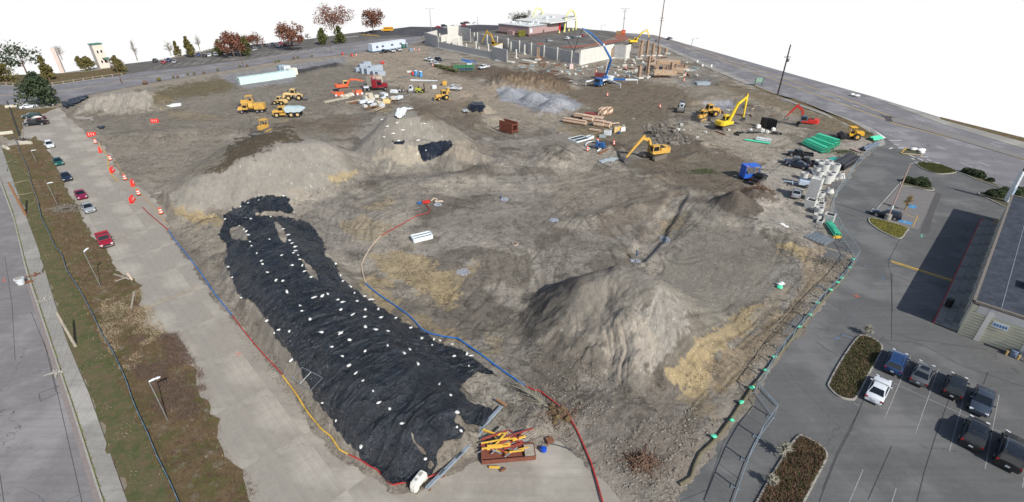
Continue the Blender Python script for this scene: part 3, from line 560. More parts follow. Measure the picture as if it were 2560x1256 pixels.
# ---------------- concrete lot: slabs ----------------
lot = sheet('concrete_lot', [(60,270),(150,268),(230,300),(300,420),(420,520),(520,640),(700,880),(830,1060),(1010,1200),(1110,1150),(1200,1090),(1420,1050),(1560,1150),(1640,1256),(1640,1340),(600,1340),(540,1100),(340,800),(250,640),(120,380),(20,372),(18,345),(60,340)], M_conc, -.025)
def lotslabs():
 o = P(258, 606); th = R(-45.5 + 180); ex = Vector((math.cos(th), math.sin(th))); ey = Vector((-ex.y, ex.x)); out = [P(*p) for p in [(60,272),(150,268),(225,300),(300,420),(420,520),(520,640),(700,880),(830,1060),(1010,1200),(1110,1150),(1200,1090),(1420,1050),(1560,1150),(1640,1256),(1640,1330),(600,1330),(540,1100),(340,800),(250,640),(120,380),(40,372),(60,340)]]
 sx_, sy_ = 9.0, 6.6; rr = random.Random(5); base = {}
 for i in range(-9, 14):
  for j in range(-9, 9):
   c = Vector(o) + ex * (i + .5) * sx_ + ey * (j + .5) * sy_
   if not inpoly(np.array([c.x]), np.array([c.y]), out)[0] or dpoly(np.array([c.x]), np.array([c.y]), out)[0] < 1.2: continue
   if not base:
    m = MB(); m.box((0, 0, -.012), (sx_ - .035, sy_ - .035, .024)); b_ = m.build('slab', M_conc, lot); base[0] = b_; s = b_
   else: s = base[0].copy(); COL.objects.link(s)
   s.location = (c.x, c.y, rr.uniform(-.003, .004)); s.rotation_euler = (0, 0, th + rr.choice((0, math.pi)))
lotslabs()
# ---------------- highway ----------------
FE = [(1470,74),(1516,77),(1564,83),(1598,85),(1635,88),(1700,106),(1800,134),(2000,191),(2180,241),(2352,294),(2560,350),(2680,384)]
HL = [(1588,93),(1655,112),(1750,153),(1934,232),(2005,258),(2125,300),(2180,322),(2215,345),(2250,372),(2300,398),(2420,440),(2560,478),(2680,510)]
sheet('highway', FE + HL[::-1] + [(1560,98),(1500,88)], M_high, .0)
# walk and far verge by the highway
sheet('far_pavement', [(2165,238),(2352,296),(2560,352),(2680,386),(2680,402),(2560,372),(2360,312)], M_walk, .05)
sheet('far_verge', [(2350,293),(2560,345),(2680,380),(2680,388),(2560,356),(2352,299)], M_verge, .06)
sheet('roadside_walk', [(1588,93),(1655,112),(1750,153),(1934,232),(2005,258),(2125,298),(2180,322),(2208,345),(2214,362),(2198,368),(2160,335),(2060,288),(1934,241),(1750,162),(1655,118),(1588,97)], M_walk, .06)
sheet('roadside_verge', [(1870,208),(1934,234),(2005,263),(2125,303),(2165,325),(2196,352),(2190,360),(2160,345),(2120,312),(2060,282),(1990,250),(1925,243)], M_verge, .085)
M_yel = mat('paint_yellow', A(212,172,60), .7, var=.25, scale=3, dirt=.3); M_worn = mat('paint_worn', A(150,150,150), .8, var=.2, scale=3, dirt=.5); M_wht = mat('paint_white', A(205,203,200), .7, var=.15, scale=3, dirt=.3); M_blu = mat('paint_blue', A(70,140,190), .7); M_red = mat('paint_red', A(176,52,56), .7, dirt=.2); M_orp = mat('paint_orange', A(232,92,60), .6)
def stripe(name, pts, wd, m, z=.008, parent=None, kind='structure', w_=False):
 p = [Vector(q) for q in pts] if w_ else [Vector(P(*q)) for q in pts]; mb = MB(); l_, r_ = [], []
 for i, q in enumerate(p):
  d = (p[min(i + 1, len(p) - 1)] - p[max(i - 1, 0)]).normalized(); n_ = Vector((-d.y, d.x)) * wd / 2; l_.append(q + n_); r_.append(q - n_)
 for i in range(len(p) - 1): mb.quad((*r_[i], z), (*r_[i + 1], z), (*l_[i + 1], z), (*l_[i], z))
 o = mb.build(name, m, parent)
 if kind and not parent: o['kind'] = kind
 return o
hw = bpy.data.objects['highway']; KIDS.clear()
def hpar(px0, px1): return [P(*px0), P(*px1)]
Y1 = [(1625,88),(1683,108),(1853,170),(2000,222),(2214,300),(2240,311),(2400,351),(2560,400),(2680,438)]
stripe('yellow_line', Y1, .3, M_yel, .008, hw)
stripe('yellow_line', [(1628,86),(1700,106),(1853,161),(2000,209),(2110,246),(2236,294)], .3, M_yel, .008, hw)
A0, A1 = Vector(P(1853,170)), Vector(P(2214,300)); dr = (A1 - A0).normalized(); nr = Vector((-dr.y, dr.x))
for off in (-10.4, -5.6, 10.4, 15.2):
 s = -98
 while s < 210:
  p = A0 + nr * off + dr * s; q = A0 + nr * off + dr * (s + 3.2)
  u_, v_ = proj(p.x, p.y, 0)
  if v_ > 95 and u_ < 2640 and q.y > 5: stripe('lane_dash', [p, q], .16, M_wht, .008, hw, w_=True)
  s += 12.2
stripe('edge_line', [A0 - nr * .1 + dr * 84, A0 + dr * 84.2], .1, M_wht, .009, hw, w_=True)
sheet('median_island', [(2226,296),(2245,296),(2330,320),(2420,345),(2560,392),(2680,430),(2680,438),(2560,400),(2400,352),(2260,312),(2232,306)], mat('median', A(128,124,120), .9, bump=.3), .09)
sheet('tar_patch', [(2195,284),(2212,290),(2226,290),(2244,297),(2228,300),(2232,306),(2214,303),(2212,296)], mat('tar_dark', A(74,72,74), .8), .011)
for a_, b_ in (((2084,247),(2101,251)), ((2131,263),(2148,268)), ((1785,155),(1798,159))): stripe('turn_arrow', [a_, b_], .35, M_wht, .008, hw)
for q in [(1640,150,1900,236),(1690,120,2080,258),(1790,140,2000,196)]: stripe('road_seam', [(q[0], q[1]), (q[2], q[3])], .12, M_seam, .006, hw)
sheet('manhole_patch', [(1850,157),(1868,158),(1862,161)], M_walk, .012)
# ---------------- back road, car parks beyond ----------------
BR_U = [(-60,206),(0,213),(100,218),(148,211),(250,196),(353,180),(480,168),(640,146),(780,122),(900,104),(960,97),(1060,88),(1100,84)]
BR_L = [(1060,106),(1030,112),(920,128),(870,136),(700,152),(603,170),(480,190),(353,212),(190,243),(130,262),(60,275),(0,262),(-60,262)]
sheet('back_road', BR_U + BR_L, M_high, 0)
stripe('yellow_line', [(-20,240),(100,236),(198,222),(340,197),(406,188),(545,167),(700,140),(913,112),(960,106)], .3, M_yel, .008, bpy.data.objects['back_road'])
stripe('edge_line', [(150,226),(340,205),(603,172),(760,146),(880,130)], .14, M_wht, .008, bpy.data.objects['back_road']); stripe('edge_line', [(150,218),(340,188),(603,154),(760,130),(880,114)], .14, M_wht, .008, bpy.data.objects['back_road'])
for i in range(3): stripe('crossing_bar', [(4 + i * 10, 264 - i), (-12 + i * 16, 275)], .5, M_wht, .009, bpy.data.objects['back_road'])
M_farlot = paving('far_asphalt', A(96,93,90), A(122,118,112), cs=.08, amt=.4, rot=R(-40)); M_newlot = paving('new_asphalt', A(74,74,78), A(88,88,92), cs=.03, amt=.2)
sheet('far_car_park', [(262,192),(300,168),(315,160),(394,151),(430,147),(538,124),(620,115),(700,105),(770,98),(872,84),(906,80),(940,90),(1040,88),(960,97),(900,104),(780,122),(640,146),(480,168),(353,180)], M_farlot, .006)
sheet('north_lawn', [(-60,196),(0,190),(90,186),(143,184),(210,177),(262,168),(300,168),(315,185),(250,196),(148,211),(100,218),(0,213),(-60,206)], M_verge, .05)
sheet('lawn_path', [(140,185),(210,175),(300,160),(315,160),(312,166),(220,179)], M_walk, .07)
sheet('new_car_park', [(895,84),(930,76),(987,72),(1027,67),(1089,68),(1198,62),(1258,64),(1290,66),(1230,78),(1100,88),(1060,90),(960,97)], M_newlot, .004)
sheet('restaurant_car_park', [(1050,92),(1230,76),(1300,66),(1437,70),(1459,72),(1534,82),(1590,93),(1560,108),(1430,128),(1400,145),(1180,98),(1065,104)], M_farlot, .009)
fl = bpy.data.objects['far_car_park']
for i in range(19):
 x = 395 + i * 24; y = 166 - i * 2.55; stripe('bay_line', [(x - 10, y + 6), (x + 12, y - 6)], .13, M_wht, .012, fl)
for i in range(5): stripe('crossing_bar', [(862 + i * 7, 95 - i * .6), (867 + i * 7, 92 - i * .6)], .5, M_wht, .012, fl)
rl = bpy.data.objects['restaurant_car_park']
for i in range(14): stripe('bay_line', [(1330 + i * 12, 96 + i * 1.2), (1346 + i * 12, 104 + i * .8)], .13, M_wht, .014, rl)
for i in range(12): stripe('bay_line', [(1440 + i * 9, 80 + i * 1.4), (1450 + i * 9, 86 + i * 1.3)], .13, M_wht, .014, rl)
for i in range(9): stripe('bay_line', [(1200 + i * 11, 96 + i * 3), (1214 + i * 11, 94 + i * 3)], .13, M_wht, .014, rl)
# ---------------- parking lot on the right ----------------
sheet('parking_lot', [(2190,352),(2215,345),(2250,370),(2300,396),(2420,438),(2560,478),(2700,520),(2760,1340),(1560,1340),(1640,1256),(1700,1190),(1760,1120),(1860,970),(1990,790),(2060,690),(2020,610),(2050,520),(2090,440),(2140,390)], M_park, -.012)
pl = bpy.data.objects['parking_lot']; O8 = lambda a: [(2040 + x / 2.533, 760 + y / 2.533) for x, y in a]; O7 = lambda a: [(2040 + x / 3.14, 380 + y / 3.14) for x, y in a]; O6 = lambda a: [(1500 + x / 3.529, 900 + y / 3.529) for x, y in a]
for a_ in ([(600,330),(435,725)], [(775,410),(630,820)], [(1160,575),(1070,1045)], [(965,490),(845,930)], [(490,500),(1190,820)], [(298,1050),(205,1270)], [(508,1165),(470,1290)], [(1316,1100),(1308,1165)], [(240,628),(275,645)]): stripe('bay_line', O8(a_), .08, M_worn, .001, pl)
for a_ in ([(482,-200),(478,225)], [(300,610),(220,800),(140,950),(60,1150),(20,1256)], [(410,230),(600,240),(700,270),(900,380),(1317,528)], [(480,180),(620,225),(1080,290)], [(840,610),(770,800),(690,1050),(640,1250)], [(1090,430),(1060,510)], [(480,900),(330,1240)], [(0,240),(160,345)]): stripe('tar_seam', O8(a_), .055, M_seam, .003, pl)
for a_ in ([(740,540),(570,850),(565,860),(590,980),(600,1256)], [(975,330),(930,460),(880,640)], [(590,930),(1040,1070)], [(580,960),(1030,1120)], [(450,640),(330,620)], [(160,450),(420,560)]): stripe('tar_seam', O7(a_), .06, M_seam, .003, pl)
for a_ in ([(1820,1000),(1900,640),(2100,820)][:0] or [(2290,440),(2090,820),(1960,1150)], [(680,410),(860,560)], [(1200,500),(900,680)][:0] or [(1290,430),(1120,640),(940,1160)], [(1300,500),(1500,620)], [(1110,800),(1330,900)], [(1060,920),(1240,1060)], [(940,1150),(700,1250)]): stripe('tar_seam', O6(a_), .04, M_seam, .003, pl)
sheet('worn_bays', O7([(660,265),(940,320),(870,470),(805,612),(540,560),(490,450)]), mat('worn_asphalt', A(118,114,112), .92, bump=.4, var=.2), .004)
sheet('old_strip', O7([(940,320),(990,330),(930,470),(880,640),(820,640),(880,470)]), mat('old_asphalt', A(84,81,82), .92, bump=.4), .0045)
for i in range(9):
 a_ = [(640 - i * 12 + 20, 300 + i * 30), (905 - i * 12, 345 + i * 30)]; stripe('bay_line', O7(a_), .08, M_worn, .008, pl)
for q in ([(735,412),(793,428),(780,447),(718,432)], [(650,530),(755,555),(748,572),(642,548)]):
 f = sheet('accessible_bay_sign', O7(q), M_blu, .010, None, pl)
 x0 = (q[0][0] + q[2][0]) / 2; y0 = (q[0][1] + q[2][1]) / 2
 stripe('wheelchair_symbol', O7([(x0 - 6, y0 - 6), (x0, y0 + 2), (x0 + 8, y0 + 2)]), .1, M_wht, .014, f)
stripe('yellow_line', O7([(588,855),(700,890),(1072,1008)]), .28, M_yel, .004, pl); stripe('yellow_line', O7([(592,866),(700,901),(1070,1018)]), .14, M_yel, .006, pl)
for a_ in ([(820,540),(690,480)], [(800,500),(760,590)], [(1380,545),(1430,572)], [(1385,560),(1450,525)], [(1400,535),(1430,560)]): stripe('hatch_line', O7(a_), .09, M_yel, .012, pl)
for c_, rr_ in (((320,1132), 1), ):
 for a_ in ([(285,1125),(355,1143)], [(325,1118),(312,1148)]): stripe('survey_mark', O7(a_), .07, M_orp, .004, pl)
for a_ in ([(515,972),(532,982),(520,998)], [(385,885),(412,892)], [(438,1105),(446,1118)], [(290,560),(300,550)], [(238,620),(250,630)]): stripe('survey_mark', O7(a_), .06, M_blu, .004, pl)
for a_ in ([(160,190),(225,215)], [(150,210),(120,225)], [(245,68),(255,73)]): stripe('survey_mark', O8(a_), .07, M_blu, .004, pl)
for a_ in ([(820,655),(845,668)], [(828,672),(832,645)]): stripe('survey_mark', O7(a_), .12, mat('paint_green', A(120,200,170), .7), .004, pl)
stripe('sawn_patch', O8([(148,208),(165,185),(245,210),(240,232),(148,208)]), .07, M_seam, .003, pl); stripe('sawn_patch', O8([(-20,105),(80,150),(70,168),(-10,150)]), .06, M_seam, .003, pl)
for a_ in ([(-30,170),(-20,160)],[(2045,700),(2050,690)]): pass
for i, (q) in enumerate([[(1000,905),(1140,905)], [(1050,950),(1110,955)], [(1100,990),(1180,985)], [(1000,1000),(1040,985)], [(1220,1065),(1290,1095)], [(1320,1105),(1380,1130)], [(1350,1085),(1440,1090)], [(1400,1140),(1450,1160)], [(1250,1105),(1280,1120)], [(1425,1118),(1470,1130)], [(1510,1155),(1570,1162)]]):
 stripe('worn_white_mark', [(2000 + x / 4.486, 150 + y / 4.486) for x, y in q], .45, M_wht, .016, pl)
for q in [(2060,700,2090,640),(1620,1150,1640,1130)]: pass
# orange cross on concrete, saw marks in the street
lot_ = bpy.data.objects['concrete_lot']
for a_ in ([(587,884),(607,886)], [(594,892),(600,880)]): stripe('survey_mark', a_, .06, M_orp, .012, lot_)
stt = bpy.data.objects['street']
stripe('sawn_patch', [(148,965),(97,984),(101,1003),(150,981)], .09, M_seam, .006, stt)
for a_ in ([(4,702),(18,700)], [(10,695),(12,706)]): stripe('survey_mark', a_, .07, M_orp, .006, stt)
for a_ in ([(78,780),(122,890),(170,1100),(205,1256),(215,1320)], [(12,640),(30,760),(38,900)], [(-10,1120),(10,1256)], [(105,830),(112,860),(140,980)], [(0,750),(40,742),(100,722)]): stripe('tar_seam', a_, .05, M_seam, .005, stt)
sheet('gutter', [(60,690),(66,686),(124,858),(175,1010),(253,1256),(275,1320),(258,1320),(238,1256),(160,1010),(112,858)], mat('gutter', A(138,128,124), .9, bump=.3), .006)
stripe('expansion_strip', [(160,417),(200,406),(268,390)], .16, mat('board_pale', A(180,155,115), .9, var=.3), .012, lot_)
stripe('expansion_strip', [(368,772),(420,748),(500,715)], .12, mat('board_pale', (0,0,0)), .012, lot_)
Z3 = lambda a: [(500 + x / 3.14, 460 + y / 3.14) for x, y in a]; Z4 = lambda a: [(700 + x / 2.88, 820 + y / 2.88) for x, y in a]
# ---------------- black sheeting over the long berm ----------------
TARP = [(691,485),(650,490),(615,501),(585,520),(560,536),(556,565),(543,587),(564,610),(567,638),(560,651),(572,675),(580,696),(589,724),(600,742),(627,756),(645,770),(659,788),(678,820),(690,846),(707,862),(722,880),(735,900),(752,925),(776,980),(800,1018),(821,1046),(845,1080),(874,1115),(905,1150),(943,1178),(978,1212),(1030,1205),(1075,1185),(1096,1160),(1090,1140),(1110,1105),(1148,1094),(1162,1077),(1141,1056),(1144,1035),(1169,1060),(1195,1062),(1214,1070),(1231,1042),(1231,1018),(1203,1014),(1170,1000),(1151,976),(1160,960),(1197,931),(1242,940),(1221,921),(1200,903),(1162,882),(1120,862),(1085,851),(1050,822),(1015,808),(987,794),(952,766),(925,748),(898,731),(853,692),(838,657),(815,641),(815,619),(805,600),(793,581),(785,565),(771,555),(745,550),(723,546),(700,540),(640,536),(645,533),(700,529),(736,532),(730,515),(723,495),(707,490)]
HOLES = [[(573,571),(605,562),(618,585),(618,600),(580,597)], [(685,552),(700,560),(717,587),(713,606),(700,596)], [(755,648),(772,660),(793,683),(795,699),(771,683)], Z4([(950,760),(985,830),(1040,890),(1060,915),(1010,880),(960,820)]), Z4([(1085,965),(1105,985),(1090,1010),(1065,1000)])]
BAX0, BAX1 = Vector(P(690,600,3.5)), Vector(P(1000,1080,3.5)); BD = (BAX1 - BAX0).normalized()
def tarp_h(X, Y):
 s = X * BD.x + Y * BD.y; t = -X * BD.y + Y * BD.x
 g = ground(X, Y, False)
 sgn = fbm(s, t, .12, 2, 80) * 5
 w_ = 1 - np.abs(vn(s * .55 + sgn + t * .10, t * .09, 70) * 2 - 1); w2 = 1 - np.abs(vn(s * 1.5 + sgn * 2 - t * .22, t * .2 + 9, 72) * 2 - 1); w3 = 1 - np.abs(vn(s * 4.2 + sgn * 3 + t * .3, t * .5, 74) * 2 - 1)
 wr = 1 - np.abs(fbm(X, Y, .8, 3, 75) * 2 - 1); mk = np.clip((fbm(X, Y, .22, 3, 76) - .38) * 5, 0, 1)
 return g + .05 + .30 * w_ ** 4 + (.35 + mk * .65) * (.26 * w2 ** 5 + .13 * w3 ** 3) + .13 * wr ** 4 * (1 - mk * .6)
def build_tarp():
 gx = np.arange(490, 1290, 1.25); gy = np.arange(470, 1290, 1.25); PX, PY = np.meshgrid(gx, gy); u = 628 - PY; rx = PX - 1280; ry = FPX * CT + u * ST; rz = -FPX * ST + u * CT; t = -(CH - 2.3) / rz
 X = rx * t; Y = ry * t; Z = tarp_h(X, Y); d = Y * CT - (Z - CH) * ST; v = Y * ST + (Z - CH) * CT; QX = 1280 + FPX * X / d; QY = 628 - FPX * v / d
 j = (fbm(X, Y, 1.2, 3, 79) - .5) * 16; k = sdp(QX, QY, TARP) > j
 for h_ in HOLES: k &= ~(sdp(QX, QY, h_) > j * .5)
 q = k[:-1, :-1] & k[1:, :-1] & k[:-1, 1:] & k[1:, 1:]; W = X.shape[1]; r, c = np.nonzero(q); a = r * W + c; F = np.stack([a + W, a + W + 1, a + 1, a], 1)
 used = np.unique(F); idx = -np.ones(X.size, np.int64); idx[used] = np.arange(len(used)); F = idx[F]; V = np.stack([X.ravel()[used], Y.ravel()[used], Z.ravel()[used]], 1)
 me = bpy.data.meshes.new('black_sheeting'); me.vertices.add(len(V)); me.vertices.foreach_set('co', V.astype(np.float32).ravel()); me.loops.add(F.size); me.loops.foreach_set('vertex_index', F.ravel().astype(np.int32))
 me.polygons.add(len(F)); me.polygons.foreach_set('loop_start', np.arange(0, F.size, 4, dtype=np.int32)); me.update(calc_edges=True); me.polygons.foreach_set('use_smooth', np.ones(len(F), bool))
 t_ = NT('black_plastic', .3, .6); n1 = t_.noise(.5, 5, .7); c_ = t_.mix(t_.rng(n1, .45, .75, 0, .6), (.009, .013, .019), (.05, .06, .076)); c_ = t_.mix(t_.rng(t_.noise(5, 5, .7), .58, .8, 0, .5), c_, (.09, .09, .095))
 r0 = R(-45 + 90); wr = t_.mth('ADD', t_.noise(1.3, 6, .7, t_.map((3.4, .4, 1), (0, 0, R(-45))), 1.5), t_.mth('MULTIPLY', t_.noise(4.5, 6, .7, None, 1.2), .7))
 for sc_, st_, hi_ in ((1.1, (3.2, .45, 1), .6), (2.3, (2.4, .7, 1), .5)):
  n_ = t_.noise(sc_, 5, .65, t_.map(st_, (0, 0, R(-45))), 1.8); l_ = t_.mth('MULTIPLY', t_.rng(t_.mth('ABSOLUTE', t_.mth('SUBTRACT', n_, .5)), 0, .022, 1, 0), t_.rng(t_.noise(sc_ * .3, 4), .44, .62)); c_ = t_.mix(t_.mth('MULTIPLY', l_, hi_), c_, (.16, .165, .175)); wr = t_.mth('ADD', wr, t_.mth('MULTIPLY', l_, .35))  # pale streaks in the colour stand in for glints along the creases
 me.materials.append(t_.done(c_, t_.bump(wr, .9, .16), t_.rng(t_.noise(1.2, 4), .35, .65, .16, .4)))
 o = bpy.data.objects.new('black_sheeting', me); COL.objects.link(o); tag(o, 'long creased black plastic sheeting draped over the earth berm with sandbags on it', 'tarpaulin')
build_tarp()
def surf(px, py, f=tarp_h):
 t = np.linspace(.5, 1.01, 500); g = P(px, py, 0); X = g[0] * t; Y = g[1] * t; Z = CH * (1 - t); H = f(X, Y); k = int(np.argmax(Z < H)); return X[k], Y[k], H[k]
def gfine(X, Y): return ground(X, Y, False)
M_bag = mat('sandbag_cloth', A(225,225,222), .8, var=.08, scale=6, bump=.6, bscale=9, dirt=.25)
mbs = []
for v in range(4):
 m = MB(); m.blob((0, 0, .1), (.36 + .06 * v, .2, .14), 9, 6, .16, v); m.blob((.42 + .05 * v, .03, .08), (.13, .08, .05), 6, 4, .3, v + 9); mbs.append(m.mesh('sandbag', M_bag, 60))
bags = Z3([(310,330),(345,357),(365,378),(380,402),(392,455),(405,488),(445,545),(483,606),(492,633),(530,700),(597,760),(683,848),(787,960),(800,1003),(865,1070),(700,1160),(617,1148),(545,437),(555,260),(403,276),(378,150),(320,183),(197,283),(223,655),(325,898),(255,735),(652,358),(693,403),(705,445),(722,467),(745,495),(752,527),(735,545),(770,562),(783,597),(805,643),(820,690),(872,735),(640,565),(652,765),(725,640),(1003,865),(960,888),(895,893),(1083,912),(1118,930),(1105,988),(1200,1028),(1290,1048),(1234,924),(1213,862),(1183,808),(1120,765),(1103,718),(1065,630),(1400,985),(1297,990),(1420,1052),(1533,1055),(1300,1128),(1383,1145),(1475,1157),(1652,1133),(1105,1175),(1170,1228),(955,1167),(1290,885),(1350,908),(740,228),(462,130),(655,97),(530,1075),(585,1170),(1740,1215),(1835,1222),(1325,912)]) + Z4([(375,140),(450,205),(495,272),(547,328),(598,382),(670,458),(710,540),(790,585),(875,692),(405,670),(308,542),(585,855),(1047,948),(1273,715),(1300,742),(1272,608),(1228,487),(1145,410),(993,262),(895,185),(935,155),(1255,207),(1345,190),(1375,203),(1095,123),(1022,78),(612,170),(1240,120),(1360,275),(775,130),(500,90),(438,40),(70,25),(1150,93),(690,15),(85,232)])
M_GROUPBAG = 'white sandbags weighing down the black sheeting'
for i, (x, y) in enumerate(bags):
 X, Y, Z = surf(x, y); o = bpy.data.objects.new('sandbag', mbs[i % 4]); COL.objects.link(o); o.location = (X, Y, Z - .03); o.rotation_euler = (random.uniform(-.2, .2), random.uniform(-.2, .2), random.uniform(0, 3.1)); s = random.uniform(.55, .8); o.scale = (s * .85, s * random.uniform(.9, 1.3), s * .9)
 s_ = (X - BAX0.x) * BD.x + (Y - BAX0.y) * BD.y; t_ = -(X - BAX0.x) * BD.y + (Y - BAX0.y) * BD.x; Lb = (BAX1 - BAX0).length; q_ = s_ / Lb
 zn = ('round upper end' if q_ < .08 else 'upper third' if q_ < .36 else 'middle stretch' if q_ < .68 else 'lower third' if q_ < .95 else 'front end'); sd_ = ('parking side edge' if t_ > 3.6 else 'parking side shoulder' if t_ > 1 else 'ridge' if t_ > -1.2 else 'lot side shoulder' if t_ > -3.8 else 'lot side edge')
 tag(o, 'white sandbag on the black sheeting, %s of the berm, %s' % (zn, sd_), 'sandbag', M_GROUPBAG)
B5 = [((2055,591),'f'),((2047,650),'g')]
for x, y in Z3([])+[(975+ (i * 37) % 60 - 20, 300 + i * 9) for i in range(7)] + [(1061,312),(1045,352),(1066,378)]:
 X, Y, Z = surf(x, y, gfine); o = bpy.data.objects.new('sandbag', mbs[0]); COL.objects.link(o); o.location = (X, Y, Z); o.rotation_euler = (0, 0, random.uniform(0, 3)); o.scale = (1.3, 1.3, 1)
 tag(o, 'white sandbag lying loose on the slope of the tall cone heap', 'sandbag', 'sandbags scattered on the tall cone heap')
def drape(name, poly, mt, lab, cat, off=.12, amp=.3, step=1.5, f=1.2, seed=5, base=0.):
 xs = [p[0] for p in poly]; ys = [p[1] for p in poly]; gx = np.arange(min(xs) - 6, max(xs) + 6, step); gy = np.arange(min(ys) - 6, max(ys) + 60, step * .7); PX, PY = np.meshgrid(gx, gy)
 pts = [surf(a, b, gfine) for a, b in poly]; zc = sum(p[2] for p in pts) / len(pts)
 u = 628 - PY; rx = PX - 1280; ry = FPX * CT + u * ST; rz = -FPX * ST + u * CT; t = -(CH - zc) / rz; X = rx * t; Y = ry * t
 Z = ground(X, Y, False) + off + amp * (1 - np.abs(fbm(X, Y, f, 4, seed) * 2 - 1)) ** 2
 d = Y * CT - (Z - CH) * ST; v = Y * ST + (Z - CH) * CT; QX = 1280 + FPX * X / d; QY = 628 - FPX * v / d
 k = sdp(QX, QY, poly) > (fbm(X, Y, f, 3, seed + 1) - .5) * 6; q = k[:-1, :-1] & k[1:, :-1] & k[:-1, 1:] & k[1:, 1:]; W = X.shape[1]; r, c = np.nonzero(q); a = r * W + c
 m = MB(); m.v = list(zip(X.ravel().tolist(), Y.ravel().tolist(), Z.ravel().tolist())); m.f = np.stack([a, a + 1, a + W + 1, a + W], 1).tolist(); m.m = [0] * len(m.f)
 o = m.build(name, mt, smooth=70); bm = bmesh.new(); bm.from_mesh(o.data); bmesh.ops.delete(bm, geom=[v for v in bm.verts if not v.link_faces], context='VERTS'); bmesh.ops.solidify(bm, geom=bm.faces[:], thickness=.03); bm.to_mesh(o.data); bm.free()
 return tag(o, lab, cat)
M_wtarp = mat('white_plastic', A(232,236,244), .5, var=.05, scale=3, bump=.5, bscale=5); M_btarp = mat('dark_plastic', (.014,.018,.028), .35, var=.4, scale=2, bump=.8, bscale=5)
drape('white_sheeting', [(992,262),(1002,255),(1030,254),(1050,264),(1020,262),(1010,266),(1033,272),(1018,276),(1012,290),(1002,298),(986,292),(990,278)], M_wtarp, 'crumpled white plastic sheeting on the tip of the tall cone heap', 'tarpaulin', amp=.5)
drape('dark_sheeting', [(1042,362),(1075,356),(1105,350),(1128,352),(1133,366),(1110,385),(1085,398),(1060,408),(1052,390)], M_btarp, 'dark sheeting folded over the foot of the tall cone heap', 'tarpaulin')
drape('dark_sheeting', [(980,352),(1010,350),(1016,362),(985,362)], M_btarp, 'short dark roll of sheeting halfway up the tall cone heap', 'tarpaulin')
drape('covered_heap', [(1170,262),(1182,254),(1205,254),(1216,268),(1210,282),(1185,284),(1172,275)], M_btarp, 'low heap wrapped in glossy black plastic beside the blue grey gravel', 'covered heap', amp=.25)
drape('white_sheeting', [(1153,275),(1168,268),(1175,282),(1160,282)], M_wtarp, 'scrap of white sheeting at the foot of the black wrapped heap', 'tarpaulin', amp=.3)
drape('dark_sheeting', [(178,245),(200,240),(228,236),(215,248),(190,262),(165,270),(150,258)], M_btarp, 'torn dark sheeting at the street side of the pale heap', 'tarpaulin', amp=.5)
drape('dark_sheeting', [(243,316),(262,314),(258,322),(244,322)], M_btarp, 'small scrap of dark sheeting in front of the pale heap', 'tarpaulin')
# ---------------- hoses and pipes on the ground ----------------
def hose(name, pts, r, mt, lab, cat='hose', f=gfine, up=.06):
 q = [Vector(surf(x, y, f)) for x, y in pts]; fine = []
 for a, b in zip(q[:-1], q[1:]):
  n = max(2, int((b - a).length / .5))
  for i in range(n): p = a.lerp(b, i / n); fine.append((p.x, p.y))
 fine.append((q[-1].x, q[-1].y)); F = np.array(fine); Z = f(F[:, 0], F[:, 1]); Z = np.convolve(np.pad(Z, 1, 'edge'), [.25, .5, .25], 'valid')
 return tag(MB().tube([(x, y, max(z, .0) + r + up) for (x, y), z in zip(fine, Z)], r, 6).build(name, mt, smooth=60), lab, cat)
M_hred = mat('hose_red', A(176,52,50), .6, dirt=.3); M_hblue = mat('hose_blue', A(30,110,190), .6, dirt=.2); M_hyel = mat('hose_yellow', A(222,178,70), .6, dirt=.3); M_hwht = mat('hose_pale', A(205,185,165), .6, dirt=.3)
hose('hose', [(357,520),(372,535),(395,555),(422,578)], .08, M_hred, 'red hose at the edge of the concrete lot above the blue hose')
hose('hose', [(422,578),(440,605),(462,632),(500,680),(540,740),(582,792)], .07, M_hblue, 'blue hose along the concrete lot beside the black sheeted berm')
hose('hose', [(582,792),(612,832),(640,866),(670,900),(700,931),(707,941)], .07, M_hred, 'faded red hose on the concrete lot between blue and yellow hose')
hose('hose', Z4([(20,350),(80,430),(130,500),(190,600),(240,665),(300,735),(370,790),(400,840),(430,885),(490,915)]), .08, M_hyel, 'yellow hose running along the near edge of the concrete lot')
hose('hose', Z4([(500,920),(600,970),(650,1005),(700,1030),(760,1090),(790,1125),(820,1137),(880,1125),(950,1105)]), .08, M_hred, 'red hose around the front corner of the black sheeting')
hose('hose', Z4([(1065,1085),(1150,1050)]), .08, M_hred, 'short red hose stub beside the white barrier and steel rails')
hose('hose', [(1065,512),(1075,525),(1072,535),(1045,540),(1010,560),(970,583),(953,593)], .07, M_hred, 'thin red hose running out from the small pump in the middle of the site')
hose('hose', [(953,593),(935,610),(922,628),(912,645),(904,665),(908,690),(915,711)], .08, M_hwht, 'pale hose curving around the ochre puddle')
hose('hose', Z3([(1300,788),(1400,875),(1530,960),(1640,1040),(1700,1100),(1740,1150),(1810,1182),(1900,1205),(2020,1218),(2080,1256)]) + Z4([(1280,78),(1400,165),(1530,260),(1640,340),(1765,422)]), .09, M_hblue, 'bright blue hose between the black sheeted berm and the ochre puddle')
hose('hose', Z4([(1765,422),(1820,450),(1875,465),(1960,530),(2060,605),(2085,650),(2140,750),(2190,860),(2240,980),(2280,1110),(2320,1256),(2340,1300)]), .09, M_hred, 'long dark red hose running past the uprooted tree to the front of the site')
hose('hose', Z4([(1940,838),(2010,855),(2110,888)]), .05, mat('hose_dark', A(60,66,74), .6), 'thin dark hose lying beside the scrap skip')
hose('barrier_cable', [(245,352),(250,365),(262,382),(278,392)], .06, M_hblue, 'blue hose between the first red barriers', 'hose')
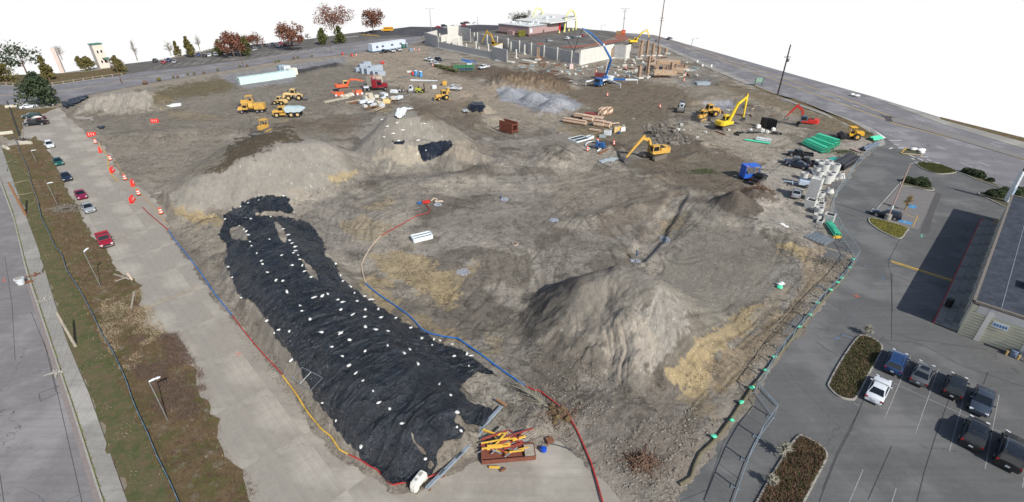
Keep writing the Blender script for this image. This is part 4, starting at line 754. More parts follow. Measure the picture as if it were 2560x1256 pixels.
hose('hose', [(248,358),(252,370),(270,390),(272,420),(280,440),(296,455)], .09, M_hyel, 'thick yellow hose looping past the red water barriers')
hose('barrier_tape', [(285,398),(310,440),(345,478),(385,520),(418,560)], .035, M_hyel, 'thin yellow tape line linking the traffic drums at the edge of the lot', 'tape')
hose('silt_fence_roll', [(18,255),(30,285),(40,315),(50,342)], .16, mat('silt_black', A(46,50,58), .7, dirt=.2), 'short black silt fence beside the row of parked cars near the corner', 'silt fence')
M_silt = MATS['silt_black']; M_pipeb = mat('silt_blue_edge', A(96,130,150), .6)
def siltfence():
 pts = [(30,345),(41,355),(52,388),(70,425),(82,470),(97,510),(105,550),(125,590),(140,625),(156,640),(167,680),(200,730),(233,792),(255,840),(280,880),(299,919),(318,960),(330,1000),(344,1035),(370,1090),(395,1152),(420,1200),(445,1256),(470,1320)]
 q = resample(pts, 1.9); t = empty('silt_fence', (0, 0, 0)); tag(t, 'long black silt fence with thin stakes along the grass verge', 'silt fence'); rr = random.Random(2); m = MB(); L2 = []
 off = [rr.uniform(-.12, .12) for _ in q]
 for i in range(len(q) - 1):
  a, b = q[i], q[i + 1]
  for k in range(4):
   u0, u1 = k / 4, (k + 1) / 4; pa = a.lerp(b, u0); pb = b.lerp(a, 1 - u1); s0 = .10 * math.sin(math.pi * u0); s1 = .10 * math.sin(math.pi * u1)
   h0 = .62 - s0 + off[i] * (1 - u0) + off[i + 1] * u0; h1 = .62 - s1 + off[i] * (1 - u1) + off[i + 1] * u1
   m.quad((pa.x, pa.y, .1), (pb.x, pb.y, .1), (pb.x + .08, pb.y + .03, h1), (pa.x + .08, pa.y + .03, h0)); m.quad((pa.x + .02, pa.y, .1), (pa.x + .10, pa.y + .03, h0), (pb.x + .10, pb.y + .03, h1), (pb.x + .02, pb.y, .1))
   L2.append((pa.x + .09, pa.y + .03, h0))
  st = MB().bar((a.x, a.y, 0), (a.x + .09, a.y + .03, .74), .05); st.build('stake', mat('stake_wood', A(120,100,78), .9), t)
 m.build('fabric', M_silt, t); MB().tube(L2, .035, 5).build('top_hem', M_pipeb, t)
siltfence()
# ---------------- vehicles ----------------
M_glass = mat('car_glass', (.012, .016, .02), .08, spec=.8, var=.1); M_tyre = mat('tyre_rubber', (.02, .02, .022), .85, dirt=.15); M_rim = mat('alloy', (.5, .51, .53), .35, metal=.7); M_blk = mat('black_trim', (.018, .018, .02), .55)
M_tail = mat('tail_lamp', (.35, .01, .012), .2); M_lamp = mat('head_lamp', (.7, .72, .74), .15); M_plate = mat('number_plate', (.6, .66, .7), .5); M_chrome = mat('chrome', (.6, .6, .62), .2, metal=1)
PAINT = {}
def paint(name, rgb, dirt=.12, rough=.28):
 if name not in PAINT: PAINT[name] = mat('enamel_' + name, rgb, rough, var=.04, coat=.6, dirt=dirt)
 return PAINT[name]
for n_, c_ in dict(white=A(218,222,226), silver=(.32,.34,.36), grey=(.10,.105,.11), slate=(.045,.06,.085), black=(.012,.013,.016), navy=(.012,.02,.045), blue=(.012,.05,.16), red=(.33,.012,.03), crimson=(.25,.008,.05), maroon=(.07,.008,.018), green=(.008,.10,.085), teal=(.01,.05,.055), tan=(.3,.27,.22), bus=(.75,.36,.01)).items(): paint(n_, c_)
CACHE = {}
def cobj(key, name, fn, mt, parent, loc=(0, 0, 0), rz=0, smooth=None):
 if key not in CACHE: CACHE[key] = fn().mesh(name, M_blk, smooth)
 o = bpy.data.objects.new(name, CACHE[key]); COL.objects.link(o); o.parent = parent; o.location = loc; o.rotation_euler = (0, 0, rz)
 o.material_slots[0].link = 'OBJECT'; o.material_slots[0].material = mt; return o
def ring(x, hw, zb, zt, cr=.03):
 return [(x, -hw * .9, zb), (x, -hw, zb + (zt - zb) * .25), (x, -hw, zb + (zt - zb) * .62), (x, -hw * .95, zt - .04), (x, -hw * .8, zt + cr * .3), (x, 0, zt + cr), (x, hw * .8, zt + cr * .3), (x, hw * .95, zt - .04), (x, hw, zb + (zt - zb) * .62), (x, hw, zb + (zt - zb) * .25), (x, hw * .9, zb)]
SPEC = {  # L, W, H, belt, stations, cabin x: rear base, rear roof, front roof, screen base ; roof half width
 'sedan': (4.6,1.78,1.42,.90,[(-.5,.78,.40,.74),(-.487,.90,.30,.86),(-.42,.97,.25,.93),(-.25,1,.22,.92),(.1,1,.22,.90),(.24,.99,.22,.88),(.38,.96,.24,.80),(.46,.90,.28,.70),(.497,.76,.36,.58)],(-.37,-.22,.04,.235),.70),
 'coupe': (4.7,1.8,1.36,.88,[(-.5,.74,.42,.72),(-.48,.90,.32,.84),(-.4,.97,.26,.90),(-.2,1,.22,.90),(.1,1,.22,.87),(.22,.98,.22,.85),(.38,.94,.24,.76),(.46,.85,.28,.66),(.495,.66,.36,.55)],(-.36,-.18,.02,.21),.66),
 'suv': (4.5,1.82,1.68,1.04,[(-.5,.86,.45,1.0),(-.49,.95,.34,1.06),(-.40,.99,.28,1.07),(-.2,1,.26,1.06),(.1,1,.26,1.04),(.25,.99,.26,1.02),(.40,.96,.28,.92),(.47,.90,.32,.80),(.5,.78,.42,.64)],(-.485,-.42,.06,.24),.74),
 'van': (5.0,1.95,1.74,1.02,[(-.5,.9,.42,1.0),(-.49,.97,.32,1.05),(-.40,1,.26,1.06),(-.2,1,.24,1.05),(.1,1,.24,1.02),(.28,.99,.24,.98),(.42,.94,.26,.86),(.48,.88,.32,.72),(.5,.76,.4,.6)],(-.49,-.45,.08,.32),.78),
 'wagon': (4.6,1.74,1.46,.90,[(-.5,.84,.40,.84),(-.49,.93,.30,.92),(-.40,.98,.25,.92),(-.2,1,.22,.91),(.1,1,.22,.90),(.24,.99,.22,.88),(.38,.95,.24,.80),(.46,.88,.28,.70),(.497,.74,.36,.58)],(-.485,-.40,.04,.235),.70),
}
def wheels(t, L, W, r, xf, xr, rim=M_rim, wd=.22, sides=(-1, 1)):
 for sx_ in (xf, xr):
  for s in sides:
   y = s * (W / 2 - wd / 2 + .02)
   w_ = cobj(('tyre', r, wd), 'wheel', lambda: MB().cyl((0, 0, 0), r, wd, 18, 'y'), M_tyre, t, (sx_, y, r), smooth=50)
   cobj(('rim', r, wd), 'rim', lambda: MB().cyl((0, 0, 0), r * .62, wd + .02, 12, 'y').cyl((0, 0, 0), r * .2, wd + .05, 8, 'y'), rim, w_, smooth=40)
def car(kind, a, b, pt, label, z=0., rack=False, sunroof=False, grp=None, noparts=False, hscale=1.0, base=None, cat='car'):
 L_, W_, H_, bz, st, cb, rw = SPEC[kind]; A_, B_ = P(a[0], a[1], base or .5), P(b[0], b[1], base or .5); hd = math.atan2(B_[1] - A_[1], B_[0] - A_[0]); c = ((A_[0] + B_[0]) / 2, (A_[1] + B_[1]) / 2)
 t = empty({'suv': 'suv', 'van': 'minivan', 'wagon': 'estate_car'}.get(kind, 'parked_car'), (c[0], c[1], z), hd, label, cat, grp); t.scale = (hscale,) * 3; pm = PAINT[pt]; hw = W_ / 2; k = kind
 cobj((k, 'body'), 'body', lambda: MB().loft([ring(x * L_, w_ * hw, zb, zt) for x, w_, zb, zt in st]), pm, t, smooth=38)
 x0, x1, x2, x3 = [v * L_ for v in cb]; bh = hw * .90; th_ = hw * rw; zb = bz - .06
 def cabin():
  m = MB(); xm = (x1 + x2) / 2
  m.loft([[(x0, -bh, zb), (x0, bh, zb)], [(x1, -th_, H_ - .03), (x1, th_, H_ - .03)]], False) if 0 else None
  rows = [(x0, bh, zb, 0), (x0 * .3 + x1 * .7, bh * .3 + th_ * .7, zb * .3 + (H_ - .03) * .7, .03), (x1, th_, H_ - .04, .035), (xm, th_ * 1.02, H_ - .01, .045), (x2, th_, H_ - .05, .035), (x3 * .6 + x2 * .4, bh * .55 + th_ * .45, zb * .6 + (H_ - .05) * .4, .03), (x3, bh, zb - .02, 0)]
  vs = [];
  for x, hh, zz, cr in rows: vs += [(x, -hh, zz), (x, -hh * .45, zz + cr), (x, hh * .45, zz + cr), (x, hh, zz)]
  fs = [(i * 4 + j, (i + 1) * 4 + j, (i + 1) * 4 + j + 1, i * 4 + j + 1) for i in range(6) for j in range(3)]
  fs += [tuple(i * 4 for i in range(7)), tuple(i * 4 + 3 for i in range(7))[::-1]]
  m.add(vs, fs); return m
 cobj((k, 'cabin'), 'roof', cabin, pm, t, smooth=35)
 def pane(p, ins, off):
  p = [Vector(q) for q in p]; c_ = sum(p, Vector()) / 4; n = (p[1] - p[0]).cross(p[3] - p[0]).normalized(); n = n if n.dot(c_ - Vector((0, 0, .6))) > 0 else -n
  q = [v.lerp(c_, ins) + n * off for v in p]; q2 = [v - n * .05 for v in q]; m = MB(); m.add(q + q2, [(0, 1, 2, 3), (4, 7, 6, 5), (0, 4, 5, 1), (1, 5, 6, 2), (2, 6, 7, 3), (3, 7, 4, 0)]); return m
 zt = H_ - .05; e = .045
 cobj((k, 'ws'), 'windshield', lambda: pane([(x3, -bh, zb), (x2, -th_, zt), (x2, th_, zt), (x3, bh, zb)], .1, e), M_glass, t)
 cobj((k, 'rw'), 'rear_window', lambda: pane([(x0, -bh, zb), (x1, -th_, zt), (x1, th_, zt), (x0, bh, zb)], .15, e), M_glass, t)
 for s in (-1, 1):
  fb = lambda u, v: ((x0 + (x3 - x0) * u) * (1 - v) + (x1 + (x2 - x1) * u) * v, s * (bh * (1 - v) + th_ * v), zb + .05 + (zt - zb - .05) * v)
  for n_, u0, u1 in (('f', .5, .93), ('r', .1, .46)): cobj((k, 'sw', s, n_), 'side_window', lambda: pane([fb(u0, .1), fb(u1, .1), fb(u1, .88), fb(u0, .88)], .02, .02), M_glass, t)
 if sunroof: cobj((k, 'sun'), 'sunroof', lambda: MB().box(((x1 + x2) / 2 + .2, 0, H_ + .035), (.75, th_ * 1.25, .02)), M_glass, t)
 if rack:
  for s in (-1, 1): cobj((k, 'rack', s), 'roof_rail', lambda: MB().box(((x1 + x2) / 2, s * th_ * .88, H_ + .06), (1.7, .04, .05)), M_chrome, t)
  for i in range(6): cobj((k, 'slat', i), 'rack_bar', lambda: MB().box(((x1 + x2) / 2 - .7 + i * .28, 0, H_ + .055), (.03, th_ * 1.5, .03)), M_chrome, t)
 wheels(t, L_, W_, .33 if kind in ('sedan', 'coupe', 'wagon') else .37, .30 * L_, -.30 * L_)
 for s in (-1, 1):
  for xf in (.30, -.30): cobj((k, 'arch'), 'wheel_arch', lambda: MB().cyl((0, 0, 0), .42, .02, 18, 'y'), M_blk, t, (xf * L_, s * (hw - .004), .36))
  cobj((k, 'hl', s), 'headlight', lambda: MB().box((.475 * L_, s * hw * .70, .64 if bz < 1 else .78), (.16, hw * .34, .11), s * -.35), M_lamp, t)
  cobj((k, 'tl', s), 'taillight', lambda: MB().box((-.492 * L_, s * hw * .78, .74 if bz < 1 else .92), (.10, hw * .3, .16), s * .2), M_tail, t)
  cobj((k, 'mir', s), 'wing_mirror', lambda: MB().box((x3 - .35, s * (hw + .06), bz + .05), (.12, .2, .13)), pm, t)
 for s, x_, w2_ in ((0, -.497, .86), (1, .494, .8)): cobj((k, 'bump', s), 'bumper', lambda: MB().box((x_ * L_, 0, .41), (.12, W_ * w2_, .17)), M_blk if kind in ('suv', 'van') else pm, t)
 cobj((k, 'plate'), 'number_plate', lambda: MB().box((-.5 * L_ - .055 if 1 else 0, 0, .60), (.03, .32, .15)), M_plate, t)
 cobj((k, 'grille'), 'grille', lambda: MB().box((.492 * L_, 0, .56), (.06, W_ * .5, .10)), M_blk, t)
 return t
def pickup(a, b, pt, label, z=0., crew=True, long=False, grp=None, rack=False, base=None, load=None):
 L_ = 5.7; W_ = 1.95; A_, B_ = P(a[0], a[1], base or .6), P(b[0], b[1], base or .6); hd = math.atan2(B_[1] - A_[1], B_[0] - A_[0]); c = ((A_[0] + B_[0]) / 2, (A_[1] + B_[1]) / 2)
 t = empty('pickup_truck', (c[0], c[1], z), hd, label, 'pickup truck', grp); pm = PAINT[pt]; hw = W_ / 2; k = 'pk%d' % crew; xc = -.55 if crew else .15
 def body(): return MB().loft([ring(x, w_ * hw, zb, zt) for x, w_, zb, zt in [(xc, 1, .42, 1.05), (.7, 1, .40, 1.06), (1.5, .99, .42, 1.05), (2.3, .97, .45, .98), (2.7, .93, .5, .90), (2.85, .84, .55, .78)]])
 cobj((k, 'body'), 'body', body, pm, t, smooth=38)
 def bed():
  m = MB(); x0, x1 = -2.85, xc - .03; xm = (x0 + x1) / 2; l = x1 - x0
  m.box((xm, 0, .62), (l, W_ * .9, .12)); m.box((xm, hw - .05, .80), (l, .10, .52)); m.box((xm, -hw + .05, .80), (l, .10, .52)); m.box((x1 - .04, 0, .80), (.08, W_ * .88, .5)); return m
 cobj((k, 'bed'), 'cargo_bed', bed, pm, t); cobj((k, 'liner'), 'bed_liner', lambda: MB().box(((-2.85 + xc) / 2, 0, .70), (xc + 2.6, W_ * .84, .04)), M_blk, t)
 cobj((k, 'gate'), 'tailgate', lambda: MB().box((-2.86, 0, .80), (.07, W_ * .88, .48)), pm, t)
 x0 = xc + .06; x3 = 1.45
 def cab():
  m = MB(); rows = [(x0, .92, 1.0), (x0 + .12, .80, 1.72), (x0 + .3, .78, 1.80), (.70, .78, 1.80), (.85, .79, 1.74), (x3, .90, 1.02)]; vs = []
  for x, f, zz in rows: vs += [(x, -hw * f, zz), (x, hw * f, zz)]
  fs = [(i * 2, i * 2 + 2, i * 2 + 3, i * 2 + 1) for i in range(5)] + [tuple(range(0, 12, 2)), tuple(range(1, 12, 2))[::-1]]; return m.add(vs, fs)
 cobj((k, 'cab'), 'cab', cab, pm, t, smooth=30)
 def pq(p, off):
  p = [Vector(q) for q in p]; n = (p[1] - p[0]).cross(p[3] - p[0]).normalized(); c_ = sum(p, Vector()) / 4; n = n if n.dot(c_ - Vector((.3, 0, 1.2))) > 0 else -n; q = [v + n * off for v in p]; q2 = [v - n * .04 for v in q]; return MB().add(q + q2, [(0, 1, 2, 3), (4, 7, 6, 5), (0, 4, 5, 1), (1, 5, 6, 2), (2, 6, 7, 3), (3, 7, 4, 0)])
 cobj((k, 'ws'), 'windshield', lambda: pq([(x3 - .08, -hw * .82, 1.12), (.93, -hw * .72, 1.68), (.93, hw * .72, 1.68), (x3 - .08, hw * .82, 1.12)], .02), M_glass, t)
 cobj((k, 'rw'), 'rear_window', lambda: pq([(x0 + .02, -hw * .7, 1.2), (x0 + .1, -hw * .66, 1.62), (x0 + .1, hw * .66, 1.62), (x0 + .02, hw * .7, 1.2)], .02), M_glass, t)
 for s in (-1, 1):
  for n_, u0, u1 in ((('f', .42, 1.18), ('r', x0 + .12, .34)) if crew else (('f', x0 + .12, 1.15),)):
   cobj((k, 'sw', s, n_), 'side_window', lambda: pq([(u0, s * hw * .89, 1.12), (u1, s * hw * .89, 1.12), (min(u1, .92), s * hw * .80, 1.64), (u0, s * hw * .80, 1.64)], .012), M_glass, t)
  cobj((k, 'hl', s), 'headlight', lambda: MB().box((2.80, s * hw * .72, .80), (.12, .34, .16)), M_lamp, t); cobj((k, 'tl', s), 'taillight', lambda: MB().box((-2.88, s * (hw - .09), .85), (.06, .14, .34)), M_tail, t); cobj((k, 'mr', s), 'wing_mirror', lambda: MB().box((1.15, s * (hw + .1), 1.18), (.12, .22, .2)), M_blk, t)
 cobj((k, 'gr'), 'grille', lambda: MB().box((2.86, 0, .74), (.06, 1.1, .22)), M_blk, t); [cobj((k, 'bu', x_), 'bumper', lambda: MB().box((x_, 0, .51), (.14, W_ * .91, .18)), M_chrome, t) for x_ in (2.9, -2.95)]
 wheels(t, L_, W_, .41, 1.85, -1.75, wd=.27)
 if rack:
  m = MB()
  for s in (-1, 1):
   for x in (-2.6, xc - .2): m.bar((x, s * .85, 1.0), (x, s * .85, 1.95), .06)
   m.bar((-2.8, s * .85, 1.95), (1.2, s * .85, 1.95), .06)
  for x in (-2.6, -1.6, xc - .2, .6): m.bar((x, -.85, 1.95), (x, .85, 1.95), .05)
  m.build('ladder_rack', M_wpaint, t)
 if load: load(t)
 return t
M_wpaint = mat('white_enamel', A(214,218,220), .5, var=.06, dirt=.3)
# bottom right car park
car('coupe', (2180,1008), (2212,942), 'white', 'white coupe beside the long planter in the near car park')
car('suv', (2228,934), (2250,880), 'blue', 'blue hatchback SUV with silver roof rack beside the planter', rack=True)
car('sedan', (2293,961), (2318,908), 'grey', 'grey saloon with dark sunroof in the near car park', sunroof=True)
car('suv', (2378,993), (2397,941), 'black', 'black SUV with plain black roof beside the grey saloon', hscale=.97)
car('sedan', (2466,969), (2443,1040), 'slate', 'slate blue saloon facing down with windscreen towards the lower row', hscale=1.03)
car('suv', (2425,1119), (2447,1052), 'black', 'black SUV with sunroof and red tail lamps in the lower row', sunroof=True, hscale=1.03)
car('van', (2516,1172), (2541,1090), 'black', 'large black SUV with ladder like roof rack at the corner of the lower row', rack=True, hscale=1.04)
car('wagon', (2252,545), (2180,528), 'navy', 'dark navy estate car with open tailgate behind the mossy planter', sunroof=False, hscale=1.05)
# left row on the concrete lot
car('wagon', (116,350), (132,375), 'white', 'small white hatchback parked behind the brown verge')
car('sedan', (138,394), (153,416), 'green', 'bright green saloon with white bumper on the concrete lot')
car('sedan', (158,430), (173,456), 'navy', 'very dark navy saloon between the green and the crimson car')
car('coupe', (194,474), (210,500), 'crimson', 'crimson coupe parked on the edge of the brown verge')
car('sedan', (213,510), (228,530), 'silver', 'silver white saloon beside the grey brushwood heap')
car('sedan', (50,270), (92,264), 'white', 'white saloon side on beside the pale concrete barriers')
car('sedan', (98,286), (58,292), 'teal', 'dark teal saloon next to the white saloon at the street corner')
car('coupe', (112,294), (68,300), 'maroon', 'dark maroon coupe between the teal car and the black pickup')
pickup((118,306), (62,310), 'black', 'black pickup with silver bed box in the row by the street corner')
pickup((250,578), (272,622), 'red', 'red pickup standing alone on the concrete lot', crew=False)
# on the site
def zz(p): return max(0, gz(*P(*p)))
pickup((1060,148), (1086,153), 'white', 'white pickup behind the other white crew cab pickup', z=.1)
pickup((1072,156), (1102,164), 'white', 'white crew cab pickup with a drum beside its wheel', z=.1)
car('suv', (1085,147), (1108,153), 'navy', 'dark navy SUV parked next to the white pickups', z=.1)
pickup((972,128), (950,132), 'black', 'black pickup before the blue and white site office', z=.1)
pickup((972,124), (990,132), 'white', 'white pickup next to the black one before the site office', z=.1)
pickup((990,121), (1006,129), 'white', 'small white pickup closest to the green toilet by the site office', z=.1)
pickup((1158,224), (1112,220), 'white', 'white flat bed service pickup with racks behind the yellow backhoe', z=.1, crew=False, rack=True)
pickup((1225,166), (1194,172), 'white', 'muddy white pickup beside the green mesh container', z=.1)
pickup((1410,210), (1440,212), 'tan', 'pale beige pickup behind the blue concrete pump truck', z=.1)
pickup((2030,390), (1970,382), 'black', 'black pickup nearest the stack of green pipes', z=.1)
pickup((2045,412), (1990,402), 'black', 'black crew cab pickup in the middle of the dark row by the green pipes', z=.1)
pickup((2020,410), (1965,402), 'slate', 'dark slate pickup with its door open beside the black crew cab', z=.1)
car('sedan', (2015,418), (1972,410), 'navy', 'dark navy saloon with open boot beside the concrete rings', z=.1, hscale=1.05)
pickup((1885,456), (1910,440), 'black', 'black pickup standing beside the blue frame', z=.15)
car('sedan', (1988,495), (1996,474), 'silver', 'pale silver saloon beside the grey concrete vault', z=.1)
# beyond the back road
FC = [(388,152,'black','suv'),(410,156,'red','suv'),(422,150,'blue','sedan'),(436,154,'silver','sedan'),(497,137,'blue','sedan'),(512,139,'black','suv'),(524,138,'white','sedan'),(536,134,'black','suv'),(541,136,'white','van'),(563,134,'white','sedan'),(575,130,'silver','suv'),(586,131,'white','sedan'),(594,126,'silver','van'),(630,121,'blue','sedan'),(640,123,'silver','sedan'),(648,117,'teal','sedan'),(664,114,'black','suv'),(675,117,'slate','sedan'),(683,111,'navy','suv'),(696,115,'white','sedan'),(702,109,'red','van'),(712,112,'maroon','sedan'),(722,110,'silver','sedan'),(634,124,'silver','sedan')]
for i, (x, y, p_, k_) in enumerate(FC):
 nb = 'at the street end' if i < 4 else 'between the conical green trees' if i < 13 else 'under the russet trees'
 car(k_, (x - 3, y + 4), (x + 4, y - 3), p_, '%s %s in the far car park %s, %s of that stretch' % (p_, {'suv': 'SUV', 'van': 'minivan', 'sedan': 'saloon'}[k_], nb, ['first','second','third','fourth','fifth','sixth','seventh','eighth','ninth','tenth','eleventh','twelfth'][i if i < 4 else i - 4 if i < 13 else i - 13]), grp='cars in the far car park across the back road')
NC = [(1096,68,'red','sedan'),(1110,65,'black','suv'),(1113,69,'silver','sedan'),(1135,67,'black','suv'),(1145,66,'grey','sedan'),(1158,60,'black','suv'),(1160,64,'red','coupe'),(1167,58,'maroon','van'),(1188,59,'white','sedan')]
for i, (x, y, p_, k_) in enumerate(NC):
 car(k_, (x - 9, y + 1), (x + 9, y - .5), p_, '%s %s in the fresh dark car park, number %d from the lamp post' % (p_, {'suv': 'SUV', 'van': 'minivan', 'sedan': 'saloon', 'coupe': 'coupe'}[k_], i + 1), grp='cars in the fresh dark car park')
RC = [((1247,103),(1265,105),'white','suv','white SUV behind the long concrete wall by the restaurant'),((1272,105),(1290,109),'black','sedan','black saloon next to the white SUV behind the concrete wall'),((1313,114),(1330,118),'black','sedan','black saloon whose roof shows over the wall beside the rusty post'),((1339,117),(1356,120),'slate','sedan','slate saloon behind the wall by the rusty column'),((1366,104),(1382,102),'silver','suv','silver white SUV alone in the middle of the restaurant car park'),((1411,98),(1426,95),'white','suv','white SUV beside the teal car before the restaurant'),((1424,95),(1434,94),'teal','sedan','small teal car between white cars before the restaurant'),((1440,94),(1455,90),'white','sedan','white saloon beside the red car before the restaurant'),((1452,91),(1464,88),'red','sedan','red saloon at the end of the restaurant bays'),((1668,98),(1680,96),'slate','sedan','dark car driving on the far lane of the highway'),((906,86),(920,84),'black','suv','black car in the shade of the rust coloured tree')]
for a_, b_, p_, k_, lb in RC: car(k_, a_, b_, p_, lb)
def bus():
 a_, b_ = P(986,77,.5), P(952,78,.5); hd = math.atan2(b_[1] - a_[1], b_[0] - a_[0]); t = empty('school_bus', ((a_[0] + b_[0]) / 2, (a_[1] + b_[1]) / 2, 0), hd, 'short yellow school bus beside the rust coloured tree', 'school bus'); y = PAINT['bus']
 MB().box((-.6, 0, 1.75), (6.4, 2.4, 2.3), taper=.97).build('body', y, t, bevel=.12); MB().box((3.3, 0, 1.15), (1.6, 2.0, 1.1), taper=.85).build('bonnet', y, t, bevel=.1); MB().box((2.55, 0, 2.2), (.1, 2.0, .9)).build('windshield', M_glass, t)
 for s in (-1, 1):
  for i in range(7): MB().box((-3.3 + i * .85, s * 1.19, 2.25), (.62, .06, .6)).build('side_window', M_glass, t)
  MB().box((-.6, s * 1.21, 1.5), (6.2, .03, .07)).build('trim_strip', M_blk, t); MB().box((4.08, s * .8, 1.2), (.08, .3, .3)).build('headlight', M_lamp, t)
 wheels(t, 7, 2.4, .48, 3.0, -2.2, wd=.3)
bus()
# ---------------- site machines ----------------
M_track = mat('track_steel', (.16,.14,.12), .8, var=.35, scale=4, bump=.5, bscale=6, dirt=.5); M_steel = mat('worn_steel', (.22,.21,.2), .5, metal=.5, var=.3, dirt=.3); M_ram = M_chrome
M_cat = mat('machine_yellow', A(214,168,76), .55, var=.1, dirt=.42); M_kom = mat('machine_bright_yellow', A(234,200,48), .5, var=.08, dirt=.3); M_ored = mat('machine_red', A(206,50,42), .5, dirt=.25); M_oran = mat('machine_orange', A(214,98,56), .55, dirt=.35); M_pale = mat('machine_faded_yellow', A(220,190,130), .6, var=.12, dirt=.4); M_mblue = mat('machine_blue', A(44,98,160), .45, dirt=.15); M_mwhite = mat('machine_white', A(216,222,226), .5, dirt=.3); M_rust = mat('rust', A(140,92,64), .85, var=.3, scale=3, bump=.3, col2=A(100,66,50)); M_dkred = mat('truck_red', A(130,20,36), .4, dirt=.15)
def stadium(l, h, n=6):
 r = h / 2; p = []
 for k in range(n + 1): a = math.pi / 2 - math.pi * k / n; p.append((l / 2 - r + r * math.cos(a), r + r * math.sin(a)))
 for k in range(n + 1): a = -math.pi / 2 - math.pi * k / n; p.append((-l / 2 + r + r * math.cos(a), r + r * math.sin(a)))
 return p
def crawler(t, l=4.2, h=.95, g=2.6, w_=.6, col=None):
 for s in (-1, 1):
  o = MB().side(stadium(l, h), s * g / 2 - w_ / 2, s * g / 2 + w_ / 2).build('track', M_track, t)
  m = MB()
  for i in range(16):
   x = -l / 2 + .4 + i * (l - .8) / 15; m.box((x, s * g / 2, h + .01), (.09, w_ + .02, .05))
  m.build('track_pad', M_track, o); q = o.children
  MB().box((0, s * (g / 2 + w_ / 2 + .01), h * .5), (l * .62, .05, h * .34)).build('track_frame', col or M_track, o)
 MB().box((0, 0, h * .65), (l * .5, g - w_, h * .5)).build('undercarriage', M_track, t)
def cabbox(t, c, d, pm, rz=0):
 x, y, z = c; a, b, h = d
 o = MB().box((x, y, z + h * .5), (a, b, h), rz, taper=.93).build('cab', pm, t, bevel=.05)
 for s in (-1, 1): MB().box((x, y + s * (b / 2 - .01), z + h * .62), (a * .74, .04, h * .5)).build('cab_window', M_glass, o)
 MB().box((x + a / 2 - .03, y, z + h * .58), (.05, b * .78, h * .6)).build('windshield', M_glass, o); MB().box((x - a / 2 + .03, y, z + h * .64), (.05, b * .7, h * .4)).build('rear_window', M_glass, o)
 MB().box((x, y, z + h + .03), (a * .98, b * .98, .08)).build('cab_roof', pm, o, bevel=.03)
def bucket(t, p, ang, w_=1.2, r=.7, mt=None):
 q = [(0, .1), (r * .6, .15), (r, -.3 * r), (r * .95, -r), (r * .2, -r * 1.5), (-r * .7, -r * 1.2), (-r * .5, -r), (r * .15, -r * 1.2), (r * .7, -r * .8), (r * .7, -.1), (0, -.12)]
 c, s = math.cos(ang), math.sin(ang); q2 = [(p[0] + a * c - b * s, p[1] + a * s + b * c) for a, b in q]
 o = MB().side(q2, -w_ / 2, w_ / 2).build('bucket', mt or M_steel, t); return o
def excavator(px, py, track_h, slew, pm, label, boom=(3.2, 5.2, 5.6, 2.2), buck=-.4, sc_=1.0, cabm=None, z=None, rig=None):
 # boom: knuckle x, knuckle z, stick end x, stick end z (machine frame of the house)
 X, Y = P(px, py); zg = gz(X, Y) if z is None else z
 t = empty('excavator', (X, Y, max(0, zg)), R(track_h), label, 'excavator'); t.scale = (sc_,) * 3; crawler(t)
 h = empty('upper_structure', (0, 0, 1.0), R(slew - track_h)); h.parent = t
 MB().box((-.7, 0, .55), (4.0, 2.7, .7)).build('house', pm, h, bevel=.08); MB().box((-1.55, 0, 1.05), (2.2, 2.6, .55), taper=.96).build('engine_cover', pm, h, bevel=.1); MB().box((-1.3, .1, 1.36), (1.1, 1.5, .1)).build('engine_grille', M_blk, h)
 MB().prism([(-2.75, -1.3), (-3.15, -.8), (-3.25, 0), (-3.15, .8), (-2.75, 1.3), (-2.3, 1.35), (-2.3, -1.35)], .25, 1.3).build('counterweight', pm, h, bevel=.07)
 cabbox(h, (.75, .85, .35), (1.7, 1.0, 1.75), cabm or pm)
 kx, kz, ex, ez = boom; kz -= 1; ez -= 1; a = Vector((.8, -.1, .6)); m1 = Vector((.8 + (kx - .8) * .45, -.1, .6 + (kz - .6) * .62 + .75)); k = Vector((kx, -.1, kz)); e = Vector((ex, -.1, ez)); b2 = k + (k - e).normalized() * .8
 MB().bar(a, m1, .42, .55, .42, .75).bar(m1, k, .42, .75, .36, .4).build('boom', pm, h); MB().bar(b2, k, .3, .3, .32, .6).bar(k, e, .32, .6, .26, .3).build('stick', pm, h)
 for s in (-1, 1): MB().bar((1.3, -.1 + s * .32, .35), (m1.x + .1, -.1 + s * .32, m1.z - .05), .14).build('boom_cylinder', M_ram, h)
 MB().bar(m1 + Vector((.1, 0, .45)), b2, .14).build('stick_cylinder', M_ram, h); bucket(h, (ex, ez), buck); return t
excavator(1812, 322, 20, 32, M_kom, 'bright yellow excavator with raised boom between the loader and the pipe heap', boom=(6.2, 7.2, 6.6, 1.9), buck=-.3, sc_=1.12)
excavator(2012, 316, 165, 152, M_ored, 'bright red excavator with bent boom beside the black drain stacks', boom=(3.4, 5.4, 5.4, 2.2), cabm=mat('cab_slate', A(96,110,130), .5), sc_=1.0)
excavator(1636, 396, 38, 200, M_cat, 'yellow excavator reaching down to the left beside the round white hose', boom=(3.6, 4.6, 7.0, .9), buck=.1, sc_=1.15)
excavator(702, 290, 170, 330, mat('machine_amber', A(226,146,60), .5, dirt=.3), 'small amber mini digger in front of the big dump truck', boom=(2.8, 3.8, 4.2, 1.0), sc_=.62, cabm=M_mblue)
excavator(1240, 122, 170, 150, mat('machine_ochre', A(196,160,60), .5, dirt=.3), 'yellow excavator with arched boom inside the concrete walls', boom=(4.6, 6.6, 7.4, 2.0), sc_=1.25)
excavator(1585, 112, 20, 10, M_kom, 'yellow excavator at the highway end behind the white concrete corner', boom=(6.4, 6.6, 7.8, 3.2), sc_=1.1)
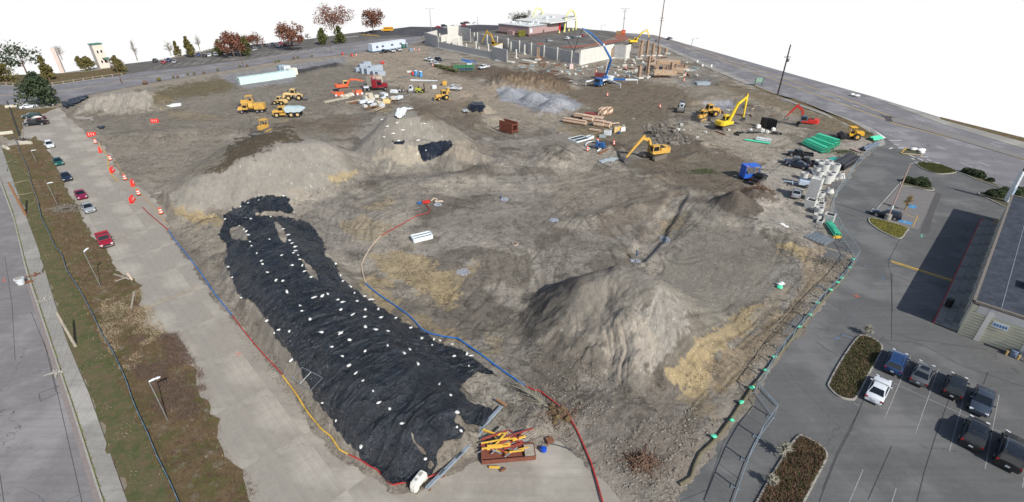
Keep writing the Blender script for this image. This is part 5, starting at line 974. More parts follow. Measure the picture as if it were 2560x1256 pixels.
excavator(862, 226, 200, 25, M_oran, 'orange excavator with low arm folded towards the dark red tractor unit', boom=(4.2, 3.4, 7.0, 2.6), sc_=1.05, cabm=M_pale)
def tyre(t, x, y, r, w_, rim, name='wheel'):
 o = MB().cyl((x, y, r), r, w_, 20, 'y').build(name, M_tyre, t, smooth=50); MB().cyl((x, y, r), r * .5, w_ + .04, 14, 'y').cyl((x, y, r), r * .16, w_ + .1, 8, 'y').build('rim', rim, o); return o
def mach(name, px, py, hd, label, cat, sc_=1.0, z=None):
 X, Y = P(px, py); t = empty(name, (X, Y, max(0, gz(X, Y) if z is None else z)), R(hd), label, cat); t.scale = (sc_,) * 3; return t
def wheel_loader(px, py, hd, label, pm=M_cat, sc_=1.0, drumless=True, lift=.3):
 t = mach('wheel_loader', px, py, hd, label, 'wheel loader', sc_)
 for x in (1.5, -1.6):
  for s in (-1, 1): tyre(t, x, s * 1.05, .85, .6, pm)
 MB().box((-1.9, 0, 1.65), (2.6, 1.7, 1.15), taper=.92).build('engine_cover', pm, t, bevel=.1); MB().box((1.3, 0, 1.2), (1.8, 1.2, .9)).build('front_frame', pm, t, bevel=.06); MB().box((-3.1, 0, 1.2), (.4, 2.2, .9)).build('counterweight', pm, t, bevel=.06)
 for s in (-1, 1): MB().box((-1.6, s * 1.05, 1.85), (1.7, .62, .1)).build('fender', pm, t)
 cabbox(t, (-.2, 0, 1.6), (1.5, 1.5, 1.7), pm); MB().tube([(-1.9, .5, 2.1), (-1.9, .5, 3.0)], .07, 8).build('exhaust', M_blk, t)
 for s in (-1, 1): MB().bar((1.0, s * .5, 1.9), (2.9, s * .5, .6 + lift), .2, .4).build('lift_arm', pm, t)
 MB().side([(2.7, .1 + lift), (3.0, .05 + lift), (3.9, .0 + lift), (3.05, .12 + lift), (2.85, .5 + lift), (3.0, 1.25 + lift), (2.8, 1.2 + lift), (2.65, .6 + lift)], -1.4, 1.4).build('bucket', M_steel, t); return t
def dozer(px, py, hd, label, pm=M_cat, sc_=1.0, cab=True):
 t = mach('bulldozer', px, py, hd, label, 'bulldozer', sc_); crawler(t, 3.4, .95, 1.9, .55, pm)
 MB().box((.7, 0, 1.35), (1.9, 1.0, .95), taper=.95).build('bonnet', pm, t, bevel=.08); MB().box((-.8, 0, 1.2), (1.3, 1.3, .7)).build('rear_body', pm, t, bevel=.06); MB().tube([(.9, .2, 1.8), (.9, .2, 2.5)], .06, 8).build('exhaust', M_blk, t)
 if cab: cabbox(t, (-.6, 0, 1.5), (1.3, 1.3, 1.4), pm)
 else:
  for x in (-1.2, 0):
   for s in (-1, 1): MB().bar((x, s * .6, 1.5), (x, s * .6, 2.8), .1).build('roof_post', pm, t)
  MB().box((-.6, 0, 2.85), (1.7, 1.5, .12)).build('cab_roof', pm, t); MB().box((-.8, 0, 1.75), (.5, .5, .5)).build('seat', M_blk, t)
 MB().side([(2.3, .05), (2.55, .0), (2.38, .5), (2.5, 1.1), (2.35, 1.1), (2.2, .55)], -1.6, 1.6).build('blade', M_steel, t)
 for s in (-1, 1): MB().bar((.2, s * 1.3, .5), (2.3, s * 1.3, .4), .16).build('push_arm', pm, t)
 for k in (-1, 1): MB().bar((-1.6, k * .35, .9), (-2.3, k * .35, .5), .14).build('ripper_shank', M_steel, t)
 return t
wheel_loader(1768, 292, 195, 'large yellow wheel loader with wide grey bucket beside the bright excavator', sc_=1.12)
dozer(1752, 302, 215, 'small yellow crawler tractor tucked in front of the wheel loader', sc_=.95)
dozer(664, 343, 262, 'yellow bulldozer working on the dark slope behind the long sand ridge', cab=False, sc_=1.15)
dozer(622, 268, 195, 'yellow bulldozer with rusty blade behind the yellow service truck', cab=False, sc_=1.25)
wheel_loader(738, 250, 8, 'faded yellow wheel loader with round tyre behind the dump truck', M_pale, sc_=1.1)
wheel_loader(700, 262, 170, 'pale yellow loader with arched arms behind the mini digger', M_pale, sc_=.8)
def dumper():
 t = mach('dump_truck', 724, 292, 186, 'articulated dump truck with pale blue body and yellow cab', 'dump truck', 1.0)
 MB().box((3.6, 0, 1.7), (2.0, 2.0, .9), taper=.9).build('bonnet', M_cat, t, bevel=.1); cabbox(t, (2.1, 0, 1.5), (1.5, 1.7, 1.7), M_cat); MB().box((2.6, 0, 1.0), (3.8, 2.2, .6)).build('front_frame', M_cat, t, bevel=.08)
 for s in (-1, 1): MB().box((3.0, s * 1.2, 1.75), (1.8, .5, .12)).build('fender', M_cat, t)
 MB().side([(.6, 1.5), (1.0, 3.0), (.2, 3.1), (-3.6, 2.9), (-5.0, 2.4), (-4.6, 2.1), (-3.4, 1.5)], -1.35, 1.35).build('dump_body', mat('body_pale_blue', A(190,206,210), .5, dirt=.25), t, bevel=.05)
 MB().box((-1.6, 0, 3.02), (3.9, 2.3, .06)).build('body_load', mat('tarp_cover', A(178,204,208), .6), t); MB().side([(1.05, 1.6), (1.25, 3.4), (1.1, 3.4), (.9, 1.6)], -1.3, 1.3).build('headboard', M_cat, t)
 MB().box((-1.5, 0, 1.2), (5, .9, .4)).build('rear_frame', M_blk, t)
 for x in (3.3, -1.0, -2.9):
  for s in (-1, 1): tyre(t, x, s * 1.15, .85, .55, M_pale)
dumper()
def service_truck():
 t = mach('service_truck', 632, 282, 190, 'yellow tanker truck with bonnet standing beside the bulldozer', 'tanker truck', 1.05)
 MB().box((3.0, 0, 1.35), (1.5, 1.9, .9), taper=.88).build('bonnet', M_cat, t, bevel=.12); cabbox(t, (1.6, 0, 1.1), (1.5, 2.1, 1.5), M_cat); MB().box((-1, 0, .9), (6.5, .9, .3)).build('chassis', M_blk, t)
 MB().cyl((-.1, 0, 1.95), .95, 1.3, 18, 'x').build('tank', M_cat, t, smooth=40)
 b = MB().box((-2.4, 0, 1.9), (2.9, 2.2, 1.7)).build('body', M_cat, t, bevel=.05)
 for i in range(7):
  for s in (-1, 1): MB().box((-3.6 + i * .4, s * 1.12, 1.9), (.08, .05, 1.6)).build('rib', M_cat, b)
 for x in (2.7, -1.7, -3.0):
  for s in (-1, 1): tyre(t, x, s * 1.0, .52, .38, M_rim)
 for s in (-1, 1): MB().box((3.78, s * .75, 1.3), (.06, .3, .25)).build('headlight', M_lamp, t)
service_truck()
def tractor_unit():
 t = mach('semi_tractor', 944, 226, 12, 'dark red tractor unit with high sleeper cab beside the orange excavator', 'lorry', 1.15)
 MB().box((2.4, 0, 1.6), (1.9, 1.8, 1.3), taper=.86).build('bonnet', M_dkred, t, bevel=.15); cabbox(t, (.8, 0, 1.0), (1.5, 2.2, 2.1), M_dkred); MB().box((-.7, 0, 2.2), (1.6, 2.3, 2.6)).build('sleeper_box', M_dkred, t, bevel=.1); MB().box((-1.52, 0, 2.2), (.06, 2.0, 2.3)).build('back_panel', M_blk, t)
 MB().box((-2.2, 0, .8), (5, .9, .3)).build('chassis', M_blk, t); MB().box((-3.4, 0, 1.15), (1.6, 2.3, .25)).build('fender', M_mwhite, t)
 for x in (2.6, -2.6, -3.9):
  for s in (-1, 1): tyre(t, x, s * 1.0, .52, .4, M_rim)
 for s in (-1, 1): MB().tube([(-.1, s * 1.2, 1), (-.1, s * 1.2, 4.0)], .08, 8).build('exhaust', M_chrome, t)
tractor_unit()
def backhoe():
 t = mach('backhoe_loader', 1106, 250, 205, 'yellow backhoe loader with amber roof in front of the white service pickup', 'backhoe loader', 1.15); pm = M_cat
 for x, r in ((1.3, .5), (-1.0, .8)):
  for s in (-1, 1): tyre(t, x, s * .95, r, .45, pm)
 MB().box((1.1, 0, 1.25), (1.9, .9, .75), taper=.93).build('bonnet', pm, t, bevel=.06); cabbox(t, (-.5, 0, 1.2), (1.5, 1.5, 1.6), pm)
 for s in (-1, 1): MB().bar((.2, s * .55, 1.6), (2.7, s * .55, .5), .14, .25).build('lift_arm', pm, t)
 MB().side([(2.6, .1), (3.3, .05), (2.8, .3), (2.75, .9), (2.6, .9)], -1.1, 1.1).build('front_bucket', M_steel, t)
 MB().bar((-1.6, 0, 1.0), (-2.0, 0, 3.4), .3, .4).build('boom', pm, t); MB().bar((-2.0, 0, 3.4), (-2.6, 0, 1.3), .22, .3).build('stick', pm, t); bucket(t, (-2.6, 1.3), 2.6, .7, .45)
 for s in (-1, 1): MB().bar((-1.6, s * .7, 1.0), (-1.7, s * 1.5, .1), .14).build('stabiliser', pm, t)
backhoe()
def roller(px, py, hd, label, pm, drum, sc_=1.0, canopy=False, tail=M_cat):
 t = mach('road_roller', px, py, hd, label, 'road roller', sc_)
 MB().cyl((1.6, 0, .75), .75, 2.0, 24, 'y').build('drum', drum, t, smooth=40); MB().box((1.6, 1.1, .8), (1.7, .12, .4)).box((1.6, -1.1, .8), (1.7, .12, .4)).box((.7, 0, .9), (.25, 2.3, .5)).build('drum_frame', M_blk, t)
 for s in (-1, 1): tyre(t, -1.2, s * .85, .78, .55, tail)
 MB().box((-1.8, 0, 1.45), (1.9, 1.5, .9), taper=.92).build('engine_cover', pm, t, bevel=.08); MB().box((-.2, 0, 1.1), (1.3, 1.3, .5)).build('platform', pm, t)
 for x in (-.7, .4):
  for s in (-1, 1): MB().bar((x, s * .6, 1.3), (x, s * .6, 2.8), .09).build('roof_post', pm, t)
 MB().box((-.15, 0, 2.86), (1.6, 1.6, .12)).build('cab_roof', pm if not canopy else mat('canopy_dark', A(58,76,86), .5), t, bevel=.03); MB().box((-.3, 0, 1.6), (.5, .6, .6)).build('seat', M_blk, t)
roller(2122, 348, 172, 'yellow roller with big black drum near the highway corner', mat('roller_yellow', A(222,170,40), .5, dirt=.2), mat('drum_dark', (.03,.03,.035), .5, metal=.3, dirt=.3), 1.15)
roller(1702, 280, 250, 'pale roller with dark canopy and white wheel beside the pale mound', M_mwhite, M_steel, 1.05, True, M_mwhite)
def forklift(px, py, hd, label, pm, sc_=1.0):
 t = mach('forklift', px, py, hd, label, 'forklift', sc_)
 for x in (.9, -.8):
  for s in (-1, 1): tyre(t, x, s * .75, .5, .35, pm)
 MB().box((-.5, 0, 1.1), (1.9, 1.3, .9), taper=.9).build('body', pm, t, bevel=.08); MB().box((-.3, 0, 1.7), (.5, .5, .5)).build('seat', M_blk, t)
 m = [MB().bar((1.5, s * .45, .2), (1.5, s * .45, 3.0), .14).build('mast_rail', M_blk, t) for s in (-1, 1)]; MB().box((1.6, 0, 1.0), (.1, 1.2, .5)).build('carriage', M_blk, t)
 for s in (-1, 1): MB().box((2.2, s * .35, .3), (1.2, .12, .06)).build('fork', M_steel, t)
forklift(1050, 232, 0, 'lime green rough terrain forklift with dark mast', mat('lime', A(170,176,60), .5, dirt=.3), 1.1)
def skid(px, py, hd, label, pm):
 t = mach('skid_steer', px, py, hd, label, 'skid steer', 1.0)
 for x in (.55, -.55):
  for s in (-1, 1): tyre(t, x, s * .7, .42, .32, M_mwhite)
 MB().box((-.2, 0, .95), (2.0, 1.2, .8)).build('body', pm, t, bevel=.06)
 MB().box((.2, 0, 1.75), (1.1, 1.0, 1.1), taper=.95).build('cab', pm, t); MB().box((.77, 0, 1.75), (.05, .8, .85)).build('cab_front', M_glass, t)
 for s in (-1, 1): MB().bar((-1.1, s * .7, 1.7), (1.4, s * .7, .5), .14, .22).build('lift_arm', pm, t)
 MB().side([(1.4, .05), (2.2, .0), (1.6, .2), (1.5, .7), (1.4, .7)], -.85, .85).build('bucket', M_steel, t)
skid(1028, 230, 275, 'white skid steer facing the camera next to the green forklift', M_mwhite)
skid(1004, 228, 200, 'dull grey skid steer beside the white one', mat('dull_grey', A(120,112,100), .8, dirt=.4))
# ---------------- blue and white boom pump ----------------
def pump():
 t = mach('concrete_pump_truck', 1512, 212, 232, 'blue truck mounted concrete pump with white outriggers and tall blue boom', 'concrete pump', 1.0, z=.2)
 MB().box((-1, 0, 1.2), (10, 1.0, .4)).build('chassis', M_blk, t); MB().box((5.2, 0, 1.9), (2.2, 2.5, 2.4)).build('cab', M_mblue, t, bevel=.1); MB().box((6.32, 0, 2.3), (.06, 2.1, 1.0)).build('windshield', M_glass, t)
 for s in (-1, 1): MB().box((5.3, s * 1.26, 2.4), (1.2, .05, .8)).build('side_window', M_glass, t)
 MB().box((2.0, 0, 1.9), (3.8, 2.3, .35)).build('deck', M_mwhite, t); MB().box((-3.2, 0, 2.0), (3.4, 2.3, 1.0)).build('pump_body', M_mwhite, t, bevel=.05); MB().cyl((.2, 0, 2.5), 1.1, .9, 16).build('turntable', M_mblue, t)
 for x in (4.6, 2.6, 1.0, -2.2, -3.6):
  for s in (-1, 1): tyre(t, x, s * 1.0, .52, .35, M_mwhite)
 for i in range(5): MB().box((3.8 - i * .9, .4, 2.15), (.5, 1.2, .2)).build('deck_box', M_mwhite, t)
 tx, ty = P(1512, 212); w0 = R(232)
 def loc(px, py, z):
  x, y = P(px, py, z); dx, dy = x - tx, y - ty; return (dx * math.cos(-w0) - dy * math.sin(-w0), dx * math.sin(-w0) + dy * math.cos(-w0), z - .2)
 for a_, z_ in (((1465,204), 1.8), ((1594,200), 1.9), ((1552,212), 1.7), ((1519,184), 1.8)):
  e = loc(a_[0], a_[1], z_); o = MB().bar((0, 0, 1.9), e, .45, .75, .3, .5).build('outrigger', M_mwhite, t)
  MB().bar((e[0], e[1], e[2] + .1), (e[0], e[1], .15), .18).build('outrigger_leg', M_mwhite, o); MB().cyl((e[0], e[1], .1), .35, .14, 12).build('outrigger_pad', M_steel, o)
 e = loc(1594, 200, 1.9); MB().bar(Vector((0, 0, 2.0)).lerp(Vector(e), .25), Vector((0, 0, 1.98)).lerp(Vector(e), .62), .5, .8).build('outrigger_banner', M_mblue, t)
 # boom: pixels give the sight lines, heights the place along them
 pts = [(1540, 192, 4.0), (1528, 150, 9.5), (1508, 113, 15.0), (1502, 105, 16.3), (1480, 85, 19.5), (1457, 72, 21.5)]
 q = [Vector(loc(*p)) for p in pts]; q[0] = Vector((0, 0, 3.0))
 MB().bar(q[0], q[1], .55, .75, .5, .65).bar(q[1], q[2], .5, .65, .42, .55).build('lower_boom', M_mblue, t); MB().bar(q[2], q[4], .4, .5, .34, .42).bar(q[4], q[5], .42, .5, .35, .4).build('upper_boom', M_mblue, t); MB().cyl(tuple(q[2]), .5, .9, 12, 'y').build('boom_joint', M_mwhite, t)
 h1 = Vector(loc(1410, 70, 20.0)); h2 = Vector(loc(1436, 130, 6.5)); h3 = Vector(loc(1452, 95, 13))
 MB().tube([q[5], q[5] + Vector((.1, 0, .5)), Vector(loc(1456, 73, 20.8)), Vector(loc(1500, 113, 13.8)), Vector(loc(1520, 150, 8.4)), (0.5, 0, 3.2)], .09, 6).build('delivery_pipe', M_mwhite, t)
 MB().tube([q[5], Vector(loc(1447, 92, 16)), Vector(loc(1442, 108, 11.5)), Vector(loc(1434, 131, 5.2))], .13, 7).build('hanging_boom', mat('boom_navy', (.02,.03,.07), .5), t)
 MB().tube([Vector(loc(1434, 131, 5.2)), Vector(loc(1422, 108, 10)), Vector(loc(1412, 84, 15))], .12, 7).build('hanging_hose', mat('boom_navy', (0,0,0)), t)
pump()
def manlift():
 t = mach('boom_lift', 1172, 170, 10, 'blue folded boom lift behind the green mesh container', 'boom lift', 1.0)
 MB().box((0, 0, .8), (2.8, 2.2, .6)).build('chassis', M_steel, t); [tyre(t, x, s * 1.0, .5, .4, M_mwhite) for x in (1, -1) for s in (-1, 1)]; MB().box((.3, 0, 1.5), (2.4, 1.6, .8)).build('turret', M_mwhite, t, bevel=.05)
 MB().bar((1.5, 0, 1.8), (-3.2, 0, 3.4), .35, .55).build('lower_boom', M_mblue, t); MB().bar((-3.2, .3, 3.5), (3.0, .3, 2.4), .3, .45).build('upper_boom', M_mblue, t); MB().bar((3.0, .3, 2.4), (3.4, .3, .8), .25).build('jib', M_mblue, t)
manlift()
def genset():
 t = mach('pump_engine', 1500, 375, 330, 'blue trailer mounted pump engine between the orange drums', 'pump', .85)
 for s in (-1, 1): tyre(t, 0, s * .9, .4, .25, M_mwhite)
 MB().box((0, 0, .7), (3.2, 1.4, .2)).build('frame', M_mblue, t); MB().box((.6, 0, 1.3), (1.2, 1.1, 1.1)).build('engine', M_mblue, t, bevel=.08); MB().cyl((-.8, 0, 1.3), .5, .9, 14, 'y').build('pump_housing', M_mblue, t); MB().tube([(.7, .2, 1.8), (.7, .2, 2.4)], .08).build('exhaust', M_mblue, t); MB().bar((-1.6, 0, .7), (-2.6, 0, .4), .12).build('tow_bar', M_mblue, t)
 MB().box((-1.2, .3, 1.9), (.5, .5, .5)).build('header_tank', M_mblue, t)
genset()
t = mach('pump', 1068, 508, 20, 'small red pump with hoses in the middle of the open ground', 'pump', .8)
MB().box((0, 0, .35), (1.4, .8, .5)).build('engine', M_ored, t, bevel=.05); MB().cyl((-.9, 0, .4), .3, .5, 12, 'y').build('pump_housing', M_ored, t); MB().bar((.2, -.4, .1), (.2, -.4, 1.2), .06).build('handle', M_ored, t)
tag(MB().tube([(*P(1078,506), .3), (*P(1086,504), .7), (*P(1094,505), .5)], .12, 8).build('suction_hose', M_hwht), 'short pale suction hose behind the small red pump', 'hose')
tag(MB().cyl((*P(1098,508), .35), .2, 1.6, 10, 'x').build('drain_pipe', M_hwht), 'short cream pipe lying beside the small red pump', 'pipe'); tag(MB().box((*P(1049,510), .2), (.9, .5, .3), .3).build('tool_box', M_mblue), 'small blue box left of the small red pump', 'box')
# ---------------- concrete walls, office, restaurant ----------------
M_wall_shade = mat('shaded_concrete', A(176,176,176), .85, var=.12, scale=.8, bump=.2, bscale=4); M_white_lit = mat('white_lit_concrete', A(206,204,196), .85, var=.08, scale=.6, bump=.15)  # wall light put into colour: grey for shaded walls, white for sunlit ones
def wall(name, a, b, h, label, th=.35, mt=None, z0=0., pil=0, parent=None, cat='wall', joints=0, grp=None, htop=None):
 A_, B_ = Vector(P(*a)), Vector(P(*b)); d = B_ - A_; L_ = d.length; hd = math.atan2(d.y, d.x); t = empty(name, (A_.x, A_.y, z0), hd, label, cat, grp); n = max(1, joints)
 for i in range(n): MB().box((L_ * (i + .5) / n, 0, h / 2), (L_ / n - .06, th, h)).build('wall_panel', mt or M_wall_shade, t)
 for i in range(pil):
  x = L_ * (i + .5) / pil; MB().box((x, -th / 2 - .3, (h + .7) / 2), (.6, .5, h + .7)).build('pilaster', M_white_lit, t)
 MB().box((L_ / 2, 0, .1), (L_ + .8, 1.3, .2)).build('footing', M_white_lit, t)
 return t
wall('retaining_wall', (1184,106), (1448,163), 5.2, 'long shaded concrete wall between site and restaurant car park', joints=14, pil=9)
wall('retaining_wall', (1449,163), (1532,145), 6.4, 'bright sunlit concrete wall under the red planting bed', joints=7, mt=M_white_lit)
wall('retaining_wall', (1534,146), (1561,148), 6.2, 'shaded wall panel beyond the bright wall', joints=2); wall('retaining_wall', (1562,148), (1574,144), 6.2, 'short bright end panel nearest the rusty columns', mt=M_white_lit)
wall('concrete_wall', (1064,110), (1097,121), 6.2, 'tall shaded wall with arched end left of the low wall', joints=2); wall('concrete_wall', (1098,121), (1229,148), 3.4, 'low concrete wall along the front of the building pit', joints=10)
wall('concrete_wall', (1230,148), (1268,158), 5.8, 'tall end panel of the front wall near the dark earth bank', joints=2); wall('concrete_wall', (1231,147), (1256,137), 5.4, 'bright return wall behind the tall end panel', mt=M_white_lit)
wall('concrete_wall', (1065,109), (1094,101), 5.6, 'bright side wall at the left end of the building', mt=M_white_lit); wall('concrete_wall', (1103,105), (1121,102), 3.6, 'low bright wall between the side wall and the tall back panel', mt=M_white_lit)
wall('concrete_wall', (1120,102), (1148,99), 8.0, 'tall bright back panel of the unfinished building', mt=M_white_lit); wall('concrete_wall', (1149,99), (1177,106), 7.2, 'tall shaded back panel next to the bright one', joints=3)
wall('concrete_wall', (1117,124), (1150,119), 6.2, 'inner bright wall with two doorways', mt=M_white_lit); wall('concrete_wall', (1132,126), (1156,115), 5.2, 'inner bright cross wall beside the doorways', mt=M_white_lit)
for i, (a, b) in enumerate([((1186,107),(1186,82)),((1208,108),(1208,85)),((1190,124),(1190,103)),((1166,120),(1166,109)),((1221,130),(1221,110)),((1197,130),(1197,117)),((1277,127),(1277,105)),((1290,146),(1290,124)),((1311,136),(1311,112)),((1267,120),(1267,97)),((1237,114),(1237,91)),((1132,116),(1132,97)),((1100,104),(1100,84)),((1146,124),(1146,106)),((1155,101),(1155,82))]):
 X, Y = P(*b if 0 else a); h = hgt(b, a); t = empty('concrete_column', (X, Y, 0), R(45), 'free standing white concrete column of the unfinished building', 'column', 'white columns of the unfinished building')
 MB().box((0, 0, h / 2), (.65, .65, h)).build('shaft', M_white_lit, t); MB().box((0, 0, .15), (1.6, 1.6, .3)).build('footing', M_white_lit, t)
for a, b, lb in (((1240,152),(1284,158),'pale concrete strip footing in front of the tall end panel'), ((1306,152),(1338,158),'pale slab footing below the long shaded wall'), ((1110,118),(1134,124),'pale concrete slab by the inner doorways')):
 A_, B_ = Vector(P(*a)), Vector(P(*b)); d = B_ - A_; o = MB().box((0, 0, .25), (d.length, 2.2, .5)).build('concrete_footing', M_white_lit); o.location = ((A_ + B_) / 2).to_3d(); o.rotation_euler = (0, 0, math.atan2(d.y, d.x)); tag(o, lb, 'footing')
# site office
def office():
 A_, B_ = Vector(P(932,132)), Vector(P(1015,119)); d = B_ - A_; t = empty('site_office', ((A_.x + B_.x) / 2, (A_.y + B_.y) / 2, 0), math.atan2(d.y, d.x), 'long pale blue portable site office beside the back road', 'site office'); l = d.length
 mt = mat('office_cladding', A(196,208,222), .6, var=.04, dirt=.1); MB().box((0, 1.6, 2.2), (l, 3.4, 3.4)).build('body', mt, t); MB().box((0, 1.6, 3.96), (l + .2, 3.6, .12)).build('roof', mat('office_roof', A(226,230,234), .6), t); MB().box((0, 1.6, .35), (l - .2, 3.2, .3)).build('skirt', M_mblue, t)
 for x in (-.36, -.2, .08, .34):
  w_ = MB().box((x * l, -.12, 2.4), (1.6, .06, 1.1)).build('window', mt, t); [MB().box((x * l + s * .4, -.17, 2.4), (.62, .04, .95)).build('pane', M_glass, w_) for s in (-1, 1)]
 for x in (-.28, .2): MB().box((x * l, -.13, 1.9), (.95, .05, 2.1)).build('door', M_mwhite, t)
office()
def toilet(px, py, pm, roofm, lb, hd=45):
 X, Y = P(px, py); t = empty('portable_toilet', (X, Y, max(0, gz(X, Y))), R(hd), lb, 'portable toilet'); MB().box((0, 0, 1.15), (1.15, 1.15, 2.2), taper=.95).build('cabin', pm, t, bevel=.04); MB().box((0, 0, 2.34), (1.2, 1.2, .16), taper=.85).build('roof', roofm, t, bevel=.04); MB().box((-.02, -.575, 1.15), (.75, .05, 1.85)).build('door', pm, t); MB().box((.2, -.61, 1.9), (.2, .02, .14)).build('sign_plate', M_plate, t); MB().box((0, 0, .06), (1.25, 1.25, .12)).build('base', M_blk, t)
Mtb = mat('toilet_blue', A(88,150,196), .5); toilet(1040, 192, Mtb, M_mwhite, 'light blue portable toilet beside the red barrier'); toilet(1052, 194, Mtb, M_mwhite, 'light blue portable toilet farther from the red barrier')
Mtg = mat('toilet_green', A(56,110,92), .5); toilet(1008, 121, Mtg, M_mwhite, 'green portable toilet close to the site office'); toilet(1017, 120, mat('toilet_grey', A(120,136,140), .5), M_mwhite, 'grey green portable toilet behind the green one'); toilet(1070, 176 - 20, Mtb, M_mwhite, 'hidden') if 0 else None
def restaurant():
 A_, B_ = P(1322,92), P(1400,80); hd = math.atan2(B_[1] - A_[1], B_[0] - A_[0]); t = empty('restaurant', (A_[0], A_[1], 0), hd, 'low pinkish restaurant with flared white roof and two yellow arches', 'restaurant'); l = math.hypot(B_[0] - A_[0], B_[1] - A_[1])
 mp = mat('pink_render', A(170,142,140), .85, var=.06); mb = mat('brown_base', A(98,80,76), .85); mr = mat('roof_pale', A(214,214,210), .8, var=.1); my = mat('arch_yellow', A(236,228,150), .5); W_ = 26
 MB().box((l / 2, W_ / 2, 2.9), (l, W_, 5.8)).build('walls', mp, t); MB().box((l / 2, W_ / 2, .6), (l + .1, W_ + .1, 1.2)).build('base_course', mb, t); MB().box((l / 2, W_ / 2, 5.5), (l + .5, W_ + .5, .5)).build('parapet', mat('parapet_blue_grey', A(120,138,150), .7), t); MB().box((l / 2, W_ / 2, 5.82), (l - .6, W_ - .6, .15)).build('flat_roof', mr, t)
 x1 = l + 14; MB().prism([(l * .55, -3), (l * .55, W_ + 2), (x1, W_ + 4), (x1, -4)], 6.3, 6.8).build('flared_roof', mr, t); MB().side([(l, 6.4), (x1, 7.6), (x1 + 1.5, 9.0), (x1 - .5, 8.0), (l, 7.0)], -4, W_ + 4).build('roof_flare', mr, t)
 g = MB().box((l + 6, W_ / 2, 2.8), (11, W_ - 6, 5.4)).build('glazed_front', M_glass, t)
 for i in range(8): MB().box((l + 11.55, 4 + i * 2.6, 2.8), (.12, .2, 5.4)).build('mullion', M_mwhite, g)
 for yy in (-1.5, W_ + 1):
  p = [(l + 3 + 12 * (1 - math.cos(math.pi * k / 20)) * .55, yy, .1 + 12.5 * math.sin(math.pi * k / 20) ** .8) for k in range(21)]
  MB().tube(p, .6, 8).build('arch', my, t, smooth=50)
 for i in range(9):
  x, y = random.uniform(2, l - 2), random.uniform(3, W_ - 3); MB().box((x, y, 6.5), (random.uniform(1, 2.6), random.uniform(1, 2.2), random.uniform(.8, 1.6))).build('roof_vent_unit', M_mwhite, t, bevel=.05)
 for x in (l + 1, l + 8): MB().box((x, W_ * .5, 7.6), (2.6, 2.4, 1.8)).build('roof_vent_unit', M_mwhite, t)
 MB().box((l * .97, -.25, 3.2), (1.2, .5, 6.8)).build('red_pillar', mat('pillar_red', A(214,30,44), .5), t); MB().box((l * .06, -.12, 3.2), (2.4, .12, 2.4)).build('poster', M_plate, t); MB().box((l * .45, -.1, 1.4), (1.4, .1, 2.8)).build('door', mb, t)
 s = empty('refuse_enclosure', (0, 0, 0), hd, 'low pink refuse enclosure with hedge beside the restaurant', 'enclosure'); s.location = (*P(1283,88), 0); MB().box((4, 2, 1.2), (10, 5, 2.4)).build('walls', mp, s); MB().box((5.5, 2, 2.5), (4, 4.6, .8)).build('roof', mat('maroon_roof', A(110,60,62), .7), s)
 for q, lb in (((1398,84),'first'), ((1410,82),'second'), ((1422,79),'third'), ((1432,77),'fourth')):
  x, y = P(*q); o = MB().cyl((x, y, .9), .35, 1.8, 10).blob((x, y, .4), (.7, .7, .5)).build('bollard', my); tag(o, lb + ' yellow bollard from the near arch of the restaurant', 'bollard')
 m = MB(); rr = random.Random(4)
 for i in range(220): x = rr.uniform(0, 9); m.blob((x, rr.uniform(-.6, .6), rr.uniform(.3, 3.2)), (.6, .5, .5), 5, 3, .4, i)
 o = m.build('hedge', mat('hedge_yellow', A(112,112,42), .9, var=.4)); x, y = P(1296,93); o.location = (x, y, 0); o.rotation_euler = (0, 0, hd); tag(o, 'clipped yellow green hedge in front of the refuse enclosure', 'hedge')
restaurant()
def brandsign():
 x, y = P(1551,90); t = empty('roadside_sign', (x, y, 0), R(-20), 'small roadside sign with red panel and yellow letter at the car park corner', 'sign'); MB().box((0, 0, .5), (6, .8, 1.0)).build('plinth', mat('plinth_brick', A(150,110,86), .9), t); MB().box((-1.2, 0, 1.9), (3.2, .5, 1.8)).build('brown_panel', mat('sign_tan', A(150,130,96), .8), t)
 p = MB().box((1.7, 0, 2.2), (2.5, .55, 2.6)).build('red_panel', mat('sign_red', A(214,52,44), .5), t); MB().tube([(1.0, -.3, 1.4), (1.15, -.3, 2.5), (1.4, -.3, 2.9), (1.65, -.3, 2.3), (1.72, -.3, 1.9), (1.8, -.3, 2.3), (2.05, -.3, 2.9), (2.3, -.3, 2.5), (2.45, -.3, 1.4)], .09, 5).build('logo_letter', mat('arch_yellow', (0,0,0)), p)
brandsign()
sheet('planting_bed', [(1400,119),(1440,121),(1520,110),(1570,101),(1566,96),(1510,104),(1470,113),(1396,118)], mat('red_mulch', A(146,92,76), .95, var=.3, scale=2), .12); sheet('planting_bed', [(1340,110),(1352,107),(1362,112),(1348,114)], MATS['red_mulch'], .12); sheet('planting_bed', [(1195,93),(1220,87),(1230,92),(1205,95)], MATS['red_mulch'], .12); sheet('planting_bed', [(1532,94),(1545,88),(1572,93),(1575,97),(1550,100)], MATS['red_mulch'], .13)
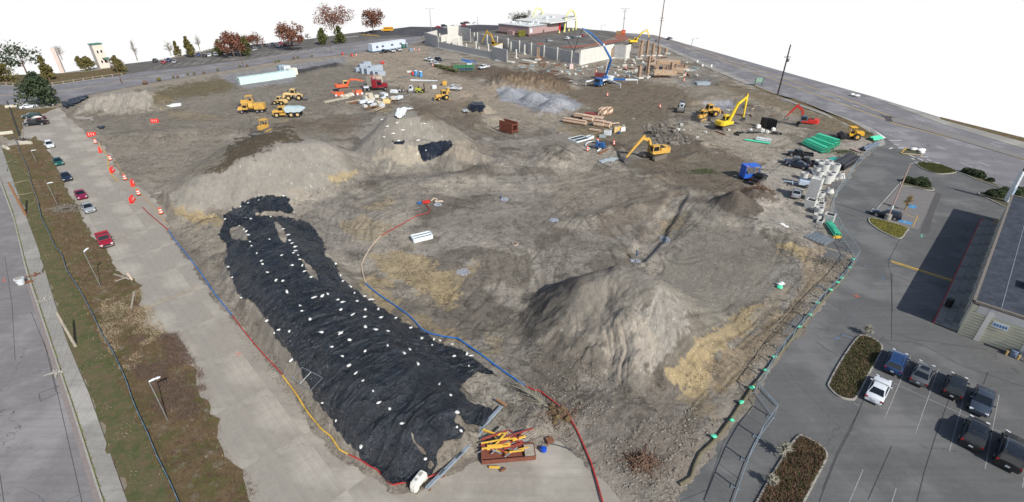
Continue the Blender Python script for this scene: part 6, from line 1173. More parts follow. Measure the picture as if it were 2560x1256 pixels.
# rusty rebar columns and shoring
M_rebar = mat('rebar', A(150,110,84), .9, var=.35, scale=2.5, col2=A(200,180,160)); M_timber = mat('grey_timber', A(160,150,136), .9, var=.25, scale=2)
def rebar_column(px, py, top, label, footing=True):
 X, Y = P(px, py); h = hgt((px, top), (px, py)); t = empty('rebar_column', (X, Y, 0), R(random.uniform(0, 90)), label, 'rebar column', 'rusty reinforcement columns'); w_ = .95
 for i, (a, b) in enumerate([(-1, -1), (1, -1), (1, 1), (-1, 1)]): MB().bar((a * w_ / 2, b * w_ / 2, 0), (a * w_ / 2, b * w_ / 2, h), .16).build('corner_bar', M_rebar, t)
 MB().box((0, 0, h * .48), (w_ * .72, w_ * .72, h * .96)).build('core', mat('core_brown', A(110,84,66), .9, var=.4, scale=3), t)
 m = MB(); n = int(h / .55)
 for k in range(n): m.box((0, 0, .4 + k * .55), (w_ + .1, w_ + .1, .16), taper=1)
 tag(m.build('ties', mat('tie_pale', A(206,180,156), .9, var=.2), t), kind='stuff')
 if footing: MB().box((0, 0, .25), (2.8, 2.8, .5)).build('footing', M_white_lit, t)
rc = [(1529,146,120),(1548,144,117),(1345,150,118),(1598,148,107),(1602,140,100),(1616,140,100),(1617,193,138),(1597,196,162),(1631,140,108),(1640,190,150),(1646,140,115),(1657,186,160),(1667,184,166),(1676,185,155),(1687,180,160),(1702,178,160),(1712,175,162),(1664,135,120),(1628,170,140)]
for i, (x, y, tp) in enumerate(rc): rebar_column(x, y, tp, 'rusty caged reinforcement column among the formwork' if i > 5 else ['rusty column in front of the bright wall', 'rusty column before the shaded wall panel', 'leaning rusty post against the long shaded wall', 'rusty column on a pale footing beside the bright end panel', 'thin rusty column behind the first footing', 'tall rusty column in the middle of the far group'][i])
rr = random.Random(12)
def deck(px, py, l, w_, z, hd, lb):
 X, Y = P(px, py, z); t = empty('formwork_deck', (X, Y, z), R(hd), lb, 'formwork')
 MB().box((0, 0, 0), (l, w_, .35)).build('deck_board', mat('form_rust', A(176,132,92), .9, var=.35, scale=1.2, col2=A(190,178,160)), t); MB().box((0, -w_ / 2, -.7), (l, .2, 1.2)).build('edge_board', MATS['form_rust'], t)
 for i in range(int(l / 1.6)): MB().bar((-l / 2 + .6 + i * 1.6, -w_ / 2 + .2, -z), (-l / 2 + .6 + i * 1.6, -w_ / 2 + .2, 0), .2).build('prop', M_rust, t)
deck(1668, 152, 11, 4, 3.6, -10, 'rusty raised formwork deck between the highway and the columns'); deck(1662, 178, 9, 4, 2.4, -5, 'lower formwork deck on rusty props below the raised one'); deck(1690, 172, 7, 4, 1.6, -20, 'low tilted formwork deck at the earth ramp side'); deck(1634, 160, 6, 3, 3.2, 60, 'narrow formwork deck crossing between the columns')
kinds = [('plank', M_timber, (3.6, .3, .12)), ('plank', mat('new_timber', A(196,176,146), .9, var=.2), (4.4, .35, .14)), ('concrete_block', M_white_lit, (1.4, .9, .6)), ('form_panel', mat('panel_teal_grey', A(150,168,170), .8, var=.2), (2.6, 1.3, .12)), ('steel_beam', M_rust, (4, .3, .3))]
def scatter(n, poly, seed, where, ks, zb=.15, sc_=(.6, 1.3)):
 rr = random.Random(seed); xs = [p[0] for p in poly]; ys = [p[1] for p in poly]; k = 0
 while k < n:
  x, y = rr.uniform(min(xs), max(xs)), rr.uniform(min(ys), max(ys))
  if not inpoly(np.array([x]), np.array([y]), poly)[0]: continue
  k += 1; nm, mt, d = rr.choice(ks); X, Y = P(x, y); s = rr.uniform(*sc_)
  o = cobj(('scat', nm, mt.name, d), nm, lambda: MB().box((0, 0, d[2] / 2), d), mt, None, (X, Y, gz(X, Y) + zb * rr.random()), rr.choice((R(45), R(-45), R(80), rr.uniform(0, 3)))); o.scale = (s, s, s)
  lb = {'plank': 'grey timber plank lying ', 'concrete_block': 'pale concrete block lying ', 'form_panel': 'flat formwork panel lying ', 'steel_beam': 'rusty steel beam lying ', 'rubble_block': 'broken concrete lump lying '}[nm]
  if 'new' in mt.name: lb = 'fresh pale timber plank lying '
  tag(o, lb + where, nm.replace('_', ' '), nm.replace('_', ' ') + 's ' + where)
scatter(100, [(1290,150),(1360,155),(1448,168),(1540,150),(1600,150),(1610,190),(1560,200),(1500,185),(1440,195),(1330,180),(1270,160)], 1, 'among the formwork litter below the concrete walls', kinds)
scatter(60, [(1560,140),(1650,120),(1740,165),(1760,190),(1700,195),(1610,200),(1570,170)], 2, 'between the rusty columns', kinds)
scatter(30, [(880,250),(960,235),(1000,245),(1000,272),(930,280),(890,268)], 3, 'in the scrap heap beside the dark red tractor unit', [('concrete_block', M_white_lit, (1.6, 1.2, .9)), ('steel_beam', M_rust, (4, .3, .3)), ('form_panel', M_mwhite, (2.4, 1.2, .7)), kinds[1]], .6)
scatter(46, [(1640,345),(1700,290),(1780,265),(1900,262),(1980,300),(1900,325),(1800,345),(1700,365)], 6, 'around the diggers on the highway side', kinds[:3] + kinds[4:], .1, (.4, .9))
scatter(24, [(1550,150),(1590,150),(1600,180),(1560,185)], 4, 'near the foot of the bright end panel', [kinds[2], kinds[0]], .1)
M_chunk = mat('broken_concrete', A(132,126,116), .9, var=.3, bump=.4)
def rocks(name, n, poly, seed, lab, s=(.03, .17), mt=None):
 rr = random.Random(seed); xs = [p[0] for p in poly]; ys = [p[1] for p in poly]; m = MB(); k = 0
 while k < n:
  x, y = rr.uniform(min(xs), max(xs)), rr.uniform(min(ys), max(ys))
  if not inpoly(np.array([x]), np.array([y]), poly)[0]: continue
  k += 1; X, Y = P(x, y); r = s[0] + (s[1] - s[0]) * rr.random() ** 3; m.blob((X, Y, gz(X, Y) + r * .2), (r, r * rr.uniform(.6, 1), r * rr.uniform(.4, .8)), 5, 3, .35, k)
 tag(m.build(name, mt or M_chunk), lab, 'rubble', kind='stuff')
rocks('rubble', 900, [(1500,1130),(1560,1080),(1640,1040),(1760,1020),(1800,1060),(1740,1130),(1700,1190),(1640,1240),(1560,1230)], 5, 'pale stones strewn over the dirt in front of the big mound')
rocks('rubble', 700, [(1180,1060),(1280,960),(1420,900),(1560,980),(1500,1080),(1400,1090),(1300,1060)], 6, 'loose stones between the sheeted berm and the big mound')
rocks('rubble', 700, [(1990,640),(2110,650),(2060,730),(1960,850),(1880,960),(1850,940),(1960,760)], 7, 'stones and rubble along the temporary fence')
rocks('rubble', 500, [(560,700),(640,860),(760,1020),(850,1130),(830,1140),(720,1000),(600,850),(530,700)], 8, 'stones along the left foot of the sheeted berm')
rocks('rubble', 600, [(1290,400),(1500,300),(1700,230),(1800,330),(1900,440),(1700,600),(1500,560)], 9, 'stones strewn over the tracked ground', (.03, .14))
rocks('rubble', 400, [(1600,310),(1700,310),(1730,360),(1640,370)], 10, 'broken dark rubble covering the spoil heap', (.15, .8), mat('dark_rubble', A(120,114,106), .9, var=.5))
rocks('rubble', 500, [(640,320),(900,300),(900,440),(860,480),(780,520),(840,420)], 11, 'stones around the long sand ridge', (.04, .18))
# blocks, crates, containers
def blockstack(px, py, l, w_, h, hd, lb, mt, cat='pallet of blocks', n=(4, 2, 3), name='block_pallet', pn='block'):
 X, Y = P(px, py); t = empty(name, (X, Y, max(0, gz(X, Y))), R(hd), lb, cat)
 for i in range(n[0]):
  for j in range(n[1]):
   for k in range(n[2]): cobj((pn, l, w_, h, n), pn, lambda: MB().box((0, 0, 0), (l / n[0] - .04, w_ / n[1] - .04, h / n[2] - .04)), mt, t, (-l / 2 + (i + .5) * l / n[0], -w_ / 2 + (j + .5) * w_ / n[1], (k + .5) * h / n[2] + .12))
 MB().box((0, 0, .05), (l, w_, .1)).build('pallet_base', M_timber, t)
M_blk2 = mat('pale_block', A(168,178,190), .85, var=.15, scale=2); M_wrap = mat('wrapped_board', A(206,226,222), .5, var=.1, scale=1.5, col2=A(130,186,168), thr=(.55,.62))
bl = [(898,180),(908,175),(912,184),(922,178),(925,186),(934,180),(940,188),(946,178),(918,170),(952,190)]
nm_ = ['leftmost','second','front left','middle rear','front middle','centre','front right','right rear','topmost far','rightmost']
for i, (x, y) in enumerate(bl): blockstack(x, y, 3.4, 2.4, 2.3 if i % 3 else 1.6, 38, nm_[i] + ' bundle of pale grey blocks beside the rusty box', M_blk2, 'block bundle', (4, 2, 4))
for i in range(4): x = 620 + i * 32.5; blockstack(x, 210 - i * 5.1, 6.6, 2.6, 2.6, 46 - i, ['first','second','third','fourth'][i] + ' long white and green wrapped board bundle counted from the pale heap side', M_wrap, 'board bundle', (3, 1, 5), 'board_bundle', 'board_layer')
blockstack(732, 188, 3.6, 2.6, 2.6, 50, 'cream wrapped bundle closing the row of long wrapped bundles', mat('wrap_cream', A(226,220,206), .6), 'board bundle', (2, 1, 3), 'board_bundle', 'board_layer')
blockstack(706, 182, 3.0, 2.4, 3.0, 50, 'grey green banded bundle behind the long wrapped bundles', mat('wrap_grey', A(150,170,180), .7), 'board bundle', (3, 1, 5), 'board_bundle', 'board_layer'); blockstack(718, 184, 3.0, 2.4, 3.0, 50, 'white topped bundle next to the grey green banded one', mat('wrap_white', A(210,220,226), .6), 'board bundle', (3, 1, 5), 'board_bundle', 'board_layer')
def rustbox():
 t = mach('storage_box', 938, 214, 60, 'tall pale storage box with rusty top beside the tractor unit', 'container', 1.0); mt = mat('box_cream', A(180,172,158), .8, var=.15, dirt=.3)
 MB().box((0, 0, 1.7), (5.4, 3.2, 3.4)).build('body', mt, t); MB().box((0, 0, 3.44), (5.2, 3.0, .1)).build('rusty_top', mat('rust_patch', A(180,160,140), .8, scale=1.2, col2=A(146,74,46), thr=(.5,.56)), t)
 for i in range(6): MB().box((-2.4 + i * .95, -1.63, 1.7), (.12, .08, 3.3)).build('rib', mt, t)
 MB().box((2.72, 0, 1.6), (.06, 1.4, 2.8)).build('door', M_blk, t); MB().bar((-2.9, -1.8, 0), (-2.9, -1.8, 4.2), .3).build('red_post', mat('post_red', A(190,80,76), .7), t)
rustbox()
def meshbox():
 t = mach('mesh_container', 1160, 178, 10, 'open mesh container filled with green crates by the access road', 'container', 1.0, z=.1); g = mat('crate_green', A(44,124,96), .6, var=.2);
 for i in range(5):
  for k in range(2): MB().box((-3.4 + i * 1.7, 0, .75 + k * 1.1), (1.5, 1.8, 1.0)).build('crate', g if k else mat('crate_navy', A(56,66,110), .6), t, bevel=.03)
 for x in (-4.4, 4.4):
  for s in (-1, 1): MB().bar((x, s * 1.2, 0), (x, s * 1.2, 2.7), .14).build('corner_post', mat('post_green', A(110,140,90), .7), t)
 for z_ in (.2, 1.4, 2.6):
  for s in (-1, 1): MB().bar((-4.4, s * 1.2, z_), (4.4, s * 1.2, z_), .1).build('rail', MATS['post_green'], t)
 for i in range(13): MB().bar((-4.2 + i * .7, -1.2, .2), (-4.2 + i * .7, -1.2, 2.6), .06).build('mesh_bar', MATS['post_green'], t)
meshbox()
def shrubline():
 m = MB(); rr = random.Random(1); a, b = P(1092,168), P(1142,180)
 for i in range(260): f = rr.random(); m.blob((a[0] + (b[0] - a[0]) * f + rr.uniform(-1, 1), a[1] + (b[1] - a[1]) * f + rr.uniform(-1, 1), rr.uniform(.1, 1.2)), (.5, .5, .35), 5, 3, .5, i)
 tag(m.build('shrub_heap', mat('camo_green', A(92,92,62), .95, var=.5)), 'low dark green line of cut shrubs beside the white pickups', 'shrub heap')
shrubline()
def trench_box():
 a, b = P(1248,328), P(1283,338); t = empty('trench_box', ((a[0] + b[0]) / 2, (a[1] + b[1]) / 2, .2), math.atan2(b[1] - a[1], b[0] - a[0]), 'rusty brown steel trench box standing near the timber stacks', 'trench box'); l = 5.2; r2 = mat('trench_rust', A(128,76,58), .8, var=.2, scale=1.5)
 for y in (0, 2.0):
  w_ = MB().box((0, y, 1.5), (l, .16, 3.0)).build('side_plate', r2, t)
  for i in range(7): MB().box((-l / 2 + .4 + i * .75, y - .12, 1.5), (.1, .1, 2.9)).build('stiffener', r2, w_)
 for x in (-2.3, 2.3):
  for z_ in (.6, 2.4): MB().bar((x, 0, z_), (x, 2.0, z_), .2).build('spreader', r2, t)
trench_box()
def slot(px, py, l, w_, h, hd, lb, grate=2):
 X, Y = P(px, py); t = empty('drain_inlet', (X, Y, max(-.2, gz(X, Y))), R(hd), lb, 'drain inlet'); mt = mat('inlet_white', A(222,228,232), .7, var=.05)
 for y in (-w_ / 2, w_ / 2): MB().box((0, y, h / 2), (l, .18, h)).build('side_wall', mt, t)
 for x in (-l / 2, l / 2): MB().box((x, 0, h / 2 - .002), (.22, w_ - .2, h)).build('end_wall', mt, t)
 if grate == 2: MB().box((0, 0, h / 2 - .01), (l, .14, h)).build('divider', mt, t)
 gm = mat('grate_steel', A(90,112,124), .6, metal=.3); m = MB(); n = int(l / .16)
 for g in range(grate):
  yy = 0 if grate == 1 else (-w_ / 4, w_ / 4)[g]; o = MB().box((0, yy, h * .7), (l - .3, w_ / grate - .3, .04)).build('grate', gm, t)
  for i in range(n): MB().box((-l / 2 + .2 + i * (l - .4) / n, yy, h * .7 + .05), (.05, w_ / grate - .32, .05)).build('grate_bar', M_steel, o) if l > 2.9 and i % 2 == 0 else None
slot(1055, 598, 3.3, 1.7, .75, 28, 'white concrete drain inlet with dark grates in the open ground'); slot(436, 268, 4.0, 1.9, .6, 22, 'white drain inlet alone on the flat ground near the pale heap'); slot(1448, 350, 5.0, 3.4, .35, 38, 'pale framed grate beside the timber stacks'); slot(1474, 346, 2.0, 1.2, .6, 40, 'small pale block beside the framed grate', 1)
def box(name, px, py, d, hd, mt, lb, cat, z=None, bev=0, tp=1):
 X, Y = P(px, py); o = MB().box((0, 0, d[2] / 2), d, 0, tp).build(name, mt, bevel=bev); o.location = (X, Y, (max(-.1, gz(X, Y)) if z is None else z)); o.rotation_euler = (0, 0, R(hd)); return tag(o, lb, cat)
# gravel pads, manholes
for q, s, lb in (((1158,682),(1.0,.5),'oval patch of grey gravel beside the ochre puddle'), ((1385,552),(.9,.35),'oval patch of grey gravel in the open ground'), ((1590,643),(.8,.4),'gravel around the standpipe at the trench end'), ((1663,590),(.7,.9),'gravel in the trench bottom'), ((1095,512),(.8,.4),'gravel patch right of the small red pump'), ((1262,500),(.8,.4),'gravel patch beside the short dark stub pipe')):
 m = MB(); rr = random.Random(int(q[0])); X, Y = P(*q)
 for i in range(160): a = rr.uniform(0, 6.28); r = math.sqrt(rr.random()); x, y = X + r * math.cos(a) * s[0], Y + r * math.sin(a) * s[1] * 2.2; m.blob((x, y, gz(x, y) + .04), (rr.uniform(.06, .13), rr.uniform(.05, .1), .06), 5, 3, .3, i)
 tag(m.build('gravel', mat('grey_gravel', A(150,156,168), .9, var=.3)), lb, 'gravel', kind='stuff')
for q, lb in (((1288,611),'white ringed manhole in the middle of the open ground'), ((1400,332),'pale manhole ring left of the framed grate'), ((1582,297),'pale manhole ring on the tracked ground by the pale road')):
 X, Y = P(*q); z = gz(X, Y); t = empty('manhole', (X, Y, z), 0, lb, 'manhole'); MB().cyl((0, 0, .06), .55, .3, 18).build('ring', M_kerb, t); MB().cyl((0, 0, .12), .36, .24, 16).build('cover', M_rust, t)
for q, lb in (((1253,498),'short dark stub pipe in the open ground'), ((1592,640),'standpipe stub at the lower end of the trench')):
 X, Y = P(*q); tag(MB().tube([(X, Y, 0), (X, Y, .7), (X - .2, Y, .9)], .18, 8).build('pipe_stub', mat('pipe_grey_blue', A(80,96,116), .6)), lb, 'pipe')
# blue frame trailer
def blueframe():
 t = mach('blue_shelter', 1870, 446, 8, 'blue open sided steel shelter beside the black pickup', 'shelter', 1.0); bm_ = mat('shelter_blue', A(40,96,196), .5, var=.15, scale=2, dirt=.35); MB().box((0, 0, 3.1), (3.4, 2.2, .15)).build('roof', mat('shelter_roof', A(44,100,200), .5, scale=1.2, col2=A(190,120,90), thr=(.58,.64)), t)
 MB().box((0, 0, .5), (3.4, 2.2, .15)).build('floor', bm_, t)
 for x in (-1.6, 1.6):
  for s in (-1, 1): MB().bar((x, s, .4), (x, s, 3.1), .14).build('post', bm_, t)
 MB().box((0, -1.05, 1.0), (3.3, .08, .9)).build('front_panel', bm_, t); MB().box((-1.65, 0, 1.6), (.06, 2.0, 2.6)).build('side_panel', bm_, t); MB().box((0, 1.05, 2.6), (3.3, .08, .9)).build('rear_panel', bm_, t); MB().box((.2, .2, 1.1), (1.4, .9, .9)).build('machine', M_steel, t); MB().box((0, 0, .25), (3.6, 1.2, .3)).build('chassis', M_blk, t)
blueframe()
OP = lambda a: [(1760 + x / 4.186, 340 + y / 4.186) for x, y in a]; OQ = lambda a: [(1640 + x / 4.187, 220 + y / 4.187) for x, y in a]; OT = lambda a: [(1380 + x / 6.28, 180 + y / 6.28) for x, y in a]; O1 = lambda a: [(x / 3.14, 240 + y / 3.14) for x, y in a]
# ---------------- pipes ----------------
M_teal = mat('pipe_teal', A(84,214,170), .45, var=.05, dirt=.08); M_teal2 = mat('pipe_deep_teal', A(30,150,140), .45, dirt=.05); M_bpipe = mat('pipe_black', (.015,.016,.02), .45, dirt=.1); M_gpipe = mat('pipe_grey', A(112,124,140), .5, dirt=.15); M_bore = mat('bore_dark', (.01, .01, .01), .9)
def pipes(a, b, rows, r, mt, lb, cat='pipe bundle', name='pipe_bundle', z0=.12, base=True, L_=None, rimmt=None):
 A_, B_ = Vector(P(*a)), Vector(P(*b)); d = B_ - A_; l = L_ or d.length; t = empty(name, (*((A_ + B_) / 2), max(0, gz(*((A_ + B_) / 2)))), math.atan2(d.y, d.x), lb, cat); n = 0
 for k, cnt in enumerate(rows):
  for i in range(cnt):
   p = cobj(('pipe', r, round(l, 2)), 'pipe', lambda: MB().cyl((0, 0, 0), r, l, 12, 'x'), mt, t, (random.uniform(-.12, .12), (i - (cnt - 1) / 2) * 2 * r, z0 + r + k * r * 1.75), smooth=50)
   cobj(('bore', r, round(l, 2)), 'bore', lambda: MB().cyl((l / 2, 0, 0), r * .8, .02, 10, 'x').cyl((-l / 2, 0, 0), r * .8, .02, 10, 'x'), M_bore, p)
   cobj(('bell', r, round(l, 2)), 'socket', lambda: MB().cyl((l / 2 - .3, 0, 0), r * 1.08, .5, 12, 'x'), mt, p, smooth=50)
 if base:
  for x in (-.3, .3): MB().box((x * l, 0, z0 / 2), (.12, rows[0] * 2 * r + .2, z0)).build('bearer', M_timber, t)
 return t
q = OP([(1170,45),(1330,105),(1060,90),(1240,170),(1110,70),(1290,140)])
pipes(q[0], OP([(1385,115)])[0], (6, 6, 5, 4, 3), .2, M_teal, 'big upper stack of bright green pipes behind the black pickups'); pipes(q[2], OP([(1270,185)])[0], (6, 5, 5, 3), .2, M_teal, 'lower stack of bright green pipes touching the black pickup'); pipes(OP([(1110,68)])[0], OP([(1335,150)])[0], (4, 4, 3, 2), .2, M_teal, 'middle stack of bright green pipes between the two big ones')
a = OP([(1375,345),(1530,240),(1410,360),(1585,260)]); pipes(a[0], a[1], (5, 5, 4), .22, M_bpipe, 'stack of black pipes strapped with pale bars next to the deep teal pipes'); pipes(a[2], a[3], (5, 4, 4), .22, M_bpipe, 'stack of black pipes nearest the parking lot fence')
for k, (u, v) in enumerate(((.3, 0), (.5, 0), (.7, 0))):
 pass
for j in (0, 2):
 A_, B_ = Vector(P(*a[j])), Vector(P(*a[j + 1])); d = (B_ - A_); hd = math.atan2(d.y, d.x); t = empty('pipe_rack', (*((A_ + B_) / 2), 1.45), hd, 'pale bar rack lying on the ' + ('left' if j == 0 else 'right') + ' black pipe stack', 'rack')
 for i in range(9): MB().box((-d.length * .4 + i * d.length * .1, 0, .02), (.06, 1.9, .06)).build('bar', mat('rack_bar', A(150,150,150), .5, metal=.4), t)
 for s in (-1, 1): MB().box((0, s * .9, -.04), (d.length * .9, .06, .06)).build('side_rail', MATS['rack_bar'], t)
a = OP([(1275,300),(1365,250)]); pipes(a[0], a[1], (6, 5), .14, M_teal2, 'small bundle of deep teal pipes beside the black pipe stack'); a = OP([(1655,160),(1800,100)]); pipes(a[0], a[1], (3, 1), .26, M_gpipe, 'long grey pipes lying by the fence at the lot entrance')
a = OP([(1300,925),(1395,1060)]); pipes(a[0], a[1], (4, 3), .16, M_teal, 'narrow bundle of green pipes with yellow end blocks by the steel lattice'); b_ = OP([(1345,1072),(1425,1068)]); m = MB().bar((*P(*b_[0]), .2), (*P(*b_[1]), .2), .35); tag(m.build('end_block', M_hyel), 'yellow block at the foot of the narrow green pipe bundle', 'block')
a = OP([(1740,50),(1835,30)]); pipes(a[0], a[1], (5, 3), .2, M_teal, 'short cut green pipes by the highway corner'); a = OQ([(930,550),(1190,590)]); pipes(a[0], a[1], (4,), .12, M_teal, 'thin green pipes loose on the pale road'); a = OQ([(1050,545),(1200,570)]); pipes(a[0], a[1], (4, 2), .2, M_mwhite, 'white pipes lying above the thin green ones'); a = OP([(1540,140),(1640,180)]); pipes(a[0], a[1], (5,), .1, mat('rod_pink', A(206,176,168), .7), 'pinkish rods lying by the brown leaf litter')
a = OQ([(1080,400),(1230,395)]);
for i in range(6):
 X, Y = P(*OQ([(1115 + i * 20, 418 + i * 3)])[0]); o = MB().box((0, 0, 1.3), (.25, 2.6, 2.6)).cyl((0, 0, 2.6), .2, 2.2, 8, 'y').build('drain_crate', M_bpipe, bevel=.05); o.location = (X, Y, .1); o.rotation_euler = (0, 0, R(12)); tag(o, ['leftmost','second','third','fourth','fifth','rightmost'][i] + ' upright black drain crate beside the pale concrete ring', 'drain crate', 'upright black drain crates')
for i, (x, y, l, r, h) in enumerate([(1020,480,3.4,.5,5),(850,490,3.0,.45,70),(1260,490,2.6,.5,-20),(900,480,2.0,.3,30)]):
 X, Y = P(*OQ([(x, y)])[0]); m = MB(); rr = random.Random(i)
 for k in range(14): a_ = rr.uniform(-.3, .3); m.tube([(-l / 2, rr.uniform(-r, r), .1 + rr.random() * r), (0, rr.uniform(-r, r), .2 + rr.random() * r), (l / 2, rr.uniform(-r, r) + a_, .1 + rr.random() * r)], .09, 6)
 o = m.build('pipe_tangle', M_bpipe); o.location = (X, Y, gz(X, Y)); o.rotation_euler = (0, 0, R(h)); tag(o, ['dark tangle of flexible pipe in front of the drain crates', 'fan of black flexible pipe left of the drain crates', 'dark coil of pipe and wire below the pale ring', 'thin black pipes between the fan and the tangle'][i], 'pipe tangle')
for i, (x, y, s) in enumerate([(1065,425,1.2),(1110,468,1.1),(985,460,.9),(1225,450,1.0),(1160,480,.9)]):
 X, Y = P(*OQ([(x, y)])[0]); o = MB().box((0, 0, s * .45), (s * 1.1, s, s * .9), 0, .85).build('bulk_bag', M_bag, bevel=.15); o.location = (X, Y, gz(X, Y) + .05); o.rotation_euler = (0, 0, i); tag(o, ['upright white bulk bag beside the black drain crates', 'white bulk bag in front of the drain crates', 'flat white bag at the left of the drain yard', 'white bag against the pale ring', 'small white bag on the dark tangle'][i], 'bulk bag')
# ---------------- precast concrete ----------------
M_pre = mat('precast', A(198,198,194), .85, var=.08, scale=1.5, dirt=.12)
def ringc(x, y, r, h, lb, cone=False, z=0):
 X, Y = P(*OP([(x, y)])[0]); t = empty('concrete_ring', (X, Y, z + .05), 0, lb, 'concrete ring'); r2 = r * .55 if cone else r; o = [];n = 20
 prof = [(r, 0), (r2, h), (r2 * .8, h), (r * .82, 0)]; m = MB(); vs = [(p * math.cos(6.2832 * k / n), p * math.sin(6.2832 * k / n), zz_) for k in range(n) for p, zz_ in prof]; m.add(vs, [(k * 4 + j, ((k + 1) % n) * 4 + j, ((k + 1) % n) * 4 + (j + 1) % 4, k * 4 + (j + 1) % 4) for k in range(n) for j in range(4)]); m.build('shell', M_pre, t, smooth=40)
 MB().cyl((0, 0, .06), r * .81, .1, n).build('floor', M_bore, t)
rl_ = [(1195,325,1.05,1.5,'wide concrete ring nearest the dark pickups'),(1230,400,1.15,2.4,'tall concrete ring in the middle of the precast store'),(1345,395,1.1,2.2,'tall concrete ring with red marks beside the black pipes'),(1290,330,.9,1.6,'concrete ring behind the tall middle one'),(1310,470,.95,2.0,'concrete ring behind the lower front ring'),(1270,490,1.1,1.8,'wide concrete ring at the front of the store'),(1170,400,.8,1.7,'narrow ring left of the tall middle one'),(1185,480,.75,2.4,'slim tall ring beside the trailer'),(1040,450,.8,1.4,'low ring partly behind the trailer'),(1370,455,.6,.5,'small flat ring beside the front rings'),(1215,635,.75,.9,'small ring beside the tall vault'),(1225,680,.5,.5,'tiny ring below the small one'),(1195,810,.75,1.2,'ring standing alone near the lot fence'),(1185,870,.8,.9,'low ring below the lone ring'),(1250,865,.55,.5,'tiny ring beside the flat box')]
for x, y, r, h, lb in rl_: ringc(x, y, r, h, lb)
ringc(1425,440,.95,1.2,'short concrete cone close to the fence line', True); ringc(1310,590,.95,.9,'wide flat concrete cone right of the vault', True); ringc(1150,700,.7,.9,'small cone between vault and square pit', True)
for x, y, d, lb, n in ((1120,665,(2.0,2.0,4.6),'tall square concrete vault beside the pale silver saloon',2),(1105,745,(1.7,1.7,1.6),'square concrete pit at the foot of the tall vault',1),(1215,740,(1.7,1.2,.8),'low rectangular concrete box beside the square pit',1),(1300,895,(1.6,1.6,1.5),'grey green concrete box near the green pipe bundle',1),(1145,770,(1.1,.9,.5),'broken brown concrete lump by the lone ring',1),(1215,905,(2.0,1.0,.5),'flat concrete slab left of the grey green box',1)):
 X, Y = P(*OP([(x, y)])[0]); t = empty('concrete_vault', (X, Y, 0), R(48), lb, 'concrete vault')
 for s in (-1, 1): MB().box((s * (d[0] / 2 - .09), 0, d[2] / 2), (.18, d[1], d[2])).build('side_wall', M_pre, t); MB().box((0, s * (d[1] / 2 - .09), d[2] / 2 - .003), (d[0] - .36, .18, d[2])).build('end_wall', M_pre, t)
 MB().box((0, 0, d[2] - .2), (d[0] - .37, d[1] - .37, .1)).build('lid', M_bore if d[2] < 2 else M_pre, t)
 if d[2] > 2:
  for z_ in (1.0, 2.2, 3.4): MB().cyl((-.2, -d[1] / 2 - .01, z_), .42, .05, 18, 'y').build('knockout', M_kerb, t)
def trailer():
 X, Y = P(*OP([(1050,530)])[0]); t = empty('light_trailer', (X, Y, .1), R(-25), 'pale blue trailer with tilted solar lattice beside the concrete rings', 'trailer'); m2 = mat('trailer_pale', A(196,210,226), .5)
 MB().box((0, 0, .9), (2.6, 1.6, 1.1)).build('body', m2, t, bevel=.08); MB().bar((-1.3, 0, .5), (-4.2, 0, .5), .14).build('tow_bar', m2, t); MB().bar((-2.4, -1.4, .5), (-2.4, 1.4, .5), .12).build('outrigger', m2, t)
 for s in (-1, 1): tyre(t, .4, s * .95, .36, .22, M_rim)
 f = empty('solar_panel', (1.2, .2, 2.4), R(10)); f.parent = t
 A0_, A1_, A2_, A3_ = Vector((-.9, -1.3, 1.2)), Vector((1.3, -1.3, -1.4)), Vector((1.3, 1.3, -1.4)), Vector((-.9, 1.3, 1.2))
 MB().add([A0_, A1_, A2_, A3_, A0_ + Vector((.05, 0, .05)), A1_ + Vector((.05, 0, .05)), A2_ + Vector((.05, 0, .05)), A3_ + Vector((.05, 0, .05))], [(0, 1, 2, 3), (4, 7, 6, 5), (0, 4, 5, 1), (1, 5, 6, 2), (2, 6, 7, 3), (3, 7, 4, 0)]).build('panel_face', mat('panel_grey', A(110,110,112), .3), f)
 for i in range(9): u = i / 8; MB().bar(A0_.lerp(A1_, u) + Vector((.08, 0, .08)), A3_.lerp(A2_, u) + Vector((.08, 0, .08)), .06).build('cell_bar', m2, f)
 for i in range(5): u = i / 4; MB().bar(A0_.lerp(A3_, u) + Vector((.08, 0, .08)), A1_.lerp(A2_, u) + Vector((.08, 0, .08)), .07).build('frame_bar', m2, f)
trailer()
def lattice():
 X, Y = P(*OP([(1210,1095)])[0]); t = empty('steel_lattice', (X, Y, .25), R(35), 'stack of flat galvanised fence frames beside the ochre puddles', 'fence frames'); g = mat('galvanised', A(170,180,188), .45, metal=.4, dirt=.1)
 for k in range(3):
  for i in range(6): MB().bar((-1.6, -1.6 + i * .64 + k * .1, k * .1), (1.6, -1.6 + i * .64 + k * .15, k * .1), .06).build('rail', g, t); MB().bar((-1.6 + i * .64 + k * .1, -1.6, k * .1 + .05), (-1.6 + i * .64, 1.6, k * .1 + .05), .05).build('upright', g, t)
lattice(); M_galv = MATS['galvanised']
for i, (x, y) in enumerate(OP([(810,935),(835,950),(855,965)])): X, Y = P(x, y); o = MB().blob((0, 0, .15), (.5, .35, .25), 8, 5, .3, i).build('white_bag', M_bag); o.location = (X, Y, 0); tag(o, ['left','middle','right'][i] + ' scrap of white sheeting on the pale ground by the green pipes', 'white bag')
X, Y = P(1948, 715);
for i, (dx, dy, mt) in enumerate(((0, 0, M_bag), (.5, .3, M_bag), (-.3, -.6, M_teal))): o = MB().blob((0, 0, .2), (.45, .35, .25), 8, 5, .3, i).build('white_bag' if i < 2 else 'teal_bag', mt); o.location = (X + dx, Y + dy, gz(X, Y)); tag(o, ['crumpled white bag beside the wheel ruts', 'second crumpled white bag behind the first by the wheel ruts', 'teal bag in front of the white bags by the wheel ruts'][i], 'bag')
